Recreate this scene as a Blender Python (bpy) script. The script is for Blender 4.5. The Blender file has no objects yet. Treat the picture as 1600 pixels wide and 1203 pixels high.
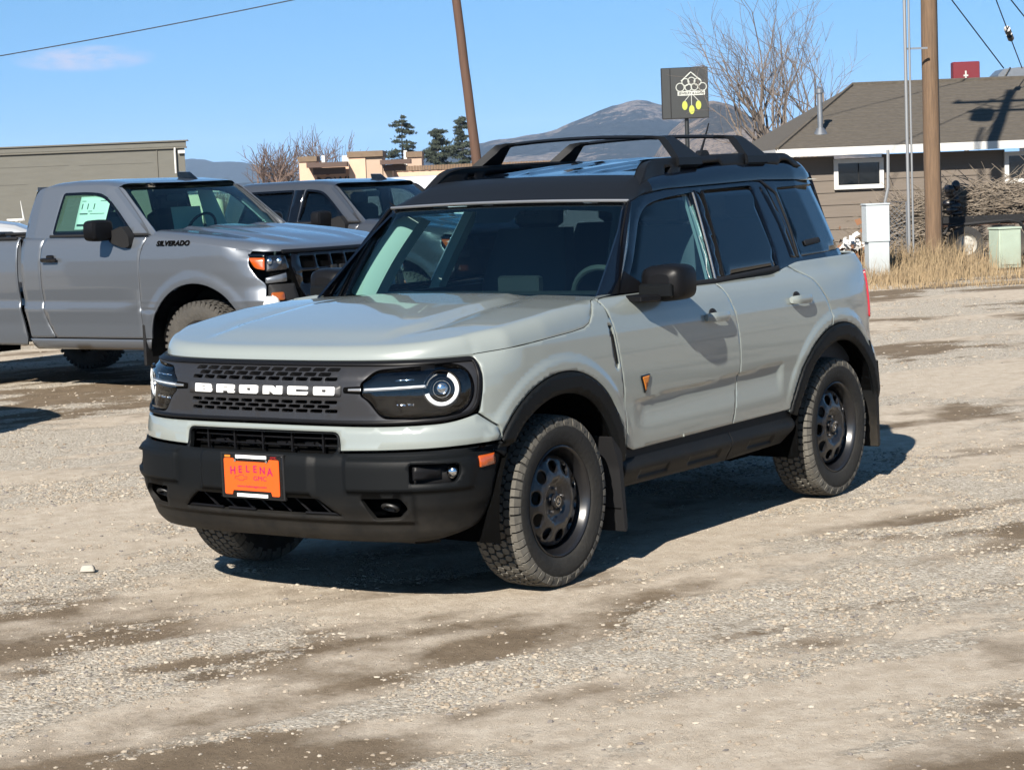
import bpy, bmesh, math, random
import numpy as np
from mathutils import Vector, Matrix
from mathutils.geometry import delaunay_2d_cdt
from math import radians as RAD, sin, cos, pi, hypot

sc = bpy.context.scene
COL = sc.collection
rng = np.random.default_rng(7)
random.seed(7)

# ------------------------------------------------------------------ camera
FPX, YAW, PIT, ROL = 3289.36, RAD(214.499), RAD(-5.529), RAD(-2.262)
CAM = np.array([7.364, 5.738, 1.719])
fw = Vector((cos(YAW)*cos(PIT), sin(YAW)*cos(PIT), sin(PIT)))
r0 = fw.cross(Vector((0, 0, 1))).normalized()
u0 = r0.cross(fw)
rr = r0*cos(ROL)+u0*sin(ROL)
uu = rr.cross(fw)
cd = bpy.data.cameras.new('camera')
cam = bpy.data.objects.new('camera', cd)
COL.objects.link(cam)
cam.matrix_world = Matrix(((rr.x, uu.x, -fw.x, CAM[0]), (rr.y, uu.y, -fw.y, CAM[1]), (rr.z, uu.z, -fw.z, CAM[2]), (0, 0, 0, 1)))
cd.sensor_fit = 'HORIZONTAL'
cd.sensor_width = 36
cd.lens = 36*FPX/1600
cd.clip_start = .1
cd.clip_end = 20000
sc.camera = cam

# ------------------------------------------------------------------ light
SUN_EL = math.atan2(1, hypot(1.41, .38))
SUN_AZ = math.atan2(.38, 1.41)            # direction towards the sun, from +X towards +Y
w = bpy.data.worlds.new('World')
sc.world = w
w.use_nodes = True
nt = w.node_tree
bg = nt.nodes['Background']
sky = nt.nodes.new('ShaderNodeTexSky')
sky.sky_type = 'NISHITA'
sky.sun_disc = False
sky.sun_elevation = SUN_EL
sky.sun_rotation = pi/2-SUN_AZ
sky.altitude = 1200
sky.air_density = .85
sky.dust_density = .25
sky.ozone_density = 1.0
# clear dry mountain air: the sky a little above the true horizon is taken down to it
tcw = nt.nodes.new('ShaderNodeTexCoord')
vm = nt.nodes.new('ShaderNodeVectorMath')
vm.operation = 'MULTIPLY_ADD'
vm.inputs[1].default_value = (1, 1, .80)
vm.inputs[2].default_value = (0, 0, .17)
nt.links.new(tcw.outputs['Generated'], vm.inputs[0])
vn = nt.nodes.new('ShaderNodeVectorMath')
vn.operation = 'NORMALIZE'
nt.links.new(vm.outputs[0], vn.inputs[0])
nt.links.new(vn.outputs[0], sky.inputs[0])
wb = nt.nodes.new('ShaderNodeMix')          # the phone's cool white balance for the sky
wb.data_type = 'RGBA'
wb.blend_type = 'MULTIPLY'
wb.inputs[0].default_value = 1
wb.inputs[7].default_value = (.56, .97, 1.10, 1)
nt.links.new(sky.outputs[0], wb.inputs[6])
# one small wisp of cloud low in the sky on the left
CD = rr*((130-800)/FPX)+uu*(-(92-601.5)/FPX)+fw
CD.normalize()
cz_ = Vector((0, 0, 1))
cx_ = CD.cross(cz_).normalized()
cy_ = cx_.cross(CD)
def wdot(v):
    d = nt.nodes.new('ShaderNodeVectorMath')
    d.operation = 'DOT_PRODUCT'
    d.inputs[1].default_value = v
    nt.links.new(tcw.outputs['Generated'], d.inputs[0])
    return d.outputs['Value']
def wmath(op, a, b, cl=False):
    t = nt.nodes.new('ShaderNodeMath')
    t.operation = op
    t.use_clamp = cl
    for i, c in ((0, a), (1, b)):
        if isinstance(c, (int, float)):
            t.inputs[i].default_value = c
        else:
            nt.links.new(c, t.inputs[i])
    return t.outputs[0]
ex_ = wmath('DIVIDE', wdot(cx_), .034)
ey_ = wmath('DIVIDE', wdot(cy_), .0065)
rr2 = wmath('ADD', wmath('MULTIPLY', ex_, ex_), wmath('MULTIPLY', ey_, ey_))
fall = wmath('SUBTRACT', 1., rr2, True)
infront = wmath('GREATER_THAN', wdot(CD), 0.)
mpw = nt.nodes.new('ShaderNodeMapping')
mpw.inputs['Scale'].default_value = (70, 70, 260)
nt.links.new(tcw.outputs['Generated'], mpw.inputs[0])
nz = nt.nodes.new('ShaderNodeTexNoise')
nz.inputs['Scale'].default_value = 1
nz.inputs['Detail'].default_value = 6
nt.links.new(mpw.outputs[0], nz.inputs['Vector'])
cm_ = wmath('MULTIPLY', wmath('MULTIPLY', wmath('MULTIPLY', fall, infront), wmath('SUBTRACT', nz.outputs[0], .28, True)), 3.6, True)
cl_ = nt.nodes.new('ShaderNodeMix')
cl_.data_type = 'RGBA'
nt.links.new(cm_, cl_.inputs[0])
nt.links.new(wb.outputs[2], cl_.inputs[6])
cl_.inputs[7].default_value = (3.9, 4.3, 5.8, 1)
nt.links.new(cl_.outputs[2], bg.inputs[0])
bg.inputs[1].default_value = .055
sd = bpy.data.lights.new('sun', 'SUN')
sd.energy = 5.0
sd.angle = RAD(.5)
sd.color = (1, .93, .83)
sun = bpy.data.objects.new('sun', sd)
COL.objects.link(sun)
sun.rotation_euler = (Vector((cos(SUN_AZ)*cos(SUN_EL), sin(SUN_AZ)*cos(SUN_EL), sin(SUN_EL)))).to_track_quat('Z', 'Y').to_euler()
sun.location = (10, 5, 20)
sc.view_settings.view_transform = 'Standard'
sc.view_settings.look = 'None'
sc.view_settings.exposure = 1.42
sc.view_settings.gamma = 1
sc.view_settings.use_curve_mapping = False
sc.render.engine = 'CYCLES'
sc.cycles.max_bounces = 8
sc.cycles.diffuse_bounces = 3
sc.cycles.glossy_bounces = 3
sc.cycles.transparent_max_bounces = 16
sc.cycles.transmission_bounces = 4
sc.cycles.volume_bounces = 0
sc.cycles.sample_clamp_indirect = 6
sc.cycles.caustics_reflective = False
sc.cycles.caustics_refractive = False
sc.cycles.use_denoising = True

# ------------------------------------------------------------------ materials
MATS = {}
ALB = .63      # scale of the albedo table below for the chosen exposure
def mat(name, col, rough=.5, metal=0., coat=0., spec=.5, var=0., vscale=20., bump=0., bscale=80., col2=None, dirt=None, emit=None, aniso=None, coatr=.03, stretch=None, flake=0.):
    """principled material; var = noise variation of the colour, col2 = second colour, dirt = (colour, z top, amount) dust that gathers low down"""
    if metal < .9:
        col = tuple(c*ALB for c in col)
        col2 = tuple(c*ALB for c in col2) if col2 else None
        dirt = (tuple(c*ALB for c in dirt[0]), dirt[1], dirt[2]) if dirt else None
    m = bpy.data.materials.new(name)
    m.use_nodes = True
    n = m.node_tree.nodes
    L = m.node_tree.links
    b = n['Principled BSDF']
    b.inputs['Roughness'].default_value = rough
    b.inputs['Metallic'].default_value = metal
    b.inputs['Coat Weight'].default_value = coat
    b.inputs['Coat Roughness'].default_value = coatr
    b.inputs['Specular IOR Level'].default_value = spec
    b.inputs['Base Color'].default_value = (*col, 1)
    tc = n.new('ShaderNodeTexCoord')
    src = tc.outputs['Object']
    if stretch:
        mp = n.new('ShaderNodeMapping')
        mp.inputs['Scale'].default_value = stretch
        L.new(src, mp.inputs[0])
        src = mp.outputs[0]
    out = None
    if var or col2:
        t = n.new('ShaderNodeTexNoise')
        t.inputs['Scale'].default_value = vscale
        t.inputs['Detail'].default_value = 6
        t.inputs['Roughness'].default_value = .65
        L.new(src, t.inputs['Vector'])
        cr = n.new('ShaderNodeMapRange')
        cr.inputs[1].default_value = .3
        cr.inputs[2].default_value = .7
        L.new(t.outputs[0], cr.inputs[0])
        mx = n.new('ShaderNodeMix')
        mx.data_type = 'RGBA'
        L.new(cr.outputs[0], mx.inputs[0])
        c2 = col2 or tuple(min(1, c*(1+var)) for c in col)
        c1 = col if col2 else tuple(c*(1-var) for c in col)
        mx.inputs[6].default_value = (*c1, 1)
        mx.inputs[7].default_value = (*c2, 1)
        out = mx.outputs[2]
    if dirt:
        dc, zt, am = dirt
        g = n.new('ShaderNodeNewGeometry')
        sx = n.new('ShaderNodeSeparateXYZ')
        L.new(g.outputs['Position'], sx.inputs[0])
        mr = n.new('ShaderNodeMapRange')
        mr.inputs[1].default_value = zt
        mr.inputs[2].default_value = .1
        mr.inputs[3].default_value = 0
        mr.inputs[4].default_value = am
        L.new(sx.outputs[2], mr.inputs[0])
        t = n.new('ShaderNodeTexNoise')
        t.inputs['Scale'].default_value = 7
        t.inputs['Detail'].default_value = 8
        t.inputs['Roughness'].default_value = .75
        L.new(g.outputs['Position'], t.inputs['Vector'])
        mr2 = n.new('ShaderNodeMapRange')
        mr2.inputs[1].default_value = .3
        mr2.inputs[2].default_value = .72
        mr2.inputs[3].default_value = .25
        mr2.inputs[4].default_value = 1.5
        L.new(t.outputs[0], mr2.inputs[0])
        mu = n.new('ShaderNodeMath')
        mu.operation = 'MULTIPLY'
        mu.use_clamp = True
        L.new(mr.outputs[0], mu.inputs[0])
        L.new(mr2.outputs[0], mu.inputs[1])
        mx = n.new('ShaderNodeMix')
        mx.data_type = 'RGBA'
        L.new(mu.outputs[0], mx.inputs[0])
        if out:
            L.new(out, mx.inputs[6])
        else:
            mx.inputs[6].default_value = (*col, 1)
        mx.inputs[7].default_value = (*dc, 1)
        out = mx.outputs[2]
        rm = n.new('ShaderNodeMapRange')
        rm.inputs[3].default_value = rough
        rm.inputs[4].default_value = max(rough, .8)
        L.new(mu.outputs[0], rm.inputs[0])
        L.new(rm.outputs[0], b.inputs['Roughness'])
        if coat:
            cm = n.new('ShaderNodeMapRange')
            cm.inputs[3].default_value = coat
            cm.inputs[4].default_value = coat*.3
            L.new(mu.outputs[0], cm.inputs[0])
            L.new(cm.outputs[0], b.inputs['Coat Weight'])
    if out:
        L.new(out, b.inputs['Base Color'])
    if bump:
        t = n.new('ShaderNodeTexNoise')
        t.inputs['Scale'].default_value = bscale
        t.inputs['Detail'].default_value = 4
        L.new(src, t.inputs['Vector'])
        bp = n.new('ShaderNodeBump')
        bp.inputs['Strength'].default_value = bump
        bp.inputs['Distance'].default_value = .01
        L.new(t.outputs[0], bp.inputs['Height'])
        L.new(bp.outputs[0], b.inputs['Normal'])
    if emit:
        b.inputs['Emission Color'].default_value = (*emit[0], 1)
        b.inputs['Emission Strength'].default_value = emit[1]
    MATS[name] = m
    return m

def glass(name, tint, ior=1.5, rough=.0, haze=None):
    m = bpy.data.materials.new(name)
    m.use_nodes = True
    n = m.node_tree.nodes
    L = m.node_tree.links
    n.remove(n['Principled BSDF'])
    o = n['Material Output']
    tr = n.new('ShaderNodeBsdfTransparent')
    tr.inputs[0].default_value = (*tint, 1)
    gl = n.new('ShaderNodeBsdfGlossy')
    gl.inputs['Roughness'].default_value = rough
    gl.inputs[0].default_value = (1, 1, 1, 1)
    fr = n.new('ShaderNodeFresnel')
    fr.inputs[0].default_value = ior
    g = n.new('ShaderNodeNewGeometry')
    # both faces of a thin sheet reflect as from air
    mxs = n.new('ShaderNodeMixShader')
    lw = n.new('ShaderNodeLayerWeight')
    lw.inputs[0].default_value = .5
    pw = n.new('ShaderNodeMath')
    pw.operation = 'POWER'
    pw.inputs[1].default_value = 4.5
    L.new(lw.outputs['Facing'], pw.inputs[0])
    mr = n.new('ShaderNodeMapRange')
    f0 = ((ior-1)/(ior+1))**2*1.35
    mr.inputs[3].default_value = f0
    mr.inputs[4].default_value = 1
    L.new(pw.outputs[0], mr.inputs[0])
    L.new(mr.outputs[0], mxs.inputs[0])
    L.new(tr.outputs[0], mxs.inputs[1])
    L.new(gl.outputs[0], mxs.inputs[2])
    n.remove(fr)
    n.remove(g)
    last = mxs
    if haze:
        df = n.new('ShaderNodeBsdfDiffuse')
        df.inputs[0].default_value = (*haze[0], 1)
        m2 = n.new('ShaderNodeMixShader')
        m2.inputs[0].default_value = haze[1]
        L.new(mxs.outputs[0], m2.inputs[1])
        L.new(df.outputs[0], m2.inputs[2])
        last = m2
    L.new(last.outputs[0], o.inputs[0])
    MATS[name] = m
    return m

DUST = (.30, .25, .19)
mat('paint', (.262, .293, .279), .35, 0, 1, dirt=(DUST, .62, .55), var=.015, vscale=3)
mat('black_paint', (.004, .007, .014), .3, 0, 1, coatr=.04, spec=0)
mat('gloss_black', (.003, .003, .004), .15, 0, 1, spec=0)
mat('plastic', (.006, .007, .008), .5, spec=.10, bump=.12, bscale=400, dirt=(DUST, .52, .16))
mat('plastic_dark', (.010, .010, .011), .7, spec=.25)
mat('plastic_satin', (.006, .006, .007), .42, spec=.14)
mat('rack_black', (.009, .010, .012), .45, spec=.14)
mat('grille_metal', (.048, .048, .052), .36, .5)
mat('grille_recess', (.022, .022, .024), .5)
mat('deep', (.004, .004, .004), .9, spec=0)
mat('white_letter', (1.2, 1.2, 1.18), .35, coat=.3)
mat('chrome', (.62, .64, .66), .12, 1)
mat('silver_trim', (.55, .55, .55), .3, .8)
mat('lamp_white', (1.2, 1.22, 1.22), .2, coat=1)
mat('lamp_house', (.004, .004, .006), .45)
mat('amber', (.50, .085, .01), .25, coat=1)
mat('red_lens', (.45, .01, .012), .2, coat=1)
mat('rubber', (.012, .012, .012), .75, spec=.2, dirt=((.13, .12, .10), 1.1, .16), bump=.3, bscale=60)
mat('tread_rubber', (.075, .07, .06), .85, spec=.2, var=.25, vscale=60, dirt=((.22, .205, .175), .9, .6))
mat('rim_black', (.018, .018, .020), .30, .3, .3)
mat('steel_dark', (.06, .06, .06), .5, .8)
mat('lug', (.25, .25, .26), .3, 1)
mat('interior_dark', (.020, .024, .030), .6)
mat('interior_pale', (.80, .84, .78), .8)
mat('interior_mid', (.05, .06, .065), .7)
mat('plate_orange', (.80, .10, .005), .45)
mat('plate_text', (.35, .0, .09), .5)
mat('badge_orange', (.62, .20, .02), .4)
glass('windshield_glass', (.46, .64, .62))
glass('side_glass', (.42, .62, .66))
glass('privacy_glass', (.06, .075, .09))
glass('lamp_glass', (.93, .95, .97))

# ------------------------------------------------------------------ geometry helpers
def link(name, me, m=None, parent=None, **tags):
    if m is not None:
        me.materials.append(MATS[m] if isinstance(m, str) else m)
    o = bpy.data.objects.new(name, me)
    COL.objects.link(o)
    if parent is not None:
        o.parent = parent
    for k, v in tags.items():
        o[k] = v
    return o

def thing(name, label, cat, loc=(0, 0, 0), rot=0, group=None):
    o = bpy.data.objects.new(name, None)
    COL.objects.link(o)
    o.empty_display_size = .2
    o.location = loc
    o.rotation_euler = (0, 0, rot)
    o['label'] = label
    o['category'] = cat
    if group:
        o['group'] = group
    return o

def tag(o, label, cat, group=None):
    o['label'] = label
    o['category'] = cat
    if group:
        o['group'] = group
    return o

def frame(axis):
    a = np.array(axis, float)
    a /= np.linalg.norm(a)
    h = np.array([0, 0, 1.]) if abs(a[2]) < .9 else np.array([1., 0, 0])
    u = np.cross(h, a)
    u /= np.linalg.norm(u)
    return u, np.cross(a, u), a

class G:
    """collects vertices and faces of one mesh"""
    def __init__(s):
        s.v = []
        s.f = []
    def add(s, V, F):
        k = len(s.v)
        s.v += [tuple(map(float, p)) for p in V]
        s.f += [tuple(int(i)+k for i in f) for f in F]
        return s
    def box(s, c, d, rz=0, ch=0, taper=(1, 1), M=None):
        x, y, z = [t/2 for t in d]
        if ch:
            P = []
            for sz, t in ((-1, (1, 1)), (1, taper)):
                for dz, k in ((0, 1), (1, 0)) if sz < 0 else ((1, 0), (0, 1)):
                    zz = sz*(z-(0 if k else ch)) if k else sz*(z-ch)
                    ins = ch if k else 0
                    X, Y = (x-ins)*t[0], (y-ins)*t[1]
                    cx, cy = ch*.7, ch*.7
                    P.append([(X-cx, -Y), (X, -Y+cy), (X, Y-cy), (X-cx, Y), (-X+cx, Y), (-X, Y-cy), (-X, -Y+cy), (-X+cx, -Y)])
                    P[-1] = [(a, b, zz) for a, b in P[-1]]
            V = [q for r in P for q in r]
            F = [tuple(range(7, -1, -1)), tuple(range(24, 32))]
            for r in range(3):
                for i in range(8):
                    j = (i+1) % 8
                    F.append((r*8+i, r*8+j, r*8+8+j, r*8+8+i))
        else:
            tx, ty = taper
            V = [(-x, -y, -z), (x, -y, -z), (x, y, -z), (-x, y, -z), (-x*tx, -y*ty, z), (x*tx, -y*ty, z), (x*tx, y*ty, z), (-x*tx, y*ty, z)]
            F = [(3, 2, 1, 0), (4, 5, 6, 7), (0, 1, 5, 4), (1, 2, 6, 5), (2, 3, 7, 6), (3, 0, 4, 7)]
        V = np.array(V)
        if rz:
            cc, ss = cos(rz), sin(rz)
            V = V @ np.array([[cc, ss, 0], [-ss, cc, 0], [0, 0, 1]])
        if M is not None:
            V = V @ np.array(M).T
        return s.add(V+np.array(c), F)
    def cyl(s, a, b, r, r2=None, n=16, caps=True):
        r2 = r if r2 is None else r2
        a, b = np.array(a, float), np.array(b, float)
        u, v, w_ = frame(b-a)
        t = np.linspace(0, 2*pi, n, endpoint=False)
        c = np.outer(np.cos(t), u)+np.outer(np.sin(t), v)
        V = np.vstack([a+c*r, b+c*r2])
        F = [(i, (i+1) % n, n+(i+1) % n, n+i) for i in range(n)]
        if caps:
            F += [tuple(range(n-1, -1, -1)), tuple(range(n, 2*n))]
        return s.add(V, F)
    def tube(s, P, r, n=8, caps=True, sq=None):
        P = np.array(P, float)
        m = len(P)
        r = np.broadcast_to(np.array(r, float), (m,))
        T = np.gradient(P, axis=0)
        u, v, w_ = frame(T[0])
        V = []
        for i in range(m):
            a = T[i]/np.linalg.norm(T[i])
            u = u-a*(u@a)
            u /= np.linalg.norm(u)
            v = np.cross(a, u)
            t = np.linspace(0, 2*pi, n, endpoint=False)
            cu, cv = np.cos(t), np.sin(t)
            V.append(P[i]+r[i]*(np.outer(cu, u)+np.outer(cv, v)))
        V = np.vstack(V)
        F = [(k*n+i, k*n+(i+1) % n, (k+1)*n+(i+1) % n, (k+1)*n+i) for k in range(m-1) for i in range(n)]
        if caps:
            F += [tuple(range(n-1, -1, -1)), tuple(range((m-1)*n, m*n))]
        return s.add(V, F)
    def grid(s, P, close=False):
        P = np.array(P, float)
        a, b = P.shape[:2]
        F = []
        for i in range(a-1):
            for j in range(b-1 if not close else b):
                jj = (j+1) % b
                F.append((i*b+j, i*b+jj, (i+1)*b+jj, (i+1)*b+j))
        return s.add(P.reshape(-1, 3), F)
    def lathe(s, prof, n=48, c=(0, 0, 0), ax='y'):
        """prof: list of (along, radius)"""
        t = np.linspace(0, 2*pi, n, endpoint=False)
        R = []
        for a, r in prof:
            if ax == 'y':
                R.append(np.stack([r*np.cos(t)+c[0], np.full(n, a+c[1]), r*np.sin(t)+c[2]], 1))
            elif ax == 'z':
                R.append(np.stack([r*np.cos(t)+c[0], r*np.sin(t)+c[1], np.full(n, a+c[2])], 1))
            else:
                R.append(np.stack([np.full(n, a+c[0]), r*np.cos(t)+c[1], r*np.sin(t)+c[2]], 1))
        return s.grid(R, close=True)
    def prism(s, poly, f0, f1):
        """poly 2D extruded between two mappings f(u,v)->3D (ear clip by ngon)"""
        n = len(poly)
        V = [f0(*p) for p in poly]+[f1(*p) for p in poly]
        F = [tuple(range(n-1, -1, -1)), tuple(range(n, 2*n))]+[(i, (i+1) % n, n+(i+1) % n, n+i) for i in range(n)]
        return s.add(V, F)
    def ell(s, c, r, n=10, m=14):
        V = []
        for i in range(n+1):
            a = pi*i/n
            V.append([(c[0]+r[0]*sin(a)*cos(b), c[1]+r[1]*sin(a)*sin(b), c[2]+r[2]*cos(a)) for b in np.linspace(0, 2*pi, m, endpoint=False)])
        return s.grid(V, close=True)
    def mesh(s, name, smooth=True, ang=35, fix=True):
        me = bpy.data.meshes.new(name)
        me.from_pydata(s.v, [], s.f)
        if fix:
            bm = bmesh.new()
            bm.from_mesh(me)
            bmesh.ops.recalc_face_normals(bm, faces=bm.faces)
            bm.to_mesh(me)
            bm.free()
        if smooth:
            me.shade_smooth()
            me.set_sharp_from_angle(angle=RAD(ang))
        me.update()
        return me
    def obj(s, name, m, parent=None, smooth=True, ang=35, fix=True, **tags):
        return link(name, s.mesh(name, smooth, ang, fix), m, parent, **tags)

def fil(P, r=.02, n=5):
    """closed 2D polygon with rounded corners; a point may carry its own radius"""
    P = [tuple(p) for p in P]
    out = []
    N = len(P)
    for i in range(N):
        p = np.array(P[i][:2], float)
        rad = P[i][2] if len(P[i]) > 2 else r
        a = np.array(P[i-1][:2], float)-p
        b = np.array(P[(i+1) % N][:2], float)-p
        la, lb = np.linalg.norm(a), np.linalg.norm(b)
        k = min(rad, la*.48, lb*.48)
        if k < 1e-5:
            out.append(p)
            continue
        A, B = p+a/la*k, p+b/lb*k
        for t in np.linspace(0, 1, n):
            out.append((1-t)**2*A+2*t*(1-t)*p+t*t*B)
    return np.array(out)

def resamp(P, h):
    P = np.asarray(P, float)
    out = []
    N = len(P)
    for i in range(N):
        a, b = P[i], P[(i+1) % N]
        d = np.linalg.norm(b-a)
        if d < 1e-7:
            continue
        k = max(1, int(math.ceil(d/h)))
        for j in range(k):
            out.append(a+(b-a)*j/k)
    return np.array(out)

def inset(P, g):
    P = np.asarray(P, float)
    a = P-np.roll(P, 1, 0)
    b = np.roll(P, -1, 0)-P
    A = .5*np.sum(P[:, 0]*np.roll(P[:, 1], -1)-np.roll(P[:, 0], -1)*P[:, 1])
    sg = 1 if A > 0 else -1
    na = np.stack([-a[:, 1], a[:, 0]], 1)/(np.linalg.norm(a, axis=1)[:, None]+1e-12)
    nb = np.stack([-b[:, 1], b[:, 0]], 1)/(np.linalg.norm(b, axis=1)[:, None]+1e-12)
    n_ = na+nb
    n_ /= (np.linalg.norm(n_, axis=1)[:, None]+1e-12)
    k = np.clip(1/np.maximum(np.sum(n_*na, 1), .4), 1, 2)
    return P+sg*n_*(g*k)[:, None]

def inside(Q, P):
    x, y = Q[:, 0], Q[:, 1]
    r = np.zeros(len(Q), bool)
    for i in range(len(P)):
        x1, y1 = P[i-1]
        x2, y2 = P[i]
        c = ((y1 > y) != (y2 > y))
        xi = (x2-x1)*(y-y1)/(y2-y1 if y2 != y1 else 1e-12)+x1
        r ^= c & (x < xi)
    return r

def panel(name, poly, surf, m, parent=None, holes=(), depth=.014, h=.035, gap=.0026, push=0., mirror=False, bevel=.7, flip=False, make=True, holeflange=True, **tags):
    """sheet-metal panel: 2D outline in chart coordinates mapped by surf(uv)->xyz, with turned-in edges"""
    loops = [inset(resamp(poly, h), gap)]
    for q in holes:
        loops.append(inset(resamp(q, h), -gap))
    P = []
    E = []
    for l in loops:
        k = len(P)
        P += [tuple(p) for p in l]
        E += [(k+i, k+(i+1) % len(l)) for i in range(len(l))]
    lo = np.min(loops[0], 0)
    hi = np.max(loops[0], 0)
    gx, gy = np.meshgrid(np.arange(lo[0]+h*.5, hi[0], h), np.arange(lo[1]+h*.5, hi[1], h))
    Q = np.stack([gx.ravel(), gy.ravel()], 1)
    ok = inside(Q, loops[0])
    for l in loops[1:]:
        ok &= ~inside(Q, l)
    B = np.array(P)
    Q = Q[ok]
    if len(Q):
        keep = np.ones(len(Q), bool)
        for i in range(0, len(B), 400):
            dd = ((Q[:, None, :]-B[None, i:i+400, :])**2).sum(2).min(1)
            keep &= dd > (h*.45)**2
        Q = Q[keep]
    allp = [Vector(p) for p in P]+[Vector(q) for q in Q]
    vo, eo, fo, ov, oe, of = delaunay_2d_cdt(allp, E, [], 0, 1e-7)
    V2 = np.array([tuple(v) for v in vo])
    F = np.array([tuple(f) for f in fo if len(f) == 3])
    C = V2[F].mean(1)
    ok = inside(C, loops[0])
    for l in loops[1:]:
        ok &= ~inside(C, l)
    F = F[ok]
    e = 1e-3
    S = np.array(surf(V2))
    du = np.array(surf(V2+[e, 0]))-np.array(surf(V2-[e, 0]))
    dv = np.array(surf(V2+[0, e]))-np.array(surf(V2-[0, e]))
    N_ = np.cross(du, dv)
    N_ /= np.linalg.norm(N_, axis=1)[:, None]+1e-12
    if flip:
        N_ = -N_
    S = S+N_*push
    # orient faces to the chart normal
    a = S[F[:, 1]]-S[F[:, 0]]
    b = S[F[:, 2]]-S[F[:, 0]]
    fn = np.cross(a, b)
    bad = np.sum(fn*N_[F[:, 0]], 1) < 0
    F[bad] = F[bad][:, ::-1]
    verts = list(S)
    norms = list(N_)
    faces = [tuple(f) for f in F]
    # map from input index to output
    inmap = {}
    for oi, lst in enumerate(ov):
        for ii in lst:
            inmap[ii] = oi
    k = 0
    for li, l in enumerate(loops):
        idx = [inmap.get(k+i, None) for i in range(len(l))]
        k += len(l)
        if any(i is None for i in idx) or (li and not holeflange):
            continue
        n = len(idx)
        pts = S[idx]
        nn = N_[idx]
        tan = np.roll(pts, -1, 0)-np.roll(pts, 1, 0)
        tan /= np.linalg.norm(tan, axis=1)[:, None]+1e-12
        outd = np.cross(tan, nn)
        A = .5*np.sum(l[:, 0]*np.roll(l[:, 1], -1)-np.roll(l[:, 0], -1)*l[:, 1])
        if (A < 0) != bool(flip):
            outd = -outd
        if li:
            outd = -outd
            # holes: outward from the material points into the hole
        for j, i in enumerate(idx):
            q = nn[j]+bevel*outd[j]
            norms[i] = q/np.linalg.norm(q)
        b0 = len(verts)
        verts += list(pts)
        norms += list(outd)
        b1 = len(verts)
        verts += list(pts-nn*depth+outd*0)
        norms += list(outd)
        for j in range(n):
            j2 = (j+1) % n
            f = (b0+j, b0+j2, b1+j2, b1+j)
            q = np.cross(verts[f[1]]-verts[f[0]], verts[f[2]]-verts[f[0]])
            if q@outd[j] < 0:
                f = f[::-1]
            faces.append(f)
    verts = np.array(verts)
    norms = np.array(norms)
    if mirror:
        verts = verts*[1, -1, 1]
        norms = norms*[1, -1, 1]
        faces = [f[::-1] for f in faces]
    me = bpy.data.meshes.new(name)
    me.from_pydata([tuple(v) for v in verts], [], faces)
    me.shade_smooth()
    me.update()
    me.normals_split_custom_set_from_vertices([tuple(v) for v in norms])
    if not make:
        return me
    return link(name, me, m, parent, **tags)

def sides(name, poly, surf, m, parent, both=True, **kw):
    """the same panel on the left and, mirrored, on the right"""
    o = [panel(name, poly, surf, m, parent, **kw)]
    if both:
        o.append(panel(name, poly, surf, m, parent, mirror=True, **kw))
    return o

def mirr(o, name=None):
    """mirrored copy (y -> -y) of a part"""
    me = o.data.copy()
    n = len(me.vertices)
    co = np.empty(n*3)
    me.vertices.foreach_get('co', co)
    co = co.reshape(-1, 3)
    co[:, 1] *= -1
    me.vertices.foreach_set('co', co.ravel())
    me.flip_normals()
    me.update()
    c = bpy.data.objects.new(name or o.name.split('.')[0], me)
    COL.objects.link(c)
    c.parent = o.parent
    for k in o.keys():
        c[k] = o[k]
    return c

def copy_tree(o, parent=None):
    c = o.copy()
    COL.objects.link(c)
    if parent is not None:
        c.parent = parent
    for ch in list(o.children):
        copy_tree(ch, c)
    return c

def text_mesh(s, size=1., extrude=.0, shear=0., space=1., bold=0.):
    cu = bpy.data.curves.new('t', 'FONT')
    cu.body = s
    cu.size = size
    cu.extrude = extrude
    cu.shear = shear
    cu.offset = bold
    cu.space_character = space
    cu.align_x = 'CENTER'
    cu.align_y = 'CENTER'
    o = bpy.data.objects.new('t', cu)
    COL.objects.link(o)
    dg = bpy.context.evaluated_depsgraph_get()
    me = bpy.data.meshes.new_from_object(o.evaluated_get(dg))
    bpy.data.objects.remove(o)
    bpy.data.curves.remove(cu)
    n = len(me.vertices)
    co = np.empty(n*3)
    me.vertices.foreach_get('co', co)
    me.materials.clear()
    return me, co.reshape(-1, 3)

def set_co(me, co):
    me.vertices.foreach_set('co', np.asarray(co, float).ravel())
    me.update()

def crom(P, n=24):
    P = np.array(P, float)
    Q = np.vstack([2*P[0]-P[1], P, 2*P[-1]-P[-2]])
    out = []
    for i in range(1, len(Q)-2):
        t = np.linspace(0, 1, n, endpoint=False)[:, None]
        a, b, c, d = Q[i-1], Q[i], Q[i+1], Q[i+2]
        out.append(.5*((2*b)+(c-a)*t+(2*a-5*b+4*c-d)*t**2+(3*b-a-3*c+d)*t**3))
    out.append(P[-1:])
    return np.vstack(out)

def sm(a, b, x):
    t = np.clip((np.asarray(x, float)-a)/(b-a), 0, 1)
    return t*t*(3-2*t)

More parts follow.
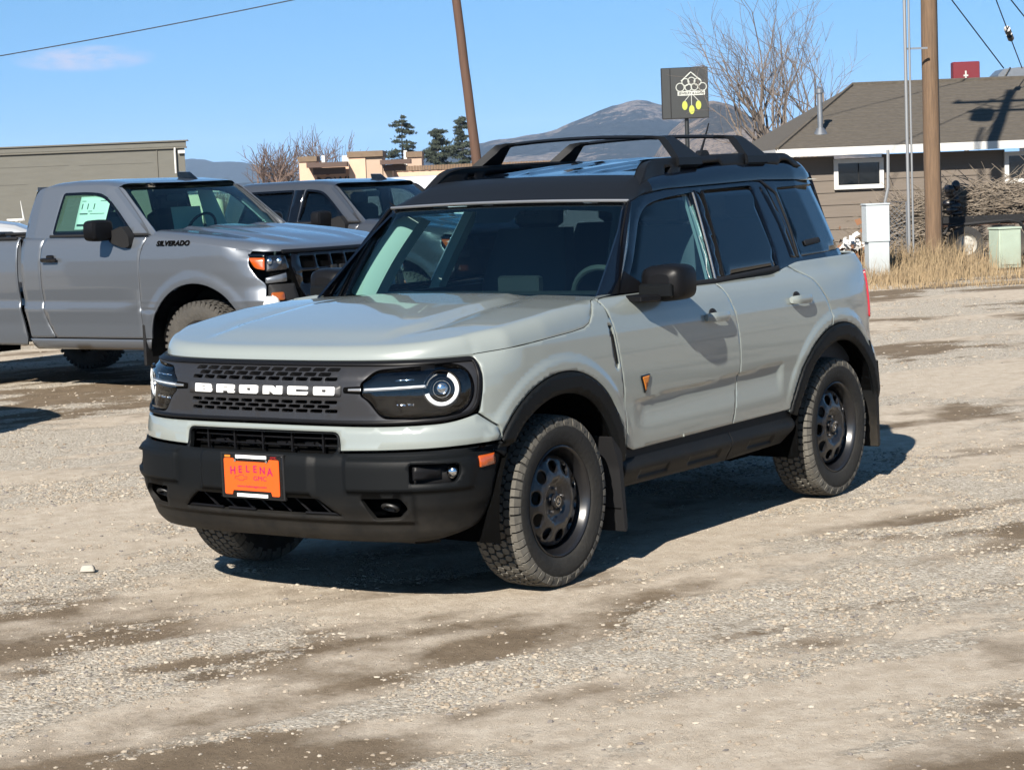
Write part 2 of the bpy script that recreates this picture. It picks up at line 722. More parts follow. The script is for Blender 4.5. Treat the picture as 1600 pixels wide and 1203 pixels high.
class Wrap:
    """body side: plan curve from the nose centre round to the tail centre, offset by section tables"""
    def __init__(s, plan, tabs, xf, xr):
        L = crom(plan)
        L[:, 1] = np.maximum(L[:, 1], 0)
        full = np.vstack([L[::-1]*[1, -1], L[1:]])
        seg = np.r_[0, np.cumsum(np.hypot(*np.diff(full, axis=0).T))]
        s.u = seg-seg[len(L)-1]
        s.c = full
        t = np.gradient(full, s.u, axis=0)
        k = np.ones(9)/9
        for j in (0, 1):
            e = np.pad(t[:, j], 4, mode='edge')
            t[:, j] = np.convolve(e, k, 'valid')
        t /= np.hypot(*t.T)[:, None]
        s.n = np.stack([t[:, 1], -t[:, 0]], 1)
        s.zz = np.linspace(.1, 1.5, 281)
        s.t = []
        for tb in tabs:
            tb = np.array(sorted(tb))
            v = np.interp(s.zz, tb[:, 0], tb[:, 1])
            e = np.pad(v, 3, mode='edge')
            s.t.append(np.convolve(e, np.ones(7)/7, 'valid'))
        s.xf, s.xr = xf, xr
        h = s.u >= 0
        s.hu, s.hc = s.u[h], s.c[h]
        s.umax = s.u[-1]
        s.bumps = []
    def ux(s, x):
        return float(np.interp(-x, -s.hc[:, 0], s.hu))
    def P(s, uv):
        uv = np.atleast_2d(np.asarray(uv, float))
        u, z = uv[:, 0], uv[:, 1]
        c = np.stack([np.interp(u, s.u, s.c[:, j]) for j in (0, 1)], 1)
        n = np.stack([np.interp(u, s.u, s.n[:, j]) for j in (0, 1)], 1)
        n /= np.hypot(*n.T)[:, None]
        x = c[:, 0]
        wf = sm(*s.xf, x)
        wr = 1-sm(*s.xr, x)
        ws = 1-wf-wr
        d = sum(w_*np.interp(z, s.zz, t) for w_, t in zip((wf, ws, wr), s.t))
        for b in s.bumps:
            d = d+b(x, z)
        return np.stack([c[:, 0]+n[:, 0]*d, c[:, 1]+n[:, 1]*d, z], 1)

def arc(cx, cy, r, a0, a1, n=24, k=1.):
    """points of an arc, angles in degrees"""
    t = np.radians(np.linspace(a0, a1, n))
    return [(cx+r*cos(a), cy+r*sin(a)*k, 0) for a in t]
# ================================================================== the sage grey sport utility car
RW = .366
def wheel_parts(parent, cx, y, cz=RW, left=True, Rt=.366, rimR=.231, width=.235, text=None, style='holes', rimmat='rim_black'):
    """one wheel: tyre, tread, rim; built facing +y, mirrored for the right side"""
    sgn = 1 if left else -1
    hw = width/2
    tyre = G()
    k = Rt/.366
    prof = [(-hw*.80, rimR), (-hw*.93, rimR+.012), (-hw, rimR+.06*k), (-hw*.97, Rt-.045), (-hw*.86, Rt-.018), (-hw*.70, Rt-.0125), (hw*.70, Rt-.0125), (hw*.86, Rt-.018),
            (hw*.955, Rt-.040), (hw*.985, Rt-.045), (hw, rimR+.065*k), (hw*.985, rimR+.045), (hw*.94, rimR+.022), (hw*.90, rimR+.014), (hw*.86, rimR+.010), (hw*.80, rimR)]
    tyre.lathe(prof, 72)
    w_ = bpy.data.objects.new('wheel', None)
    COL.objects.link(w_)
    w_.parent = parent
    w_.location = (cx, y-sgn*hw, cz)
    if not left:
        w_.rotation_euler = (0, 0, pi)
    tyre.obj('tyre', 'rubber', w_, ang=50)
    return w_

def tread_mesh(Rt=.366, hw=.1175, rows=5, n=60, seed=3):
    """rubber tread blocks: jittered hexagonal blocks round the tyre, with shoulder lugs"""
    rg = np.random.default_rng(seed)
    g = G()
    ys = np.linspace(-hw*.62, hw*.62, rows)
    dy = ys[1]-ys[0]
    for r, yc in enumerate(ys):
        for i in range(n):
            a0 = 2*pi*(i+.5*(r % 2))/n
            da = 2*pi/n
            hexa = [(-.5, -.18), (-.2, -.52), (.38, -.42), (.5, .14), (.22, .5), (-.36, .42)]
            top = []
            bot = []
            tw = rg.uniform(-.25, .25)
            for (p, q) in hexa:
                p2 = p*.86+q*.12*tw+rg.uniform(-.05, .05)
                q2 = q*.90+rg.uniform(-.05, .05)+p*tw*.3
                a = a0+p2*da
                yy = yc+q2*dy*.98
                rad = Rt-.004*abs(yy/hw)**2*2
                top.append((rad*cos(a), yy, rad*sin(a)))
                a = a0+p2*1.06*da
                rad = Rt-.014
                bot.append((rad*cos(a), yc+q2*dy*1.04, rad*sin(a)))
            g.add(top+bot, [tuple(range(6)), *[(j, j+6, (j+1) % 6+6, (j+1) % 6) for j in range(6)]])
    for sgn in (-1, 1):
        for i in range(n):
            a0 = 2*pi*(i+.25)/n
            da = 2*pi/n
            l = .45 if i % 2 else .34
            prof = [(hw*.76, Rt-.003), (hw*.90, Rt-.010), (hw*(.985), Rt-.030-(.012 if i % 2 else 0)), (hw*.99, Rt-.046-(.014 if i % 2 else 0))]
            V = []
            for (yy, rad) in prof:
                for a in (a0-l*da, a0+.42*da):
                    V.append((rad*cos(a), sgn*yy, rad*sin(a)))
            W_ = []
            for (yy, rad) in prof:
                for a in (a0-l*da, a0+.42*da):
                    W_.append(((rad-.012)*cos(a), sgn*(yy-.012), (rad-.012)*sin(a)))
            F = [(0, 1, 3, 2), (2, 3, 5, 4), (4, 5, 7, 6), (0, 2, 10, 8), (2, 4, 12, 10), (4, 6, 14, 12), (1, 9, 11, 3), (3, 11, 13, 5), (5, 13, 15, 7), (6, 7, 15, 14), (0, 8, 9, 1)]
            if sgn < 0:
                F = [f[::-1] for f in F]
            g.add(V+W_, F)
    return g.mesh('tread', smooth=False)

def rim_face_mesh(R=.193, holes=10, hr=.150):
    """cone disc with oval holes; chart = polar (x,z), depth profile by radius"""
    def surf(p):
        r = np.hypot(p[:, 0], p[:, 1])
        y = np.interp(r, [0, .030, .034, .072, .080, .098, .125, .175, .193], [.028, .028, .020, .020, .030, .044, .040, .022, .006])
        return np.stack([p[:, 0], y, p[:, 1]], 1)
    out = [(R*cos(a), R*sin(a)) for a in np.linspace(0, 2*pi, 72, endpoint=False)]
    hs = []
    for i in range(holes):
        a = 2*pi*(i+.5)/holes
        e = []
        for t in np.linspace(0, 2*pi, 16, endpoint=False):
            rr_, tt = hr+.027*cos(t), .029*sin(t)*(1+.12*cos(t))
            e.append((rr_*cos(a)-tt*sin(a), rr_*sin(a)+tt*cos(a)))
        hs.append(np.array(e))
    return panel('rim_face', np.array(out), surf, None, holes=hs, depth=.012, h=.014, gap=0, flip=True, make=False)

TREAD = tread_mesh()
TREAD.materials.append(MATS['tread_rubber'])
RIMF = rim_face_mesh()
RIMF.materials.append(MATS['rim_black'])

def full_wheel(parent, cx, y, left=True, spin=0.):
    w_ = wheel_parts(parent, cx, y, left=left)
    t = link('tread', TREAD, None, w_)
    t['kind'] = 'stuff'
    t.rotation_euler = (0, spin, 0)
    rim = G()
    rim.lathe([(-.09, .20), (-.05, .212), (.035, .205), (.060, .210), (.088, .222), (.098, .226), (.104, .232), (.102, .236), (.094, .236)], 72)
    rim.obj('rim', 'rim_black', w_, ang=40)
    f = link('rim_face', RIMF, None, w_)
    f.location = (0, .048, 0)
    f.rotation_euler = (0, spin*.7+.1, 0)
    for i in range(5):
        g = G()
        a = 2*pi*i/5+.3
        g.cyl((.052*cos(a), .066, .052*sin(a)), (.052*cos(a), .082, .052*sin(a)), .0075, .006, 8)
        g.obj('lug_nut', 'lug', w_)
    g = G()
    g.lathe([(.074, .031), (.084, .031), (.088, .026), (.088, .0)], 24)
    g.obj('centre_cap', 'rim_black', w_)
    g = G()
    g.lathe([(.0885, .022), (.091, .0225), (.091, .0175), (.0885, .017)], 24)
    g.add([(-.010, .090, -.002), (.004, .090, -.012), (.010, .090, .004), (-.002, .090, .013)], [(0, 1, 2, 3)])
    g.obj('cap_emblem', 'chrome', w_)
    g = G()
    g.lathe([(-.02, .16), (.0, .16), (.0, .06), (.02, .05)], 40)
    g.obj('brake_disc', 'steel_dark', w_)
    # raised sidewall lettering
    me, co = text_mesh('WILDPEAK    A/T', .030, .0012, 0, 1.1)
    r = .300+co[:, 1]
    a = pi/2-co[:, 0]/.30*1.0
    if not left:
        a = pi/2-co[:, 0]/.30
    n_ = np.stack([-r*np.cos(a), .1166+co[:, 2]*1.2, r*np.sin(a)], 1)
    n_[:, 1] += np.interp(r, [.27, .30, .33], [.001, 0, -.0045])
    set_co(me, n_)
    lt = link('sidewall_lettering', me, 'rubber', w_)
    lt.rotation_euler = (0, RAD(38), 0)
    return w_

PLAN = [(0.850, 0), (0.846, .2), (.828, .4), (.788, .59), (.715, .74), (.595, .85), (.43, .912), (.2, .932), (0, .936), (-.5, .93), (-1.3, .93), (-2.1, .93), (-2.67, .936), (-2.95, .915), (-3.2, .86), (-3.38, .74), (-3.46, .55), (-3.49, .3), (-3.5, 0)]
TF = [(1.3, -.3), (1.06, -.12), (1.03, -.085), (1.0, -.045), (.96, -.01), (.9, 0), (.80, .0), (.775, 0), (.765, .012), (.70, .02), (.67, .02), (.66, .035), (.62, .055), (.5, .055), (.44, .045), (.42, .03), (.33, .0), (.27, -.06), (.23, -.18), (.1, -.3)]
TS = [(1.4, -.2), (1.2, -.088), (1.185, -.062), (1.16, -.036), (1.12, -.018), (1.05, -.004), (.95, 0), (.85, 0), (.78, -.002), (.72, -.010), (.6, -.014), (.5, -.026), (.45, -.04), (.1, -.1)]
TR = [(1.4, -.2), (1.26, -.07), (1.2, -.03), (1.1, -.01), (1.0, 0), (.8, .01), (.7, .03), (.5, .04), (.35, .0), (.25, -.08), (.1, -.2)]
SW = Wrap(PLAN, (TF, TS, TR), (.25, .62), (-3.2, -2.7))
def b_arch(x, z):
    d = 0
    for cx in (0, -2.67):
        r = np.hypot(x-cx, z-.36)
        ang = np.arctan2(z-.36, np.abs(x-cx))
        d = d+.009*(1-sm(.594, .632, r))*sm(.15, .7, ang)
    return d
def b_crease(x, z):
    zl = .731+(-x-.67)*.0255
    inx = sm(-.58, -.72, x)*sm(-2.06, -1.99, x)
    return -.014*inx*(1-sm(zl-.010, zl+.004, z))*sm(zl-.20, zl-.04, z)
def b_door(x, z):   # upper flank sits slightly hollow under the shoulder
    return -.006*sm(.80, .90, z)*(1-sm(.98, 1.08, z))*sm(-.45, -.7, x)*sm(-2.5, -2.2, x)
def b_corner(x, z):      # the black bumper tucks in at its corners
    return -.040*(1-sm(.50, .74, x))*sm(.25, .42, x)*(1-sm(.655, .67, z))
SW.bumps = [b_arch, b_crease, b_corner]
X2U = SW.ux
def X(x, z, *r):
    return (X2U(x), z, *r)

suv = thing('sport_utility_car', 'sage grey boxy utility car with black roof rack and orange dealer plate in the foreground', 'car')

# --- lamps and grille
LAMP = [(.500, .936, .01), (.560, .988, .03), (.70, .997), (.890, 1.006, .03), (.958, .990, .04), (.982, .910, .05), (.962, .842, .05), (.895, .796, .04), (.74, .793), (.59, .796, .03), (.532, .868, .02), (.500, .888, .01)]
lampL = fil(LAMP, .02)
lampR = lampL*[-1, 1]
GO = fil([(-1.02, 1.024, .03), (-.70, 1.020, .2), (0, 1.020, .3), (.70, 1.020, .2), (1.02, 1.024, .03), (1.012, .91, .1), (.985, .806, .06), (.86, .778, .1), (.6, .770, .2), (0, .776, .3), (-.6, .770, .2), (-.86, .778, .1), (-.985, .806, .06), (-1.012, .91, .1)], .02, 7)
slots = []
for rows in ((.990, .972, .954), (.861, .843, .825)):
    for j, zc in enumerate(rows):
        n = 11 if j != 1 else 10
        for i in range(n):
            uc = (i-(n-1)/2)*.0725
            slots.append(fil([(uc-.030, zc-.0055), (uc+.026, zc-.0055), (uc+.030, zc+.0055), (uc-.026, zc+.0055)], .005, 3))
barslot = fil([(.44, .921), (.512, .925), (.512, .903), (.44, .899)], .008, 4)
gr = panel('grille', GO, SW.P, 'grille_metal', suv, holes=[lampL, lampR]+slots, depth=.03, h=.026, gap=.002, bevel=.15)
rim_ = inset(resamp(GO, .03), .020)
panel('grille_frame', GO, SW.P, 'plastic_satin', suv, holes=[rim_], depth=.008, h=.04, gap=.002, push=.007)
panel('grille_backing', inset(resamp(GO, .05), .03), SW.P, 'deep', suv, push=-.034, depth=.001, h=.06)
for s_ in (1, -1):
    bs = fil([(s_*.42, .925), (s_*.505, .930), (s_*.505, .893), (s_*.42, .897)], .01, 4)
    panel('marker_slot', bs, SW.P, 'deep', suv, push=.002, depth=.002, h=.02)
band = fil([(-.415, .9315), (.415, .9315), (.415, .8825), (-.415, .8825)], .012, 4)
bd = panel('letter_band', band, SW.P, 'grille_recess', suv, push=.004, depth=.004, h=.04)
LET = {
 'B': ([(0, 0, .1), (0, 1, .1), (.90, 1, .14), (.97, .58, .05), (.93, .5, .01), (1, .42, .05), (1, 0, .18)], [[(.38, .62), (.38, .72), (.62, .72), (.62, .62)], [(.38, .28), (.38, .38), (.64, .38), (.64, .28)]]),
 'R': ([(0, 0, .08), (0, 1, .1), (1, 1, .18), (1, .38, .14), (.93, .32, .02), (1, .24, .04), (1, 0, .02), (.66, 0, .02), (.62, .24, .04), (.38, .24, .04), (.36, 0, .02)], [[(.38, .55), (.38, .68), (.64, .68), (.64, .55)]]),
 'O': ([(0, 0, .18), (0, 1, .18), (1, 1, .18), (1, 0, .18)], [[(.39, .34), (.39, .66), (.61, .66), (.61, .34)]]),
 'N': ([(0, 0, .03), (0, 1, .1), (.50, 1, .05), (.70, .60, .02), (.70, 1, .03), (1, 1, .03), (1, 0, .1), (.56, 0, .05), (.32, .46, .02), (.32, 0, .03)], []),
 'C': ([(0, 0, .18), (0, 1, .18), (1, 1, .18), (1, .62, .03), (.40, .66, .05), (.40, .34, .05), (1, .38, .03), (1, 0, .18)], []),
}
for i, ch in enumerate('BRONCO'):
    o_, hh = LET[ch]
    ua = -.362+i*.1296
    f = lambda P: np.array([(ua+p[0]*.101, .8905+p[1]*.033) for p in P])
    k = .04
    oo = fil([(ua+p[0]*.101, .8905+p[1]*.033, (p[2] if len(p) > 2 else .02)*k) for p in o_], .002, 4)
    panel('letter', oo, SW.P, 'white_letter', suv, holes=[f(q) for q in hh], push=.011, depth=.007, h=.012, gap=0, label='white raised letter '+ch+' on the grille')

def lamp(sgn, name_side):
    hl = bpy.data.objects.new('headlight', None)
    COL.objects.link(hl)
    hl.parent = suv
    S = SW.P
    pol = lampL if sgn > 0 else lampR
    panel('lamp_bowl', inset(pol, -.002), S, 'lamp_house', hl, push=-.095, depth=.001, h=.03)
    # walls of the bowl
    a = S(pol)
    e = 1e-3
    nn = np.cross(S(pol+[e, 0])-S(pol-[e, 0]), S(pol+[0, e])-S(pol-[0, e]))
    nn /= np.linalg.norm(nn, axis=1)[:, None]
    g = G()
    g.grid([a-nn*.001, a-nn*.096], close=True)
    g.obj('bowl_wall', 'gloss_black', hl)
    uc, zc = sgn*.838, .906
    c = S([(uc, zc)])[0]
    n0 = np.cross(S([(uc+e, zc)])[0]-S([(uc-e, zc)])[0], [0, 0, 1.])
    n0 /= np.linalg.norm(n0)
    n0 = n0*.80+np.array([.20, 0, 0])
    n0 /= np.linalg.norm(n0)
    tx = np.array([-n0[1], n0[0], 0])
    tz = np.array([0, 0, 1.])
    c = c-n0*.020
    def ring(R0, R1, dep, a0, a1, m, nm):
        g = G()
        rows = []
        for t in np.radians(np.linspace(a0, a1, 56)):
            d = (tx*cos(t)*sgn+tz*sin(t))
            rows.append([c-n0*dep+d*R0, c-n0*(dep-.010)+d*(R0*.6+R1*.4), c-n0*(dep-.010)+d*(R0*.35+R1*.65), c-n0*dep+d*R1])
        g.grid(rows)
        return g.obj(nm, m, hl, ang=60)
    ring(.053, .070, .002, -165, 66, 'lamp_white', 'light_ring')
    ring(.054, .068, .006, 105, 165, 'chrome', 'ring_end')
    ring(.071, .079, .004, 0, 360, 'gloss_black', 'ring_bezel')
    ring(.030, .038, .012, 0, 360, 'chrome', 'projector_ring')
    ring(.038, .050, .010, 0, 360, 'gloss_black', 'projector_bezel')
    g = G()
    rows = []
    for k in range(7):
        ph = k/6*pi/2
        rows.append([c-n0*(.030-.022*cos(ph))+(tx*cos(t)+tz*sin(t))*.030*sin(ph) for t in np.linspace(0, 2*pi, 20, endpoint=False)])
    g.grid(rows, close=True)
    g.obj('projector_lens', 'chrome', hl)
    # reflector boxes above and below the light bar
    for zz, hh_ in ((.962, .018), (.850, .020)):
        pp = fil([(sgn*.575, zz-hh_), (sgn*.760, zz-hh_), (sgn*.770, zz+hh_), (sgn*.60, zz+hh_)], .01, 4)
        panel('reflector_housing', pp, S, 'gloss_black', hl, push=-.045, depth=.004, h=.03)
        for i in range(4):
            ub = sgn*(.625+i*.036)
            rp = fil([(ub-.013, zz-hh_*.5), (ub+.013, zz-hh_*.4), (ub+.015, zz+hh_*.2), (ub-.011, zz+hh_*.3)], .004, 3)
            panel('reflector_facet', rp, lambda p, i=i: S(p)+np.outer(np.sin(p[:, 0]*180+i), [.004, 0, .002]), 'chrome', hl, push=-.040, depth=.004, h=.012)
    bar = fil([(sgn*.508, .922), (sgn*.775, .932), (sgn*.78, .914), (sgn*.508, .902)], .006, 4)
    panel('light_bar', bar, S, 'silver_trim', hl, push=-.006, depth=.02, h=.02)
    bar = fil([(sgn*.515, .918), (sgn*.765, .9275), (sgn*.77, .9185), (sgn*.515, .909)], .003, 4)
    panel('light_bar_lens', bar, S, 'lamp_white', hl, push=-.004, depth=.002, h=.02)
    bar = fil([(sgn*.445, .919), (sgn*.507, .921), (sgn*.507, .904), (sgn*.445, .905)], .004, 4)
    panel('marker_light', bar, S, 'silver_trim', hl, push=.006, depth=.004, h=.02)
    panel('lamp_lens', pol, S, 'lamp_glass', hl, push=-.002, depth=.001, h=.03)
lamp(1, 'left')
lamp(-1, 'right')

# --- bumper cover (painted) and lower bumper
bc = [(-1.075, .740, .01), (-.99, .797, .02), (-.985, .800, .0), (-.86, .773, .1), (-.6, .766, .2), (0, .771, .3), (.6, .766, .2), (.86, .773, .1), (.985, .800, .0), (.99, .797, .02), (1.075, .740, .01), (1.098, .684, .005),
      (.8, .676, .1), (.60, .672, .1), (.412, .668, .004), (.404, .742, .03), (0, .744, .2), (-.404, .742, .03), (-.412, .668, .004), (-.60, .672, .1), (-.8, .676, .1), (-1.098, .684, .005)]
panel('bumper_cover', fil(bc, .02, 5), SW.P, 'paint', suv, h=.025, push=.0)
lb = [(-1.14, .676, .01), (-.8, .670, .1), (-.6, .666, .1), (-.414, .662, .0), (-.404, .742, .03), (0, .744, .2), (.404, .742, .03), (.414, .662, .0), (.6, .666, .1), (.8, .670, .1), (1.14, .676, .01), (1.075, .55, .1), (1.045, .405, .05), (1.00, .350, .04), (.78, .292, .1), (.4, .290, .2), (0, .295, .3), (-.4, .290, .2), (-.78, .292, .1), (-1.00, .350, .04), (-1.045, .405, .05), (-1.075, .55, .1)]
intake = fil([(-.392, .660, .015), (.392, .660, .015), (.394, .733, .022), (-.394, .733, .022)], .02, 5)
fogs = [fil([(s_*.705, .545), (s_*.865, .543, .015), (s_*.885, .58, .02), (s_*.880, .612, .015), (s_*.705, .616)], .006, 4) for s_ in (1, -1)]
hooks = [fil([(s_*.515, .484), (s_*.665, .486, .01), (s_*.693, .445, .015), (s_*.655, .405, .01), (s_*.560, .400)], .008, 4) for s_ in (1, -1)]
lowg = fil([(-.32, .478), (.32, .478), (.415, .412), (-.415, .412)], .008, 4)
def SWd(uv):      # lower bumper with swages: fog pod band and hook surrounds stand proud
    uv = np.atleast_2d(uv)
    P = SW.P(uv)
    u, z = np.abs(uv[:, 0]), uv[:, 1]
    d = .016*sm(.500, .516, z)*(1-sm(.630, .646, z))*(1-sm(.93, .99, u+.35*np.maximum(0, .6-z)))*sm(.44, .455, u)
    d = d+.014*(1-sm(.28, .30, u))*sm(.490, .50, z)*(1-sm(.640, .655, z))
    d = d+.014*(1-sm(.70, .72, u))*sm(.378, .388, z)*(1-sm(.497, .507, z))
    e = 1e-3
    n_ = np.cross(SW.P(uv+[e, 0])-SW.P(uv-[e, 0]), SW.P(uv+[0, e])-SW.P(uv-[0, e]))
    n_ /= np.linalg.norm(n_, axis=1)[:, None]+1e-9
    return P+n_*d[:, None]
lbp = panel('lower_bumper', fil(lb, .02, 5), SWd, 'plastic', suv, holes=[intake, lowg]+fogs+hooks, h=.016, depth=.02)
panel('intake_backing', inset(resamp(intake, .05), -.02), SW.P, 'deep', suv, push=-.07, depth=.001, h=.06)
panel('lower_backing', np.array([(-.74, .38), (.74, .38), (.74, .50), (-.74, .50)]), SW.P, 'deep', suv, push=-.06, depth=.001, h=.06)
for s_ in (1, -1):
    panel('fog_backing', np.array([(s_*.69, .53), (s_*.90, .53), (s_*.90, .63), (s_*.69, .63)]), SW.P, 'plastic_dark', suv, push=-.035, depth=.001, h=.06)
g = G()
for uu_ in (-.31, -.155, 0, .155, .31):
    q = SW.P([(uu_, .697)])[0]
    g.box((q[0]-.030, q[1], .697), (.012, .008, .085))
for zz in (.712, .682):
    for a_, b_ in zip(np.linspace(-.39, .39, 9)[:-1], np.linspace(-.39, .39, 9)[1:]):
        p_, q_ = SW.P([(a_, zz)])[0], SW.P([(b_, zz)])[0]
        g.cyl(p_-[.034, 0, 0], q_-[.034, 0, 0], .004, n=6, caps=False)
for a_ in (-.22, -.05, .12, .26):
    q = SW.P([(a_, .68)])[0]
    g.cyl(q-[.05, 0, -.01], q-[.045, -.05, .012], .007, n=7)
    g.box(q-np.array([.05, .03, -.004]), (.02, .045, .018))
g.obj('intake_grille', 'plastic_satin', suv)
g = G()
for a_ in np.linspace(-.30, .30, 7):
    p_, q_ = SW.P([(a_-.02, .478)])[0], SW.P([(a_+.045, .412)])[0]
    g.cyl(p_-[.022, 0, 0], q_-[.022, 0, 0], .005, n=5)
for a_, b_ in ((-.40, -.20), (-.17, -.02), (.24, .40)):
    p_, q_ = SW.P([(a_, .414)])[0], SW.P([(b_, .414)])[0]
    g.cyl(p_+[.004, 0, 0], q_+[.004, 0, 0], .006, n=6)
g.obj('lower_grille', 'plastic_satin', suv)
for s_ in (1, -1):
    g = G()
    q = SW.P([(s_*.605, .442)])[0]
    t = np.linspace(0, 2*pi, 25)
    g.tube(np.stack([q[0]-.028+.02*np.cos(t), q[1]+.034*np.sin(t)*1., q[2]+.014*np.cos(t)], 1), .0075, 8, caps=False)
    g.box((q[0]-.06, q[1], q[2]), (.05, .03, .03))
    g.obj('tow_hook', 'steel_dark', suv)
    f = SW.P([(s_*.848, .580)])[0]
    g = G()
    g.ell((f[0]-.018, f[1]-s_*.006, f[2]), (.018, .026, .026))
    g.obj('fog_lamp', 'chrome', suv)
    pp = fil([(s_*.968, .632), (s_*1.062, .636), (s_*1.062, .588), (s_*.972, .583)], .006, 4)
    panel('side_marker', pp, SW.P, 'amber', suv, push=.008, depth=.01, h=.02)
    ww = fil([(s_*.71, .610), (s_*.80, .606), (s_*.80, .556), (s_*.71, .552)], .004, 3)
    panel('fog_louvre', ww, lambda p, s_=s_: SW.P(p)-np.outer(sm(.71, .80, np.abs(p[:, 0]))*.03, [1, 0, 0]), 'plastic_satin', suv, push=-.004, depth=.003, h=.02)

# --- licence plate
pl = bpy.data.objects.new('license_plate', None)
COL.objects.link(pl)
pl.parent = suv
pl.location = (.9215, .0, .557)
pl.rotation_euler = (RAD(90), 0, RAD(90))     # local x -> +y, local y -> up, local z -> +x
def ptext(s, size, loc, m, ext=.0008, shear=0, sx=1., bold=0., name='lettering'):
    me, co = text_mesh(s, size, ext, shear, 1.0, bold)
    co[:, 0] *= sx
    co += np.array(loc)
    set_co(me, co)
    return link(name, me, m, pl)
g = G()
g.box((0, 0, -.004), (.325, .178, .008), ch=.002)
g.obj('plate_frame', 'gloss_black', pl)
g = G()
g.prism(fil([(-.148, .072, .008), (-.098, .072, .002), (-.092, .060, .003), (.092, .060, .003), (.098, .072, .002), (.148, .072, .008), (.148, -.078, .008), (.108, -.078, .002), (.102, -.060, .004), (-.102, -.060, .004), (-.108, -.078, .002), (-.148, -.078, .008)], .01, 4), lambda a, b: (a, b, 0), lambda a, b: (a, b, .003))
g.obj('plate', 'plate_orange', pl)
for yy, ww_ in ((.080, .165), (-.079, .165)):
    g = G()
    g.box((0, yy, .002), (ww_, .013, .004))
    g.obj('frame_strip', 'white_letter', pl)
g = G()
for sx_ in (-1, 1):
    g.cyl((sx_*.085, .064, .003), (sx_*.085, .064, .006), .006, n=10)
g.obj('plate_screw', 'chrome', pl)
for i, ch in enumerate('HELENA'):
    dx = (i-2.5)
    ptext(ch, .044 if i in (0, 5) else .040, (dx*.040, .030-abs(dx)**1.6*.0022, .0034), 'plate_text', sx=1.0, bold=.0008)
ptext('GMC', .026, (.045, -.008, .0034), 'plate_text', sx=1.25)
g = G()
pts = [(-.032, .004), (-.014, .004), (-.012, .011), (.012, .011), (.014, .004), (.032, .004), (.028, -.006), (.013, -.006), (.011, -.012), (-.013, -.012), (-.015, -.006), (-.036, -.006)]
g.tube([(a-.055, b-.006, .004) for a, b in pts+pts[:1]], .0009, 4, caps=False)
g.obj('bow_tie_emblem', 'plate_text', pl)
ptext('www.helenagm.com', .013, (0, -.042, .0034), 'plate_text', sx=1.5)
ptext('HELENA MONTANA', .011, (0, .080, .0042), 'plate_text', sx=1.2)
ptext('WWW.HELENAGM.COM', .010, (0, -.079, .0042), 'plate_text', sx=1.1)
g = G()
g.box((-.128, .080, .001), (.030, .009, .003))
g.obj('frame_emblem', 'badge_orange', pl)
ptext('GMC', .012, (.120, .080, .0012), 'red_lens', sx=1.3)
g = G()
g.box((-.006, 0, .557), (.016, .34, .19), ch=.003)
pb = g.obj('plate_bracket', 'plastic_dark', suv)
pb.location = (.918, 0, 0)

# --- fenders, doors, quarters
AF, AR = X2U(0), X2U(-2.67)
RA = .556
archF = [(AF+RA*cos(t), .36+RA*sin(t), 0) for t in np.radians(np.linspace(13.5, 142.5, 30))]
seam_h = [(1.03, 1.034), (1.192, 1.046), (1.439, 1.064), (1.64, 1.076), (1.74, 1.086), (1.79, 1.103), (1.830, 1.140), (1.858, 1.168), (1.895, 1.190)]
fender = [(1.012, 1.028, .0)]+[(a, b, 0) for a, b in seam_h]+[X(-.402, 1.197, .0), X(-.447, 1.05, .05), X(-.478, .92, .05), X(-.500, .82, .05), X(-.530, .60, .05), X(-.535, .505, .004), X(-.515, .488, 0)]+archF+[(1.10, .684, 0), (1.077, .743, .004), (.992, .800, .01), (1.000, .812, .03), (1.018, .91, .1), (1.026, 1.0, .02)]
vent = fil([X(-.400, 1.078), X(-.428, 1.074), X(-.466, .905, .01), X(-.458, .885, .006), X(-.440, .893, .01)], .006, 4)
FE = sides('front_fender', fil(fender, .02, 4), SW.P, 'paint', suv, h=.014, holes=[vent])
sides('side_vent', inset(resamp(vent, .02), .002), SW.P, 'gloss_black', suv, h=.02, push=-.006, depth=.004)
sides('vent_blade', fil([X(-.413, 1.055), X(-.421, 1.055), X(-.453, .915), X(-.446, .915)], .003, 3), SW.P, 'plastic_satin', suv, h=.02, push=.001, depth=.004)
fd = [X(-.402, 1.197, .004), X(-.447, 1.05, .05), X(-.478, .92, .05), X(-.500, .82, .05), X(-.530, .60, .05), X(-.535, .530, .02), X(-.60, .505, .01), X(-1.53, .513, .004), X(-1.575, .70, .1), X(-1.590, .86, .1), X(-1.565, 1.02, .1), X(-1.500, 1.165, .05), X(-1.49, 1.199, .0)]
sides('front_door', fil(fd, .02, 5), SW.P, 'paint', suv, h=.014)
archR1 = [(AR+RA*cos(t), .36+RA*sin(t), 0) for t in np.radians(np.linspace(165.5, 101, 20))]
rd = [X(-1.49, 1.199, .0), X(-1.500, 1.165, .05), X(-1.565, 1.02, .1), X(-1.590, .86, .1), X(-1.575, .70, .1), X(-1.53, .513, .004), X(-2.135, .516, .0)]+archR1+[X(-2.582, .965, .03), X(-2.545, 1.038, .04), X(-2.44, 1.16, .05), X(-2.30, 1.235, .03), X(-2.23, 1.222, .02), X(-2.10, 1.203, .1)]
sides('rear_door', fil(rd, .02, 5), SW.P, 'paint', suv, h=.014)
archR2 = [(AR+RA*cos(t), .36+RA*sin(t), 0) for t in np.radians(np.linspace(101, 10, 26))]
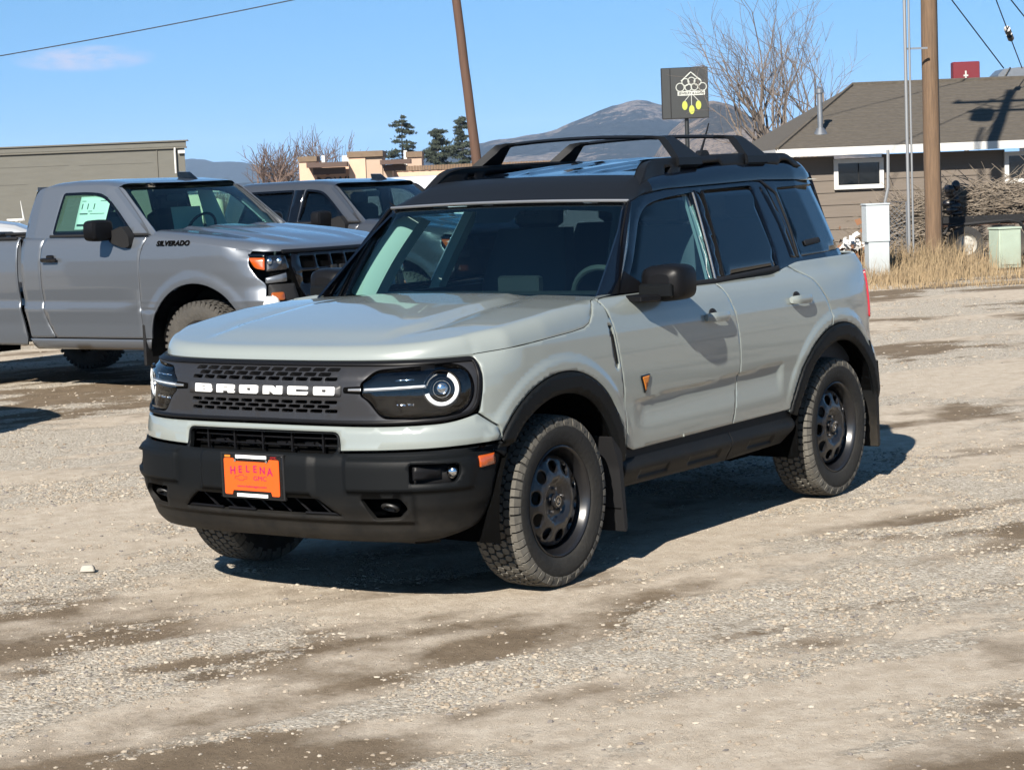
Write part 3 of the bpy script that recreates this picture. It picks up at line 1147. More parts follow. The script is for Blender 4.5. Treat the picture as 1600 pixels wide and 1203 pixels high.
qp = [X(-2.30, 1.235, .0), X(-2.44, 1.16, .05), X(-2.545, 1.038, .04), X(-2.582, .965, .03)]+archR2+[X(-3.235, .46, .0), X(-3.22, .62, .02), X(-3.16, .66, .02), X(-3.14, .88, .03), X(-3.18, .90, .02), X(-3.32, .90, 0), X(-3.32, 1.17, .0), X(-3.17, 1.17, .02), X(-3.17, 1.262, .02), X(-2.42, 1.250, .03)]
sides('quarter_panel', fil(qp, .02, 5), SW.P, 'paint', suv, h=.018)
tl = fil([X(-3.145, .905), X(-3.40, .905), X(-3.40, 1.165), X(-3.175, 1.165)], .02, 5)
sides('tail_lamp', tl, SW.P, 'red_lens', suv, h=.03, push=.006)
rb = fil([X(-3.245, .66, .01), X(-3.245, .44), X(-3.30, .36), (SW.umax-.0, .34), (SW.umax, .66)], .02, 4)
sides('rear_bumper', rb, SW.P, 'plastic', suv, h=.05, push=.01)
tg = fil([X(-3.325, 1.262), X(-3.325, .665), (SW.umax, .665, 0), (SW.umax, 1.262, 0)], .02, 4)
sides('tailgate', tg, SW.P, 'paint', suv, h=.05)
# --- badge
bdg = fil([X(-.642, .834, .012), X(-.724, .839, .012), X(-.680, .752, .006)], .01, 4)
sides('door_badge', bdg, SW.P, 'gloss_black', suv, h=.01, push=.007, depth=.007, gap=0)
b2 = fil([X(-.652, .828, .008), X(-.714, .832, .008), X(-.681, .766, .004)], .006, 4)
sides('badge_inlay', b2, SW.P, 'badge_orange', suv, h=.01, push=.0088, depth=.002, gap=0)
mat('rust_dark', (.20, .05, .01), .5)
sides('badge_horse', fil([X(-.674, .800), X(-.690, .802), X(-.682, .776)], .002, 3), SW.P, 'rust_dark', suv, h=.01, push=.0100, depth=.001, gap=0)
# --- handles
for hx, hz in ((-1.355, 1.046), (-2.235, 1.068)):
    for s_ in (1, -1):
        yb = SW.P([X(hx, hz)])[0][1]
        g = G()
        xs = np.linspace(.105, -.105, 13)
        rows = []
        for x_ in xs:
            f = 1-(abs(x_)/.108)**4
            yo = yb+.012+.030*f**.7
            hh_ = .023*(.75+.25*f)
            zc = hz-.01*(-x_/.1)*.2
            rows.append([(hx+x_, s_*(yo-.014), zc-hh_*.8), (hx+x_, s_*(yo-.004), zc-hh_), (hx+x_, s_*yo, zc-hh_*.5), (hx+x_, s_*(yo+.002), zc+hh_*.3), (hx+x_, s_*(yo-.004), zc+hh_), (hx+x_, s_*(yo-.014), zc+hh_*.8)])
        g.grid(rows, close=True)
        g.add([rows[0][i] for i in range(6)], [(0, 1, 2, 3, 4, 5)])
        g.add([rows[-1][i] for i in range(6)], [(5, 4, 3, 2, 1, 0)])
        for e_ in (.085, -.085):
            g.box((hx+e_, s_*(yb+.008), hz), (.035, .03, .026), ch=.004)
        g.obj('door_handle', 'paint', suv)
    cup = fil([X(hx+.075, hz+.028), X(hx-.055, hz+.032), X(hx-.055, hz-.034), X(hx+.075, hz-.036)], .03, 6)
    cup = np.array([(X2U(hx-.002)+.040*cos(a)-.025, hz+.012+.030*sin(a)) for a in np.linspace(0, 2*pi, 24, endpoint=False)])
    sides('handle_cup_shade', cup, SW.P, 'plastic_dark', suv, h=.012, push=.003, depth=.003)  # dark ellipse painted in for the shade inside the body-coloured cup
# --- cladding
def ringpoly(c0, a0, a1, ro, ri, n=34):
    t = np.radians(np.linspace(a0, a1, n))
    return np.array([(c0+ro*cos(a), .36+ro*sin(a)) for a in t]+[(c0+ri*cos(a), .36+ri*sin(a)) for a in t[::-1]])
def clad(uv, cc=AF):
    P = SW.P(uv)
    uv = np.atleast_2d(uv)
    r = np.hypot(uv[:, 0]-cc, uv[:, 1]-.36)
    P[:, 1] += .014*sm(.556, .545, r)-.02*sm(.485, .46, r)
    return P
sides('arch_cladding', ringpoly(AF, 12, 149, RA-.001, .462), lambda p: clad(p, AF), 'plastic', suv, h=.02, depth=.02, gap=.001)
sides('arch_cladding', ringpoly(AR, 8, 166, RA-.001, .462), lambda p: clad(p, AR), 'plastic', suv, h=.02, depth=.02, gap=.001)
def rock(uv):
    P = SW.P(uv)
    z = P[:, 2]
    P[:, 1] = .872+.040*np.exp(-((z-.425)/.055)**2)*1.0+.0*z
    x = P[:, 0]
    for a_, b_ in ((-.66, -.92), (-1.11, -1.40), (-1.70, -1.95)):
        P[:, 1] -= .010*sm(a_+.01, a_-.01, x)*sm(b_-.01, b_+.01, x)*sm(.368, .378, z)*(1-sm(.402, .414, z))
    return P
sides('rocker_cladding', fil([X(-.50, .478, .01), X(-.52, .345, .02), X(-1.50, .338, .0), X(-1.515, .50, 0), X(-.95, .492, 0)], .01, 4), rock, 'plastic', suv, h=.014, depth=.03)
sides('rocker_cladding', fil([X(-1.515, .50, .0), X(-1.50, .338, .0), X(-2.08, .350, .03), X(-2.19, .44, .02), X(-2.17, .50, .01)], .01, 4), rock, 'plastic', suv, h=.014, depth=.03)
for s_ in (1, -1):
    g = G()
    g.box((-1.33, s_*.865, .49), (1.70, .05, .05))
    g.obj('sill', 'plastic_dark', suv)
# wheel wells and flaps
for cx in (0, -2.67):
    for s_ in (1, -1):
        g = G()
        t = np.radians(np.linspace(-12, 192, 30))
        g.grid([[(cx+.475*cos(a), s_*.915, .36+.475*sin(a)) for a in t], [(cx+.475*cos(a), s_*.52, .36+.475*sin(a)) for a in t]])
        n = len(t)
        g.add([(cx+.475*cos(a), s_*.52, .36+.475*sin(a)) for a in t], [tuple(range(n))])
        g.obj('wheel_liner', 'deep', suv, smooth=False)
for s_ in (1, -1):
    g = G()
    g.prism(fil([(-.385, .60), (-.47, .52), (-.500, .17, .03), (-.478, .155, .02), (-.445, .45)], .02, 4), lambda a, b: (a, s_*.74, b), lambda a, b: (a, s_*.925, b))
    g.obj('mud_flap', 'plastic_dark', suv)
    g = G()
    g.prism(fil([(-3.06, .80), (-3.155, .62), (-3.165, .205, .02), (-3.135, .20, .01), (-3.115, .60)], .02, 4), lambda a, b: (a, s_*.72, b), lambda a, b: (a, s_*.925, b))
    g.obj('mud_flap', 'plastic', suv)
# underbody
g = G()
g.box((-1.35, 0, .36), (3.6, 1.0, .16))
g.box((-1.35, 0, .48), (1.66, 1.70, .06))
g.box((-3.1, 0, .55), (.6, 1.5, .3))
g.box((.45, 0, .42), (.5, 1.3, .22))
g.box((.18, 0, .305), (.62, 1.15, .05))  # unseen tray, added to close a sunlit slit in the nose's ground shadow
g.box((.60, 0, .335), (.30, 1.05, .03))  # front piece of the added tray, blocks the sun behind the bumper lip
g.cyl((0, -.8, .34), (0, .8, .34), .05)
g.cyl((-2.67, -.8, .34), (-2.67, .8, .34), .06)
g.box((-2.05, .55, .34), (.35, .30, .12))
g.obj('underbody', 'deep', suv)
skid = fil([(-.80, .287), (.80, .287), (.66, .262), (-.66, .262)], .01, 4)
g = G()
for (x0, z0), (x1, z1) in (((.66, .285), (.40, .245)),):
    g.add([(x0, -.62, z0), (x0, .62, z0), (x1, .56, z1), (x1, -.56, z1), (x0-.01, -.62, z0-.012), (x0-.01, .62, z0-.012), (x1, .56, z1-.012), (x1, -.56, z1-.012)], [(0, 1, 2, 3), (4, 7, 6, 5), (0, 4, 5, 1), (1, 5, 6, 2), (2, 6, 7, 3), (3, 7, 4, 0)])
g.obj('skid_plate', 'plastic', suv)

# --- hood
def interp(x, t):
    t = sorted(t)
    return np.interp(x, [a for a, b in t], [b for a, b in t])
seam3 = SW.P(np.array(seam_h))
sx_, sy_, sz_ = seam3.T
HX = np.r_[sx_, -.52][::-1]
HY = np.r_[sy_-.002, .800][::-1]
HZ = np.r_[sz_, 1.192][::-1]
HX[0] = -.52
frontc = SW.P(np.stack([np.linspace(0, 1.03, 30), np.full(30, 1.024)], 1))
def hood_pt(a, b):
    """a in [-1,1] across, b in [0,1] from nose to cowl"""
    ya = abs(a)
    xf = np.interp(ya*frontc[-1, 1], frontc[:, 1], frontc[:, 0])
    x = xf+(-.52-xf)*b
    ye = np.interp(x, HX, HY) if x < HX[-1] else HY[-1]
    zs = np.interp(x, HX, HZ) if x < HX[-1] else 1.026
    if x > HX[-1]:
        zs = 1.024+.010*(1-(x-HX[-1])/.3)
    y = a*ye if x < HX[-1] else a*ye
    zt = interp(x, [(-.6, 1.197), (-.35, 1.190), (-.06, 1.172), (.2, 1.143), (.42, 1.116), (.55, 1.096), (.64, 1.080), (.72, 1.065), (.8, 1.05)])+.014*(1-ya**2)
    # raised centre panel with soft creases that converge forward
    cw = .60-.10*b
    zt += .013*(1-sm(cw-.028, cw+.004, ya))*sm(.05, .22, b)*(1-sm(.93, 1., b))
    zt -= .007*math.exp(-((ya-cw-.03)/.05)**2)*sm(.08, .3, b)
    p = min(1, (1-ya)/.066)
    q = min(1, b*(xf+.52)/.058)
    k = 3.4
    r = min(1, ((1-p)**k+(1-q)**k)**(1/k))
    S_ = (1-r**2)**.5
    zt = max(zt, zs+.002)
    return (x, y, zs+(zt-zs)*S_)
aa = np.sin(np.linspace(-pi/2, pi/2, 61))
aa = np.sign(aa)*(1-(1-np.abs(aa))**1.15)
bb = np.r_[np.linspace(0, .09, 12)**1.0, np.linspace(.11, 1, 44)]
bb[:12] = .09*(np.linspace(0, 1, 12))**1.6
g = G()
g.grid([[hood_pt(a, b) for a in aa] for b in bb])
# turned down flange round the edge
fr = [hood_pt(a, 0) for a in aa]
g.grid([[(x, y, z-.0) for x, y, z in fr], [(x-.012, y, z-.018) for x, y, z in fr]])
g.obj('hood', 'paint', suv, ang=50)
# cowl and wiper
g = G()
g.add([(-.50, -.80, 1.180), (-.50, .80, 1.180), (-.72, .80, 1.188), (-.72, -.80, 1.188)], [(0, 1, 2, 3)])
g.obj('cowl', 'plastic_dark', suv)
for s_ in (1, -1):
    g = G()
    g.add([(-.37, s_*.885, 1.170), (-.42, s_*.862, 1.196), (-.56, s_*.845, 1.203), (-.54, s_*.78, 1.200), (-.50, s_*.79, 1.190)], [(0, 1, 2, 3, 4)])
    g.obj('cowl_corner', 'paint', suv)

# --- greenhouse
def gy(x):
    return np.interp(x, [-3.4, -3.25, -3.1, -3.0, -2.8, -2.4, -1.5, -.85, -.5], [.55, .68, .772, .803, .828, .838, .848, .838, .795])
def GS(uv):      # chart: (x, z)
    uv = np.atleast_2d(np.asarray(uv, float))
    x, z = uv[:, 0], uv[:, 1]
    y = gy(x)-.385*(z-1.2)-.13*(z-1.2)**2
    return np.stack([x, y, z], 1)
# window outlines
wf_ = [(-.74, 1.222, .02), (-1.055, 1.525, .06), (-1.17, 1.582, .08), (-1.34, 1.607, .1), (-1.635, 1.627, .01), (-1.505, 1.212, .01), (-.85, 1.205, .01)]
wr_ = [(-1.735, 1.634, .01), (-2.285, 1.646, .03), (-2.235, 1.30, .06), (-2.205, 1.240, .02), (-1.60, 1.215, .01)]
wv_ = [(-2.318, 1.640, .01), (-2.370, 1.60, .02), (-2.385, 1.275, .03), (-2.30, 1.250, .02), (-2.262, 1.262, .02), (-2.275, 1.36, .04)]
wq_ = [(-2.555, 1.628, .02), (-3.115, 1.638, .02), (-3.175, 1.45, .1), (-3.205, 1.290, .02), (-2.50, 1.272, .02)]
shell = [(-.50, 1.190, .01), (-.985, 1.600, .02), (-1.10, 1.640, .05), (-1.5, 1.675, .1), (-2.4, 1.70, .1), (-3.12, 1.70, .06), (-3.17, 1.55, .1), (-3.235, 1.24, .01), (-2.42, 1.240, .01), (-2.28, 1.222, .01), (-1.55, 1.196, .1), (-.9, 1.192, .1)]
wins = [fil(q, .02, 5) for q in (wf_, wr_, wq_)]
NF = lambda p: GS(p)
sides('cabin_frame', fil(shell, .02, 5), NF, 'black_paint', suv, holes=wins, h=.025, flip=True, depth=.012, bevel=.2)
WR = [fil(q, .02, 5) for q in (wf_, wr_, wq_)]
for q, mm, nm in zip(WR, ('side_glass', 'privacy_glass', 'privacy_glass'), ('door_glass', 'door_glass', 'quarter_glass')):
    sides(nm, q, NF, mm, suv, h=.05, flip=True, push=-.005, depth=.001, gap=-.004)
# glossy pillar covers and seals
def strip(name, pts, wd, m, push=.004, par=suv):
    """band of given width along a polyline in the cabin chart"""
    pts = np.array(pts, float)
    t = np.gradient(pts, axis=0)
    t /= np.linalg.norm(t, axis=1)[:, None]
    n_ = np.stack([-t[:, 1], t[:, 0]], 1)
    pol = np.vstack([pts+n_*wd/2, (pts-n_*wd/2)[::-1]])
    sides(name, pol, NF, m, par, h=.03, flip=True, push=push, depth=.006, gap=0)
strip('pillar_cover', [(-1.545, 1.208), (-1.62, 1.42), (-1.69, 1.628)], .060, 'gloss_black')
strip('window_seal', [(-1.602, 1.212), (-1.672, 1.42), (-1.742, 1.632)], .012, 'plastic_satin', .006)
strip('window_seal', [(-1.508, 1.212), (-1.572, 1.42), (-1.642, 1.625)], .010, 'silver_trim', .006)
strip('belt_moulding', [(-.70, 1.203), (-1.5, 1.205), (-2.20, 1.228)], .022, 'plastic_dark', .006)
strip('drip_rail', [(-.985, 1.592), (-1.15, 1.634), (-1.35, 1.655), (-1.7, 1.668), (-2.25, 1.680), (-2.40, 1.672), (-2.52, 1.60), (-2.50, 1.40), (-2.46, 1.27)], .016, 'plastic_dark', .005)
strip('pillar_cover', [(-2.40, 1.64), (-2.425, 1.45), (-2.41, 1.27)], .07, 'gloss_black', .003)
gv = fil([(-2.60, 1.352), (-2.80, 1.362), (-2.80, 1.330), (-2.60, 1.318)], .014, 5)
sides('quarter_vent', gv, NF, 'plastic_dark', suv, h=.03, flip=True, push=.003, depth=.004)

# windshield
def WSP(uv):      # chart: (y, s) s = 0 base .. 1 top
    uv = np.atleast_2d(np.asarray(uv, float))
    y, s = uv[:, 0], uv[:, 1]
    hw = .800+(.690-.800)*s
    a = y/hw
    xb = -.60-.0*s+.065*(a**2)*-1
    xt = -.950-.040*a**2
    x = xb+(xt-xb)*s
    z = 1.150+.022*a**2*0+(1.610-1.150)*s-.012*a**2*s
    bow = .02*np.sin(pi*s)
    return np.stack([x+bow, y, z+bow*.6], 1)
wsp = fil([(-.775, .02), (.775, .02), (.672, .985), (-.672, .985)], .03, 5)
panel('windshield', wsp, WSP, 'windshield_glass', suv, h=.06, depth=.001)
edge = fil([(-.803, -.02), (.803, -.02), (.696, 1.0), (-.696, 1.0)], .01, 4)
inn = fil([(-.735, .10, .05), (.735, .10, .05), (.628, .905, .06), (.30, .93, .1), (.13, .93, .02), (.11, .80, .04), (-.11, .80, .04), (-.13, .93, .02), (-.30, .93, .1), (-.628, .905, .06)], .03, 6)
panel('windshield_band', edge, WSP, 'gloss_black', suv, holes=[inn], h=.05, push=-.004, depth=.002, holeflange=False)
g = G()
q = WSP(np.array([(a, 1.012) for a in np.linspace(-.69, .69, 25)]))
g.tube(q+[.004, 0, .004], .0075, 6)
g.obj('header_trim', 'silver_trim', suv)
# outer A pillars
for s_ in (1, -1):
    rows = []
    for t in np.linspace(0, 1, 14):
        w0 = WSP([(s_*(.800-.110*t), t)])[0]+[0.004, s_*.002, .004]
        xg, zg = -.66+(-1.035+.66)*t, 1.200+(1.59-1.200)*t
        g1 = GS([(xg, zg)])[0]*[1, s_, 1]+[0, s_*.006, 0]
        md = (w0+g1)/2+np.array([.022, s_*.022, .012])
        rows.append([w0-[.02, 0, .02], w0, w0*.6+md*.4+[.004, 0, .004], md, g1*.6+md*.4+[0, s_*.003, 0], g1, g1-[0, s_*.02, 0]])
    g = G()
    g.grid(rows)
    g.obj('windshield_pillar', 'gloss_black', suv, ang=60)
    g = G()
    g.tube([np.array(r[1])+[.003, 0, .003] for r in rows], .005, 5)
    g.obj('pillar_trim', 'plastic_satin', suv)

# roof
def roof_pt(a, b):
    """a across, b 0 front .. 1 rear"""
    ya = abs(a)
    xf = -.955-.04*ya**2
    xr_ = -3.17+.10*ya**3
    x = xf+(xr_-xf)*b
    zs = interp(x, [(-.9, 1.600), (-1.0, 1.610), (-1.15, 1.638), (-1.4, 1.655), (-2.4, 1.675), (-3.3, 1.66)])
    ye = GS([(x, zs)])[0][1]+.010
    ye = np.interp(x, [-3.2, -3.08, -1.2, -1.0, -.9], [.55, ye, ye, .700, .700]) if (x > -1.2 or x < -3.08) else ye
    zt = interp(x, [(-.94, 1.612), (-1.0, 1.640), (-1.08, 1.675), (-1.16, 1.702), (-1.25, 1.718), (-1.4, 1.730), (-1.7, 1.752), (-2.1, 1.778), (-2.5, 1.790), (-2.90, 1.783), (-3.03, 1.762), (-3.12, 1.72), (-3.18, 1.68)])
    if x > -1.2:
        zt -= .030*ya**2*sm(-1.3, -1.0, x)
    zt = max(zt, zs)
    crown = .018*(1-ya**2)*sm(-1.0, -1.3, x)
    p = min(1, (1-ya)/.17)
    S_ = (1-(1-p)**2.3)**.55
    z = zs+(zt-zs)*S_+crown
    # long ribs pressed into the roof
    for c_ in (.22, .46):
        z += .010*(1-sm(.03, .07, abs(ya-c_)))*sm(-1.32, -1.42, x)*sm(-3.0, -2.8, x)
    return (x, a*ye, z)
ra = np.sin(np.linspace(-pi/2, pi/2, 71))
ra = np.sign(ra)*(1-(1-np.abs(ra))**1.1)
rb_ = np.linspace(0, 1, 70)
RG = [[roof_pt(a, b) for a in ra] for b in rb_]
k = next(i for i, r in enumerate(RG) if r[35][0] < -1.225)
g = G()
g.grid(RG[:k+1])
g.obj('roof_header', 'rack_black', suv, ang=70)
g = G()
g.grid(RG[k:])
g.obj('roof', 'black_paint', suv, ang=70)
# rear glass and spoiler
g = G()
rows = []
for t in np.linspace(0, 1, 6):
    rows.append([(-3.19-.10*t-.0*a*a, a*(.53+.10*t), 1.70-.44*t) for a in np.linspace(-1, 1, 9)])
g.grid(rows)
g.obj('rear_window', 'privacy_glass', suv)
for s_ in (1, -1):
    g = G()
    rows = []
    for t in np.linspace(0, 1, 8):
        z = 1.70-.46*t
        o1 = GS([(-3.15-.075*t, z)])[0]*[1, s_, 1]
        rows.append([o1+[.02, 0, 0], o1, (o1[0]-.025, o1[1]-s_*.05, z), (-3.19-.10*t, s_*(.53+.10*t), z)])
    g.grid(rows)
    g.obj('rear_pillar', 'black_paint', suv, ang=70)
g = G()
g.add([(-3.08, -.5, 1.72), (-3.08, .5, 1.72), (-3.20, .48, 1.70), (-3.20, -.48, 1.70), (-3.08, -.5, 1.69), (-3.08, .5, 1.69), (-3.20, .48, 1.685), (-3.20, -.48, 1.685)], [(0, 1, 2, 3), (4, 7, 6, 5), (0, 4, 5, 1), (1, 5, 6, 2), (2, 6, 7, 3), (3, 7, 4, 0)])
g.obj('spoiler', 'black_paint', suv)

# roof rails and cross bars
hole = fil([(-1.46, 1.722), (-1.475, 1.752), (-1.535, 1.757), (-1.50, 1.722)], .006, 3)
railp = fil([(-1.165, 1.668, .01), (-1.305, 1.780, .05), (-1.40, 1.797, .1), (-2.2, 1.815, .2), (-2.78, 1.810, .05), (-2.935, 1.735, .02), (-2.84, 1.735, .02), (-2.78, 1.770, .02), (-2.70, 1.772, .02), (-2.66, 1.745, .01), (-2.52, 1.745, .01), (-2.49, 1.775, .02), (-2.33, 1.776, .02), (-2.28, 1.740, .01), (-2.06, 1.738, .01), (-2.02, 1.775, .02), (-1.63, 1.760, .02), (-1.60, 1.700, .01)], .02, 4)
def rail_surf(y0, sl):
    return lambda p: np.stack([p[:, 0], y0-(p[:, 1]-1.70)*sl-.02*sm(-1.4, -1.17, p[:, 0])*-1, p[:, 1]], 1)
for s_ in (1, -1):
    fo = rail_surf(.615, .18)
    fi = rail_surf(.565, .12)
    P_ = railp
    g = G()
    o_ = fo(P_)*[1, s_, 1]
    i_ = fi(P_)*[1, s_, 1]
    me = panel('roof_rail', railp, fo, None, holes=[hole], h=.03, flip=True, depth=.05, gap=0, mirror=(s_ < 0), make=False)
    ro = link('roof_rail', me, 'rack_black', suv)
    me2 = panel('roof_rail_inner', railp, fi, None, holes=[hole], h=.03, flip=False, depth=.001, gap=0, mirror=(s_ < 0), make=False)
    link('rail_inner_face', me2, 'rack_black', ro)
for bx in (-1.70, -2.41):
    cb = bpy.data.objects.new('cross_bar', None)
    COL.objects.link(cb)
    cb.parent = suv
    g = G()
    rows = []
    for y in np.linspace(-.50, .50, 25):
        zc = 1.900+.020*(1-(y/.5)**2)
        rows.append([(bx+.040, y, zc-.004), (bx+.022, y, zc+.007), (bx-.02, y, zc+.008), (bx-.040, y, zc-.002), (bx-.02, y, zc-.011), (bx+.022, y, zc-.012)])
    g.grid(rows, close=True)
    g.obj('bar', 'rack_black', cb, ang=60)
    for s_ in (1, -1):
        g = G()
        sec = []
        for t, yy, zz, wx, th in ((0, .625, 1.765, .115, .03), (.15, .618, 1.80, .110, .032), (.75, .530, 1.885, .055, .036), (.9, .503, 1.905, .046, .030), (1, .44, 1.912, .044, .014), (1.2, .39, 1.911, .042, .012)):
            sec.append([(bx+wx, s_*yy, zz), (bx-wx, s_*yy, zz), (bx-wx*.9, s_*(yy-th), zz-th*.55), (bx+wx*.9, s_*(yy-th), zz-th*.55)])
        g.grid(sec, close=True)
        g.add(sec[0], [(0, 1, 2, 3)])
        g.add(sec[-1], [(3, 2, 1, 0)])
        g.obj('bar_foot', 'rack_black', cb, ang=25)
g = G()
g.prism(fil([(-2.87, 1.80), (-2.90, 1.845), (-2.96, 1.848), (-3.00, 1.80)], .02, 4), lambda a, b: (a, -.02, b), lambda a, b: (a, .02, b))
g.tube([(-2.92, 0, 1.835), (-2.97, 0, 1.91), (-3.02, 0, 1.995)], [.009, .006, .004], 6)
g.obj('antenna', 'rack_black', suv)

# mirrors
for s_ in (1, -1):
    mr_ = bpy.data.objects.new('door_mirror', None)
    COL.objects.link(mr_)
    mr_.parent = suv
    g = G()
    rows = []
    # shell lofted front to back
    for t, sc_ in ((0, .50), (.06, .78), (.18, .93), (.4, 1.0), (.8, 1.0), (1.0, .97)):
        x_ = -.765-.155*t
        sec = []
        for a in np.linspace(0, 2*pi, 28, endpoint=False):
            ca, sa = cos(a), sin(a)
            e_ = .52
            yy = .965+.112*sc_*math.copysign(abs(ca)**e_, ca)
            zz = 1.238+.082*sc_*math.copysign(abs(sa)**e_, sa)
            if ca < 0:
                zz -= .004
            sec.append((x_, s_*yy, zz))
        rows.append(sec)
    g.grid(rows, close=True)
    g.add(rows[0], [tuple(range(28))])
    g.obj('mirror_shell', 'gloss_black' if 0 else 'plastic_satin', mr_, ang=40)
    g = G()
    g.add([(p[0]+.012, p[1], p[2]) for p in rows[-1]], [tuple(range(28))])
    g.obj('mirror_glass', 'chrome', mr_)
    g = G()
    g.box((-.762, s_*.955, 1.205), (.03, .17, .062), ch=.008)
    g.obj('mirror_cap', 'plastic', mr_)
    g = G()
    g.box((-.70, s_*.905, 1.176), (.12, .16, .030), rz=-s_*.35, ch=.006)
    g.add(GS([(-.60, 1.20), (-.86, 1.20), (-.86, 1.225), (-.74, 1.30)])*[1, s_, 1]+[0, s_*.012, 0], [(0, 1, 2, 3)])
    g.obj('mirror_arm', 'plastic_satin', mr_)

# interior
g = G()
g.box((-1.75, 0, .62), (2.6, 1.56, .12))
g.obj('cabin_floor', 'interior_dark', suv)
g = G()
rows = []
for y in np.linspace(-.74, .74, 17):
    rows.append([(-.62, y, 1.10), (-.66, y, 1.150), (-.85, y, 1.185), (-1.02, y, 1.19), (-1.10, y, 1.15), (-1.12, y, .95)])
g.grid(rows)
g.box((-1.09, .0, 1.205), (.05, .24, .11), ch=.01)
g.obj('dashboard', 'interior_dark', suv)
g = G()
t = np.linspace(0, 2*pi, 40)
g.tube(np.stack([-1.27+.06*np.sin(t), .38+.185*np.cos(t), 1.115+.175*np.sin(t)], 1), .015, 8, caps=False)
g.box((-1.26, .38, 1.11), (.04, .13, .10), ch=.015)
g.box((-1.265, .38, 1.115), (.02, .35, .03))
g.obj('steering_wheel', 'interior_mid', suv)
def seat(x, y, wd=.52, name='seat'):
    g = G()
    g.box((x, y, .80), (.52, wd, .18), ch=.03)
    rows = []
    for t in np.linspace(0, 1, 10):
        xx = x-.20-.20*t
        zz = .85+.62*t
        w2 = wd/2*(1-.22*max(0, t-.6)/.4*1.0)
        rows.append([(xx+.07, y-w2*.8, zz), (xx+.05, y-w2, zz), (xx-.06, y-w2*.95, zz), (xx-.06, y+w2*.95, zz), (xx+.05, y+w2, zz), (xx+.07, y+w2*.8, zz)])
    g.grid(rows, close=True)
    g.add(rows[-1], [tuple(range(6))])
    g.box((x-.43, y, 1.545), (.10, .27, .17), ch=.035)
    for d_ in (-.06, .06):
        g.cyl((x-.42, y+d_, 1.44), (x-.43, y+d_, 1.50), .008, n=6)
    g.obj(name, 'interior_dark', suv)
seat(-1.42, .38)
seat(-1.42, -.38)
seat(-2.28, .40, .62)
seat(-2.28, -.40, .62)
g = G()
for s_ in (1, -1):
    rows = []
    for t in np.linspace(0, 1, 10):     # pale A-pillar trim
        c0 = WSP([(s_*(.775-.115*t), .04+.92*t)])[0]-[.03, 0, .02]
        c1 = c0+np.array([-.20, -s_*.055, -.03])
        rows.append([c0+np.array([.02, s_*.02, 0]), c0+np.array([-.02, -s_*.03, 0]), c0+np.array([-.10, -s_*.075, -.01]), c1])
    g.grid(rows)
    for xa, xb, wd_ in ((-1.515, -1.66, .13), (-2.32, -2.40, .14)):
        rows = []
        for t in np.linspace(0, 1, 7):
            xx = xa+(xb-xa)*t
            p_ = GS([(xx, 1.10+.53*t)])[0]
            rows.append([(xx+wd_/2, s_*(p_[1]-.02), p_[2]), (xx+wd_*.25, s_*(p_[1]-.055), p_[2]), (xx-wd_*.25, s_*(p_[1]-.055), p_[2]), (xx-wd_/2, s_*(p_[1]-.02), p_[2])])
        g.grid(rows)
g.obj('pillar_trim_inner', 'interior_pale', suv)
g = G()
g.grid([[(x, y, 1.655-.02*(y/.6)**2+.03*sm(-1.2, -2.2, x)) for y in np.linspace(-.62, .62, 9)] for x in np.linspace(-1.05, -3.1, 8)])
g.obj('headliner', 'interior_pale', suv)
g = G()
g.box((-1.06, 0, 1.575), (.05, .26, .07), ch=.015)
g.box((-1.03, 0, 1.575), (.08, .16, .05), ch=.01)
for y in (.38, -.38):
    g.box((-1.12, y, 1.615), (.16, .36, .02), ch=.005)
g.obj('rear_view_mirror', 'interior_dark', suv)
for s_ in (1, -1):
    g = G()
    g.box((-1.85, s_*.80, .93), (2.3, .06, .50))
    g.obj('door_trim', 'interior_dark', suv)
for x_, s_, l_ in ((0, 1, True), (0, -1, False), (-2.67, 1, True), (-2.67, -1, False)):
    full_wheel(suv, x_, s_*.918, left=l_, spin=.3 if x_ else 0.)
# ================================================================== pickup trucks (local x forward from the front axle, y left)
mat('truck_paint', (.155, .172, .198), .36, .5, 1, coatr=.05, dirt=(DUST, .5, .22))
mat('truck_paint_two', (.042, .046, .055), .38, .15, 1, coatr=.05)
mat('amber_dim', (.30, .07, .006), .3, coat=1)
mat('silver_paint', (.50, .51, .52), .35, .4, 1)
mat('white_paint', (.78, .79, .80), .3, 0, 1)
mat('sticker', (.80, .86, .80), .6)
mat('ink', (.03, .05, .05), .6)
mat('dark_tyre', (.035, .033, .030), .85, bump=.6, bscale=40, dirt=((.16, .14, .11), 1.2, .4))
mat('rim_grey', (.16, .16, .17), .35, .6)
glass('truck_glass', (.55, .78, .72))
glass('truck_windshield', (.50, .74, .68))
TPLAN = [(.93, 0), (.915, .35), (.87, .65), (.78, .88), (.60, .985), (.3, 1.02), (0, 1.03), (-1, 1.03), (-2, 1.03), (-3.2, 1.03), (-4.25, 1.02), (-4.42, .98), (-4.5, .8), (-4.5, 0)]
TTF = [(1.5, -.4), (1.26, -.15), (1.22, -.09), (1.15, -.03), (1.0, 0), (.9, .0), (.8, .02), (.62, .04), (.5, .03), (.42, -.04), (.3, -.2), (.1, -.4)]
TTS = [(1.5, -.2), (1.40, -.085), (1.36, -.05), (1.30, -.022), (1.18, -.004), (1.05, 0), (.92, -.006), (.80, -.024), (.735, .0), (.71, -.008), (.6, -.026), (.475, -.036), (.40, -.05), (.36, -.09), (.1, -.2)]
TTR = TTS
T_TYRE = None
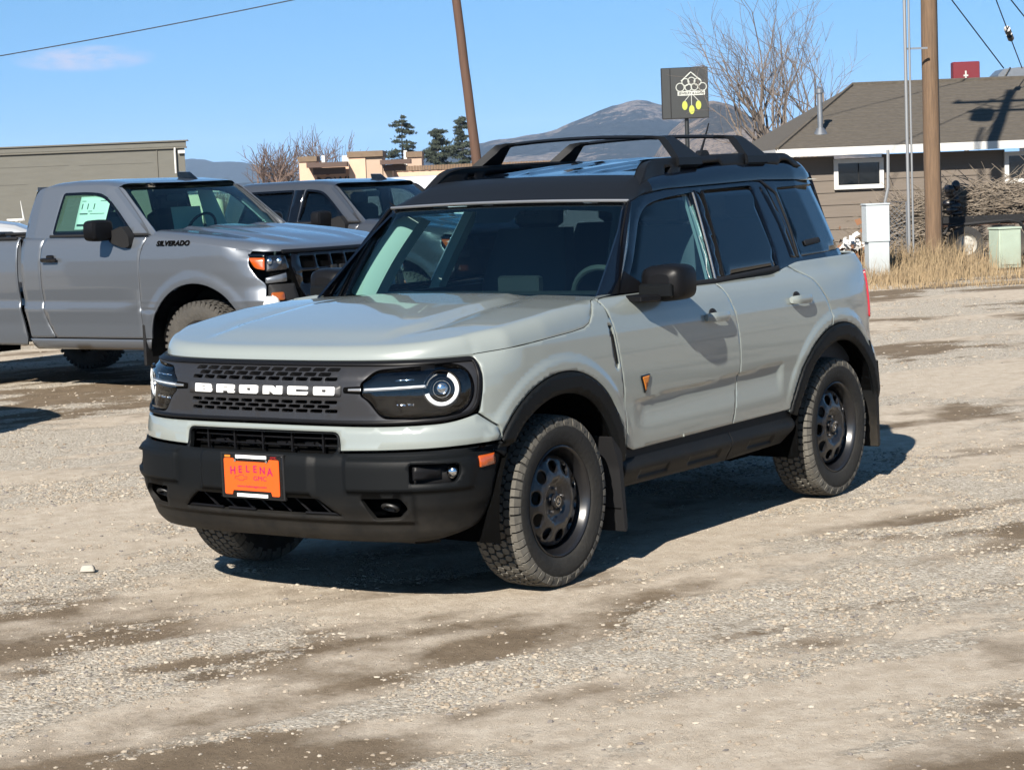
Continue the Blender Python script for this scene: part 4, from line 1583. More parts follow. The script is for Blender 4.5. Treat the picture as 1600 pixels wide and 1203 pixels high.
def truck_wheel(parent, x, s_):
    global T_TYRE
    wl = bpy.data.objects.new('wheel', None)
    COL.objects.link(wl)
    wl.parent = parent
    wl.location = (x, s_*.87, .40)
    if s_ < 0:
        wl.rotation_euler = (0, 0, pi)
    if T_TYRE is None:
        g = G()
        g.lathe([(-.11, .235), (-.13, .26), (-.135, .33), (-.115, .385), (-.08, .398), (.08, .398), (.115, .385), (.135, .33), (.13, .26), (.12, .24), (.10, .235)], 56)
        n = 44
        for i in range(n):      # tread lugs
            a = 2*pi*i/n
            for yy, off in ((-.075, 0), (-.025, .5), (.025, 0), (.075, .5)):
                t = a+off*2*pi/n
                c, s2 = cos(t), sin(t)
                g.box((.399*c, yy, .399*s2), (.012, .040, .040), M=[[c, 0, -s2], [0, 1, 0], [s2, 0, c]])
            for sg in (1, -1):
                t = a+.25*2*pi/n
                c, s2 = cos(t), sin(t)
                g.box((.380*c, sg*.116, .380*s2), (.045, .02, .030), M=[[c, 0, -s2], [0, 1, 0], [s2, 0, c]])
        ty = g.mesh('tyre', ang=40)
        ty.materials.append(MATS['dark_tyre'])
        g = G()
        g.lathe([(-.08, .215), (.05, .215), (.10, .222), (.115, .238), (.105, .243)], 48)
        for i in range(6):
            a = 2*pi*i/6
            c, s2 = cos(a), sin(a)
            g.box((.13*c, .07, .13*s2), (.17, .03, .055), M=[[c, 0, -s2], [0, 1, 0], [s2, 0, c]], ch=.006)
        g.lathe([(.05, .001), (.10, .001), (.10, .05), (.085, .065), (.05, .07)], 24)
        rm = g.mesh('rim', ang=40)
        rm.materials.append(MATS['rim_grey'])
        T_TYRE = (ty, rm)
    link('tyre', T_TYRE[0], None, wl)
    link('rim', T_TYRE[1], None, wl)
    g = G()
    g.lathe([(-.06, .225), (-.055, .01)], 32)
    g.obj('brake_drum', 'deep', wl)

def pickup(label, cat, loc, rot, paint, crew=False, zr=1.85, detail=True, group=None, glassm='truck_glass'):
    t = thing('pickup_truck', label, cat, loc, rot, group)
    TW = Wrap(TPLAN, (TTF, TTS, TTR), (.30, .70), (-4.45, -4.3))
    def brow(x, z):
        d = 0
        for cx in (0, -3.2):
            r = np.hypot(x-cx, z-.40)
            ang = np.arctan2(z-.40, np.abs(x-cx))
            d = d+.015*(1-sm(.58, .68, r))*sm(-.1, .5, ang)
        return d
    def undo(x, z):      # the lower flank crease dies out before the wheels
        f = sm(-.95, -.60, x)
        return f*np.interp(z, [.70, .735, .80, .92], [.0, -.015, .012, 0])
    TW.bumps = [brow, undo]
    U = TW.ux
    def T(x, z, *r):
        return (U(x), z, *r)
    S = TW.P
    def both(nm, poly, sf, m, **kw):
        return sides(nm, poly, sf, m, t, **kw)
    e1 = -1.86 if not crew else -1.60
    e2 = None if not crew else -2.50
    ce = -2.11 if not crew else -2.66          # end of the cab
    ra_ = .555
    def arch(cx, a0, a1, n=26):
        return [(U(cx)+ra_*cos(a), .40+ra_*sin(a), 0) for a in np.radians(np.linspace(a0, a1, n))]
    fen = [T(.60, 1.225, .02), T(.2, 1.285, .1), T(-.2, 1.330, .1), T(-.50, 1.375, .02), T(-.56, 1.36, .0), T(-.625, 1.22, .1), T(-.645, .95, .1), T(-.65, .475, .0), T(-.55, .475, .0)]+arch(0, 8, 163)+[T(.575, .50, .02), (U(.60)-.12, .50, .02), (U(.60)-.14, .94, .03), (U(.60)-.06, 1.0, .03), (U(.60)+.02, 1.10, .03), (U(.60)+.02, 1.20, .02)]
    both('front_fender', fil(fen, .02, 4), S, paint, h=.018, bevel=.25)
    dr = [T(-.56, 1.362, .0), T(-.625, 1.22, .1), T(-.645, .95, .1), T(-.65, .475, .02), T(e1+.12, .475, .03), T(e1+.03, .62, .1), T(e1, .80, .1), T(e1, 1.2, .1), T(e1+.03, 1.372, .0), T(-.9, 1.362, .0)]
    both('door', fil(dr, .02, 5), S, paint, h=.04)
    if crew:
        d2 = [T(e1, 1.372, 0), T(e1, .80, .1), T(e1+.02, .475, .02), T(e2+.25, .475, .05), T(e2+.08, .70, .1), T(e2, .85, .1), T(e2, 1.372, .0)]
        both('rear_door', fil(d2, .02, 5), S, paint, h=.04)
    eb = e2 if crew else e1
    cc = [T(eb+(.03 if not crew else 0), 1.372, 0), T(eb, 1.2, .1), T(eb, .80, .1), T(eb+.03, .62, .1), T(eb+.12, .475, .03), T(ce+.05, .475, 0), T(ce, .8, .1), T(ce, 1.372, 0)]
    if not crew:
        both('cab_corner', fil(cc, .02, 5), S, paint, h=.04)
    else:
        cc = [T(e2, 1.372, 0), T(e2, .85, .1), T(e2+.08, .70, .1), T(e2+.25, .475, .05), T(ce+.05, .475, 0), T(ce, .8, .1), T(ce, 1.372, 0)]
        both('cab_corner', fil(cc, .01, 5), S, paint, h=.04)
    both('rocker', fil([T(-.56, .468, .0), T(-.60, .372, .02), T(ce+.08, .365, .01), T(ce+.03, .468, 0)], .01, 4), S, paint, h=.05, depth=.05)
    bs = [T(ce-.05, 1.385, .01), T(ce-.05, .8, .1), T(ce, .46, .02), T(ce-.02, .40, .0), T(-2.70, .40, 0), T(-3.2+ra_+.02, .44, 0)]+arch(-3.2, 4, 176)+[T(-3.2-ra_-.02, .42, 0), T(-4.42, .45, .02), T(-4.42, 1.385, .01)]
    both('bed_side', fil(bs, .01, 4), S, paint, h=.05)
    for s_ in (1, -1):
        g = G()
        g.box(((ce-.08-4.42)/2, s_*.94, 1.372), (4.42+ce-.08+.0, .10, .03), ch=.008)
        g.obj('bed_rail', 'plastic_dark', t)
    g = G()
    L_ = -(ce-.08)
    g.box((-(L_+4.4)/2, 0, .85), (4.4-L_, 1.6, .06))
    g.box((ce-.08, 0, 1.1), (.04, 1.84, .54))
    g.box((-4.43, 0, 1.05), (.05, 1.80, .66))
    g.obj('bed', 'plastic_dark', t)
    # hood
    hx = [(.60, 1.225), (.2, 1.285), (-.2, 1.330), (-.50, 1.375)]
    fr_ = S(np.stack([np.linspace(0, U(.60), 20), np.full(20, 1.215)], 1))
    def hpt(a, b):
        ya = abs(a)
        xf = np.interp(ya*fr_[-1, 1], fr_[:, 1], fr_[:, 0])+.0
        x = xf+(-.52-xf)*b
        zs = interp(min(x, .60), hx)-(max(0, x-.60)*.05)
        ye = S([(U(min(x, .6)), zs)])[0][1]-.003
        zt = interp(x, [(-.6, 1.43), (-.3, 1.405), (0, 1.375), (.4, 1.325), (.7, 1.275), (.9, 1.235)])
        zt += .022*(1-sm(.50, .60, ya))*sm(.02, .25, b)-.016*math.exp(-((ya-.30)/.12)**2)*sm(.05, .3, b)
        p, q = min(1, (1-ya)/.16), min(1, b*1.4/.10)
        r = min(1, ((1-p)**2.5+(1-q)**2.5)**(1/2.5))
        return (x, a*ye, zs-.01+(zt-zs)*(1-r*r)**.5)
    g = G()
    g.grid([[hpt(a, b) for a in np.linspace(-1, 1, 49)] for b in np.r_[.07*np.linspace(0, 1, 8)**1.6, np.linspace(.09, 1, 26)]])
    g.obj('hood', paint, t, ang=50)
    g = G()
    g.add([(-.48, -.9, 1.365), (-.48, .9, 1.365), (-.75, .9, 1.375), (-.75, -.9, 1.375)], [(0, 1, 2, 3)])
    g.obj('cowl', 'plastic_dark', t)
    # cabin
    xr = ce-.02
    def TG(uv):
        uv = np.atleast_2d(np.asarray(uv, float))
        x, z = uv[:, 0], uv[:, 1]
        y = np.interp(x, [xr-.2, xr-.04, xr+.12, -1.2, -.6], [.80, .90, .935, .945, .90])-.30*(z-1.36)-.18*(z-1.36)**2
        return np.stack([x, y, z], 1)
    zw = zr-.085
    wf = fil([(-.80, 1.395, .03), (-1.05, 1.62, .1), (-1.22, zw-.02, .12), (-1.42, zw, .1), (e1+.115, zw, .03), (e1+.075, 1.392, .04)], .03, 6)
    holes = [wf]
    if crew:
        holes.append(fil([(e1-.075, 1.392, .03), (e1-.06, zw, .03), (e2+.15, zw-.01, .05), (e2+.04, 1.392, .03)], .03, 6))
    sh = fil([(-.50, 1.362, .01), (-1.02, zr-.055, .05), (-1.25, zr-.02, .1), (xr+.14, zr-.02, .1), (xr-.0, zr-.05, .1), (xr-.04, 1.6, .15), (xr-.05, 1.365, .01)], .03, 5)
    sides('cab_frame', sh, TG, paint, t, holes=holes, h=.04, flip=True, bevel=.2)
    for q in holes:
        sides('door_glass', q, TG, glassm, t, h=.08, flip=True, push=-.01, depth=.001, gap=-.004)
        sides('window_seal', resamp(q, .03), TG, 'gloss_black', t, holes=[inset(resamp(q, .03), .022)], h=.05, flip=True, push=.003, depth=.006, gap=0, bevel=.1)
    sides('belt_moulding', fil([(-.62, 1.365), (-.62, 1.392), (e1+.05, 1.395), (e1+.05, 1.368)], .004, 3), TG, 'plastic_dark', t, h=.05, flip=True, push=.012, depth=.01)
    if crew:
        sides('pillar_cover', fil([(e1+.07, 1.38), (e1+.10, zw), (e1-.05, zw), (e1-.07, 1.38)], .004, 3), TG, 'gloss_black', t, h=.05, flip=True, push=.004, depth=.005)
    rows = []
    for b in np.linspace(0, 1, 24):
        row = []
        for a in np.linspace(-1, 1, 31):
            ya = abs(a)
            xf = -.98-.10*ya**2
            x = xf+(xr-.05-xf)*b
            zs = zr-.05
            ye = TG([(x, zs)])[0][1]
            zt = interp(x, [(-.9, zr-.05), (-1.1, zr-.012), (-1.35, zr+.012), (-1.7, zr+.018), (xr+.18, zr+.005), (xr-.0, zr-.04)])
            p = min(1, (1-ya)/.22)
            row.append((x, a*ye, zs+(max(zt, zs)-zs)*(1-(1-p)**2.2)**.6+.012*(1-ya**2)))
        rows.append(row)
    g = G()
    g.grid(rows)
    g.obj('roof', paint, t, ang=60)
    def WS(uv):
        uv = np.atleast_2d(np.asarray(uv, float))
        y, s = uv[:, 0], uv[:, 1]
        hw = .88-.14*s
        a = y/hw
        x = (-.56-.05*a**2)*(1-s)+(-.99-.08*a**2)*s
        return np.stack([x+.02*np.sin(pi*s), y, 1.37+(zr-.055-1.37)*s+.012*np.sin(pi*s)], 1)
    panel('windshield', fil([(-.86, .0), (.86, .0), (.725, .99), (-.725, .99)], .03, 5), WS, 'truck_windshield', t, h=.08, depth=.001)
    panel('windshield_band', fil([(-.885, -.01), (.885, -.01), (.745, 1.0), (-.745, 1.0)], .02, 4), WS, 'gloss_black', t, holes=[fil([(-.83, .06), (.83, .06), (.69, .93), (-.69, .93)], .06, 5)], h=.07, push=-.004, depth=.002, holeflange=False)
    for s_ in (1, -1):
        rows = []
        for q in np.linspace(0, 1, 10):
            w0 = WS([(s_*(.880-.14*q), q)])[0]
            g1 = TG([(-.62+(-1.12+.62)*q, 1.375+(zr-.07-1.375)*q)])[0]*[1, s_, 1]+[0, s_*.004, 0]
            rows.append([w0-[.02, 0, .01], w0+[.004, 0, .004], (w0+g1)/2+[.018, s_*.02, .01], g1, g1-[0, s_*.02, 0]])
        g = G()
        g.grid(rows)
        g.obj('windshield_pillar', paint, t, ang=60)
    g = G()
    g.grid([[(xr-.03-.02*q, a*(.70+.12*q), zr-.08-(zr-.08-1.38)*q) for a in np.linspace(-1, 1, 7)] for q in np.linspace(0, 1, 4)])
    g.obj('rear_window', glassm, t)
    g = G()
    for s_ in (1, -1):
        g.grid([[(xr-.03-.02*q, s_*(.70+.12*q), zr-.08-(zr-.08-1.38)*q), tuple(TG([(xr-.01-.035*q, zr-.06-(zr-.06-1.38)*q)])[0]*[1, s_, 1])] for q in np.linspace(0, 1, 5)])
    g.grid([[(xr-.03, a*.72, zr-.02), (xr-.03, a*.72, zr-.08)] for a in np.linspace(-1, 1, 5)])
    g.grid([[(xr-.02, a*.88, 1.39), (xr-.02, a*.95, .45)] for a in np.linspace(-1, 1, 5)])
    g.obj('cab_back', paint, t)
    # front end
    gp = [(-.70, 1.21), (.70, 1.21), (.74, 1.10), (.70, .95), (.62, .78), (-.62, .78), (-.70, .95), (-.74, 1.10)]
    panel('grille_backing', np.array([(-.95, 1.21), (.95, 1.21), (.95, .46), (-.95, .46)]), S, 'deep', t, push=-.05, depth=.001, h=.1)
    gh = []
    for i in range(2):
        for j in range(7):
            uc = (j-3)*.185
            zc = 1.11-i*.13
            gh.append(fil([(uc-.08, zc-.05), (uc+.08, zc-.05), (uc+.085, zc+.05), (uc-.085, zc+.05)], .02, 4))
    panel('grille', fil(gp, .04, 5), S, 'gloss_black', t, holes=gh, h=.05, depth=.03, push=.0)
    panel('grille_bar', fil([(-.80, 1.215), (.80, 1.215), (.80, 1.185), (-.80, 1.185)], .008, 4), S, 'plastic_satin', t, h=.06, push=.012)
    g = G()
    for j in range(6):
        q = S([((j-2.5)*.11, 1.045)])[0]
        g.box(q+[.012, 0, 0], (.02, .075, .05), rz=.0, ch=.006)
    g.obj('grille_emblem', 'steel_dark', t)
    for s_ in (1, -1):
        hl = bpy.data.objects.new('headlight', None)
        COL.objects.link(hl)
        hl.parent = t
        u1 = U(.60)
        am = fil([(s_*(u1+.03), 1.165, .02), (s_*(u1-.13), 1.160, .01), (s_*(u1-.13), 1.055, .01), (s_*(u1-.04), 1.070, .03)], .02, 5)
        panel('lamp_cap', fil([(s_*(u1+.045), 1.198, .01), (s_*(u1-.13), 1.192, .01), (s_*(u1-.13), 1.166, .005), (s_*(u1+.03), 1.170, .01)], .008, 4), S, 'gloss_black', hl, h=.05, push=.004)
        panel('turn_signal', am, S, 'amber', hl, h=.05, push=.004)
        le = fil([(s_*(u1-.135), 1.175, .01), (s_*.78, 1.175, .01), (s_*.76, 1.06, .01), (s_*(u1-.135), 1.045, .01)], .01, 4)
        panel('lamp_bowl', le, S, 'lamp_house', hl, h=.05, push=-.03)
        for k, uu_ in enumerate((.93, .84)):
            q = S([(s_*uu_, 1.128)])[0]
            g = G()
            g.ell((q[0]-.02, q[1]-s_*.01, q[2]), (.02, .032, .032))
            g.obj('lamp_reflector', 'chrome', hl)
        panel('lamp_lens', le, S, 'lamp_glass', hl, h=.05, push=.002, depth=.001)
        lo = fil([(s_*(u1-.15), .94, .02), (s_*.72, .94, .01), (s_*.66, .60, .01), (s_*(u1-.14), .60, .02)], .01, 4)
        panel('bumper_corner', lo, S, 'plastic_dark', t, h=.05, push=.0)
        fg = fil([(s_*(u1-.17), .87), (s_*(u1-.28), .87), (s_*(u1-.28), .80), (s_*(u1-.17), .80)], .02, 4)
        panel('fog_lamp', fg, S, 'amber_dim', t, h=.04, push=.012)
    panel('front_bumper', fil([(-1.06, .66, .02), (1.06, .66, .02), (1.06, .46, .05), (-1.06, .46, .05)], .02, 4), S, 'plastic', t, h=.06, push=.05, depth=.05)
    panel('fender_cap', fil([(U(.60)-.13, .995, .01), (.80, 1.03, .01), (.80, .955, .01), (U(.60)-.13, .945, .01)], .01, 4), S, paint, t, h=.05, push=.01)
    panel('fender_cap', fil([(-U(.60)+.13, .995, .01), (-.80, 1.03, .01), (-.80, .955, .01), (-U(.60)+.13, .945, .01)], .01, 4), S, paint, t, h=.05, push=.01)
    # mirrors
    for s_ in (1, -1):
        mm = bpy.data.objects.new('door_mirror', None)
        COL.objects.link(mm)
        mm.parent = t
        g = G()
        rows = []
        for q, k in ((0, .75), (.15, .95), (.5, 1.), (1, .96)):
            rows.append([(-.92-.12*q, s_*(1.14+.135*k*math.copysign(abs(cos(a))**.5, cos(a))), 1.43+.095*k*math.copysign(abs(sin(a))**.5, sin(a))) for a in np.linspace(0, 2*pi, 20, endpoint=False)])
        g.grid(rows, close=True)
        g.add(rows[0], [tuple(range(20))])
        g.obj('mirror_shell', 'plastic_satin', mm, ang=45)
        g = G()
        g.add([(p[0]+.01, p[1], p[2]) for p in rows[-1]], [tuple(range(20))])
        g.obj('mirror_glass', 'chrome', mm)
        g = G()
        g.prism(fil([(-.72, 1.28), (-.72, 1.37), (-.80, 1.46), (-1.0, 1.40), (-.95, 1.32), (-.80, 1.27)], .02, 4), lambda a, b: (a, s_*.97, b), lambda a, b: (a, s_*1.05, b))
        g.obj('mirror_arm', 'plastic_dark', mm)
    hs = [e1+.14]+([e2+.14] if crew else [])
    for hx_ in hs:
        for s_ in (1, -1):
            y = S([T(hx_, 1.18)])[0][1]
            g = G()
            g.box((hx_, s_*(y+.03), 1.175), (.19, .025, .040), ch=.008)
            g.box((hx_-.0, s_*(y+.01), 1.19), (.08, .03, .06), ch=.008)
            g.obj('door_handle', 'gloss_black', t)
    g = G()
    g.box((-1.30, 0, .60), (2.2, 1.7, .3))
    g.box((-2.4, 0, .55), (4.2, .9, .16))
    g.box((.35, 0, .55), (.7, 1.2, .3))
    g.obj('chassis', 'deep', t)
    for cx in (0, -3.2):
        for s_ in (1, -1):
            g = G()
            tt = np.radians(np.linspace(-8, 188, 24))
            g.grid([[(cx+.56*cos(a), s_*1.0, .40+.56*sin(a)) for a in tt], [(cx+.56*cos(a), s_*.60, .40+.56*sin(a)) for a in tt]])
            g.add([(cx+.56*cos(a), s_*.60, .40+.56*sin(a)) for a in tt], [tuple(range(len(tt)))])
            g.obj('wheel_liner', 'deep', t, smooth=False)
            truck_wheel(t, cx, s_)
    for s_ in (1, -1):
        g = G()
        g.box((-.64, s_*.93, .42), (.03, .16, .36), ch=.006)
        g.obj('mud_flap', 'plastic_dark', t)
    # interior
    g = G()
    g.box((-.98, 0, 1.27), (.35, 1.7, .18), ch=.05)
    g.obj('dashboard', 'interior_dark', t)
    g = G()
    for y in (.42, -.42):
        g.box((-1.62, y, 1.28), (.16, .50, .60), ch=.05)
        g.box((-1.66, y, 1.64), (.10, .26, .16), ch=.03)
        if crew:
            g.box((xr+.25, y, 1.28), (.14, .60, .55), ch=.05)
    g.obj('seats', 'interior_dark', t)
    g = G()
    a = np.linspace(0, 2*pi, 30)
    g.tube(np.stack([-1.22+.07*np.sin(a), .42+.19*np.cos(a), 1.37+.16*np.sin(a)], 1), .014, 6, caps=False)
    g.box((-1.2, .42, 1.36), (.04, .14, .08), ch=.01)
    g.obj('steering_wheel', 'interior_dark', t)
    g = G()
    g.box((-1.12, 0, zr-.16), (.03, .26, .07), ch=.01)
    g.obj('rear_view_mirror', 'interior_dark', t)
    g = G()
    g.prism(fil([(-1.14, zr+.0), (-1.24, zr+.072), (-1.36, zr+.076), (-1.34, zr+.0)], .01, 3), lambda a, b: (a, .28, b), lambda a, b: (a, .33, b))
    g.obj('roof_antenna', 'gloss_black', t)
    return t, TW, TG

tk, TWr, TGr = pickup('grey two door pickup truck with a price sheet in its side window', 'pickup truck', (-6.93, -6.62, 0), pi/2, 'truck_paint')
# fender badge and window sheets
me, co = text_mesh('SILVERADO', .072, .0015, .15, 1.06, .0035)
co[:, 0] *= .98
uvb = np.stack([TWr.ux(-.235)-co[:, 0]*-1*-1*0-(-co[:, 0]), 1.300+co[:, 1]*.80], 1)
# the truck's right side: u runs the other way
uvb[:, 0] = TWr.ux(-.235)-co[:, 0]
P_ = TWr.P(uvb)
P_[:, 1] = -P_[:, 1]-.007-co[:, 2]
set_co(me, P_)
link('fender_lettering', me, 'deep', tk)
st = [(-1.53, 1.735, 0), (-1.145, 1.735, 0), (-1.16, 1.44, 0), (-1.535, 1.44, 0)]
panel('price_sheet', np.array([p[:2] for p in st]), TGr, 'sticker', tk, mirror=True, flip=True, push=-.016, depth=.001, h=.1)
for (x0, z0, x1, z1) in ((-1.50, 1.575, -1.40, 1.585), (-1.37, 1.578, -1.19, 1.582), (-1.51, 1.47, -1.42, 1.49), (-1.36, 1.49, -1.28, 1.50), (-1.50, 1.69, -1.45, 1.695), (-1.27, 1.69, -1.20, 1.694), (-1.40, 1.60, -1.35, 1.605), (-1.49, 1.62, -1.48, 1.67), (-1.42, 1.62, -1.41, 1.67), (-1.34, 1.62, -1.33, 1.67)):
    panel('sheet_print', np.array([(x0, z0), (x1, z0), (x1, z1), (x0, z1)]), TGr, 'ink', tk, mirror=True, flip=True, push=-.0135, depth=.0005, h=.1, gap=0)
# papers behind the windshield, resting on the far side of the cab
g = G()
g.add([(-1.32, .62, 1.38), (-1.32, .92, 1.38), (-1.40, .80, 1.74), (-1.40, .58, 1.76)], [(0, 1, 2, 3)])
g.obj('window_paper', 'sticker', tk)
g = G()
g.add([(-1.30, .15, 1.36), (-1.30, .55, 1.36), (-1.34, .55, 1.60), (-1.34, .15, 1.60)], [(0, 1, 2, 3)])
g.obj('dash_paper', 'sticker', tk)
tk2, _, _ = pickup('dark grey four door pickup truck with black windows behind the two door truck', 'pickup truck', (-12.53, -8.72, -.06), pi/2, 'truck_paint_two', crew=True, zr=1.855, glassm='privacy_glass')
# ================================================================== the lot and everything round it
FX = np.array([-.8241, -.5664])
FX /= np.linalg.norm(FX)
RX = np.array([FX[1], -FX[0]])
LOTROT = math.atan2(RX[1], RX[0])
def lot(lat, dep, z=0.):
    """lot coordinates: metres to the right of and beyond the kerb side standpoint"""
    p = CAM[:2]+lat*RX+dep*FX
    return (float(p[0]), float(p[1]), z)
def lot_thing(name, label, cat, lat, dep, rot=0., group=None, z=0.):
    return thing(name, label, cat, lot(lat, dep, z), LOTROT+rot, group)

mat('wall_weather', (.085, .082, .072), .9)
mat('wall_grey', (.128, .125, .108), .9, var=.08, vscale=1.2, bump=.2, bscale=30, stretch=(1, 1, 6))
mat('wall_trim', (.12, .112, .09), .8)
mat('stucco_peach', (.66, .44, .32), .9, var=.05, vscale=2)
mat('stucco_dark', (.44, .33, .25), .9, var=.05, vscale=2)
mat('board_brown', (.15, .095, .055), .8, var=.35, vscale=3, stretch=(6, 6, .5))
mat('cap_brown', (.17, .115, .07), .8, var=.2, vscale=3)
mat('canopy_brown', (.075, .04, .028), .7)
mat('unit_white', (.60, .60, .58), .5)
mat('siding', (.145, .117, .092), .75, var=.10, vscale=4, stretch=(.4, 1, 8))
mat('trim_white', (.66, .65, .62), .5, var=.06, vscale=8)
mat('shingle', (.115, .098, .076), .9, col2=(.058, .048, .036), vscale=9, bump=.6, bscale=22, stretch=(1, 3, 3))
mat('window_dark', (.008, .010, .012), .08, 0, .3)
mat('galvanised', (.42, .43, .44), .35, .8, var=.1, vscale=10)
mat('pipe_grey', (.30, .31, .32), .45, .4)
mat('pole_wood', (.20, .125, .072), .9, col2=(.10, .062, .036), vscale=14, stretch=(3, 3, .18), bump=.7, bscale=26)
mat('pole_rust', (.115, .056, .032), .85, col2=(.07, .036, .022), vscale=14, stretch=(3, 3, .2), bump=.5, bscale=26)
mat('cabinet_white', (.50, .55, .57), .5, var=.07, vscale=5, dirt=((.30, .25, .17), .5, .5))
mat('cabinet_green', (.42, .50, .40), .55, var=.07, vscale=5, dirt=((.30, .25, .17), .4, .5))
mat('red_sign', (.16, .006, .014), .5)
mat('sign_black', (.012, .014, .014), .45)
mat('sign_white', (.50, .52, .48), .6)
mat('sign_yellow', (.40, .44, .05), .5)
mat('wire', (.01, .01, .01), .6)
mat('ceramic', (.03, .03, .03), .3)
mat('rust', (.10, .05, .03), .85, var=.4, vscale=10)
mat('old_tyre', (.022, .021, .020), .9, dirt=((.2, .17, .12), .5, .5))
mat('old_rim', (.45, .43, .38), .6, .2, var=.25, vscale=20)
mat('bag_black', (.008, .008, .012), .35)
mat('stick', (.29, .24, .185), .9, col2=(.16, .125, .09), vscale=2.2)
mat('bark', (.22, .18, .15), .9, col2=(.13, .105, .09), vscale=.8)
mat('bark_red', (.17, .11, .085), .9, col2=(.12, .085, .07), vscale=.5)
mat('straw', (.40, .30, .17), .9, col2=(.24, .165, .09), vscale=3.5)
mat('needles', (.030, .045, .030), .8, col2=(.055, .070, .042), vscale=2)
mat('trash_white', (.75, .75, .73), .7)
mat('leaf_brown', (.22, .10, .045), .9)
mat('cream', (.62, .56, .42), .6)
mat('concrete', (.42, .39, .34), .9, var=.1, vscale=10)

# --- grey warehouse on the left
wh = lot_thing('warehouse', 'long flat roofed grey warehouse with a thin cornice on the left behind the pickups', 'building', -12, 80)
g = G()
g.add([(-48, 0, 0), (0, 0, 0), (-5.2, 24, 0), (-48, 24, 0), (-48, 0, 3.5), (0, 0, 3.5), (-5.2, 24, 3.5), (-48, 24, 3.5)], [(0, 1, 5, 4), (1, 2, 6, 5), (2, 3, 7, 6), (3, 0, 4, 7), (4, 5, 6, 7)])
g.obj('wall', 'wall_grey', wh, smooth=False)
g = G()
g.add([(-48.1, -.08, 3.5), (.08, -.08, 3.5), (-5.1, 24.1, 3.5), (-48.1, 24.1, 3.5), (-48.1, -.08, 3.69), (.08, -.08, 3.69), (-5.1, 24.1, 3.69), (-48.1, 24.1, 3.69)], [(3, 2, 1, 0), (0, 1, 5, 4), (1, 2, 6, 5), (2, 3, 7, 6), (3, 0, 4, 7), (4, 5, 6, 7)])
g.obj('parapet', 'wall_grey', wh)
g = G()
g.box((-24, -.02, 3.715), (48.3, .25, .05))
g.obj('cornice', 'wall_trim', wh)
g = G()
g.box((-24, -.045, 3.46), (48.2, .09, .06))
g.obj('cornice', 'wall_trim', wh)
for xx, ww in ((-1.05, .03), (-8.2, .03), (-15.4, .03)):
    g = G()
    g.box((xx, -.02, 1.7), (ww, .04, 3.4))
    g.obj('wall_joint', 'wall_trim', wh)
for zz, x0, x1 in ((2.95, -30, -4.4), (2.93, -4.0, -1.2), (2.30, -36, -6), (1.9, -30, -9)):
    g = G()
    g.box(((x0+x1)/2, -.004, zz), (x1-x0, .008, .010))
    g.obj('weather_line', 'wall_weather', wh)
g = G()
g.tube([(-.35, -.10, 3.45), (-.35, -.16, 3.3), (-.35, -.16, 2.5)], .035, 6)
g.box((-.1, -.1, 3.3), (.25, .08, .12))
g.obj('downspout', 'trim_white', wh)

# --- peach strip mall, far
D = 110
sm_ = lot_thing('strip_mall', 'low peach stucco strip mall with brown capped towers and canopies', 'building', -6.19, D)
X0 = -6.19
def slab(nm, x0, x1, y0, y1, z0, z1, m):
    g = G()
    g.box(((x0+x1)/2-X0, (y0+y1)/2, (z0+z1)/2), (x1-x0, y1-y0, z1-z0))
    return g.obj(nm, m, sm_)
xa, xb, xc, xd = -10.60, -8.01, -7.14, -5.78
slab('wall', xa, xb, .5, 12, 0, 2.80, 'stucco_peach')
slab('tower', xa, -9.73, 0, 2, 0, 3.12, 'stucco_peach')
slab('tower_cap', xa-.06, -9.73+.06, -.08, 2.1, 3.12, 3.39, 'cap_brown')
slab('tower', xb, xc, -.2, 3, 0, 3.25, 'stucco_peach')
slab('tower_cap', xb-.06, -6.28+.06, -.3, 3.2, 3.25, 3.55, 'cap_brown')
slab('tower_shade_side', xc+.01, -6.28, -.1, 3, 0, 3.22-.003, 'stucco_dark')  # tan side face of the tower, its shade put into the stucco colour
slab('tower_shade_side', -6.28+.01, xd, 0, 3, 0, 2.66, 'stucco_dark')  # lower part of that side face, same shaded stucco colour
for a0, a1, t0, t1, u0_, u1_, v0, v1 in ((483, 545, 249.5, 257, 491, 540, 257, 268), (596, 643, 245, 252, 600, 634, 252, 262)):
    g = G()
    z0, z1 = 3.05, 3.30
    lx0, lx1 = X0+(a0-600)*.0335, X0+(a1-600)*.0335
    zt_ = 1.719+((284.5+(600-a0)*.0395)-t0)*.03344
    zb_ = 1.719+((284.5+(600-a0)*.0395)-t1)*.03344
    zv = 1.719+((284.5+(600-a0)*.0395)-v1)*.03344
    g.box(((lx0+lx1)/2-X0, -.6, (zt_+zb_)/2), (lx1-lx0, 1.2, zt_-zb_))
    g.obj('canopy', 'canopy_brown', sm_)
    mx_0, mx_1 = X0+(u0_-600)*.0335, X0+(u1_-600)*.0335
    g = G()
    g.box(((mx_0+mx_1)/2-X0, -.2, (zb_+zv)/2-.01), (mx_1-mx_0, .7, zb_-zv-.02))
    g.obj('canopy_fascia', 'canopy_brown', sm_)
slab('tower', -5.11, -4.35, 3.2, 6, 0, 3.18, 'stucco_dark')
slab('tower_cap', -5.18, -4.31, 3.1, 6.1, 3.18, 3.48, 'cap_brown')
slab('rooftop_unit', -8.66, -8.06, 4, 6, 2.8, 3.42, 'unit_white')
slab('rooftop_unit', -9.76, -9.59, 4, 5, 2.8, 3.47, 'unit_white')
slab('rooftop_unit', -5.38, -5.21, 5, 6, 2.8, 3.59, 'unit_white')
xe = 3.11
slab('wall', xd+.01, xe, 2, 12, 0, 2.46, 'stucco_peach')
bz0, bz1 = 2.46, 2.71
n = 60
bw = (xe-xd)/n
pm = None
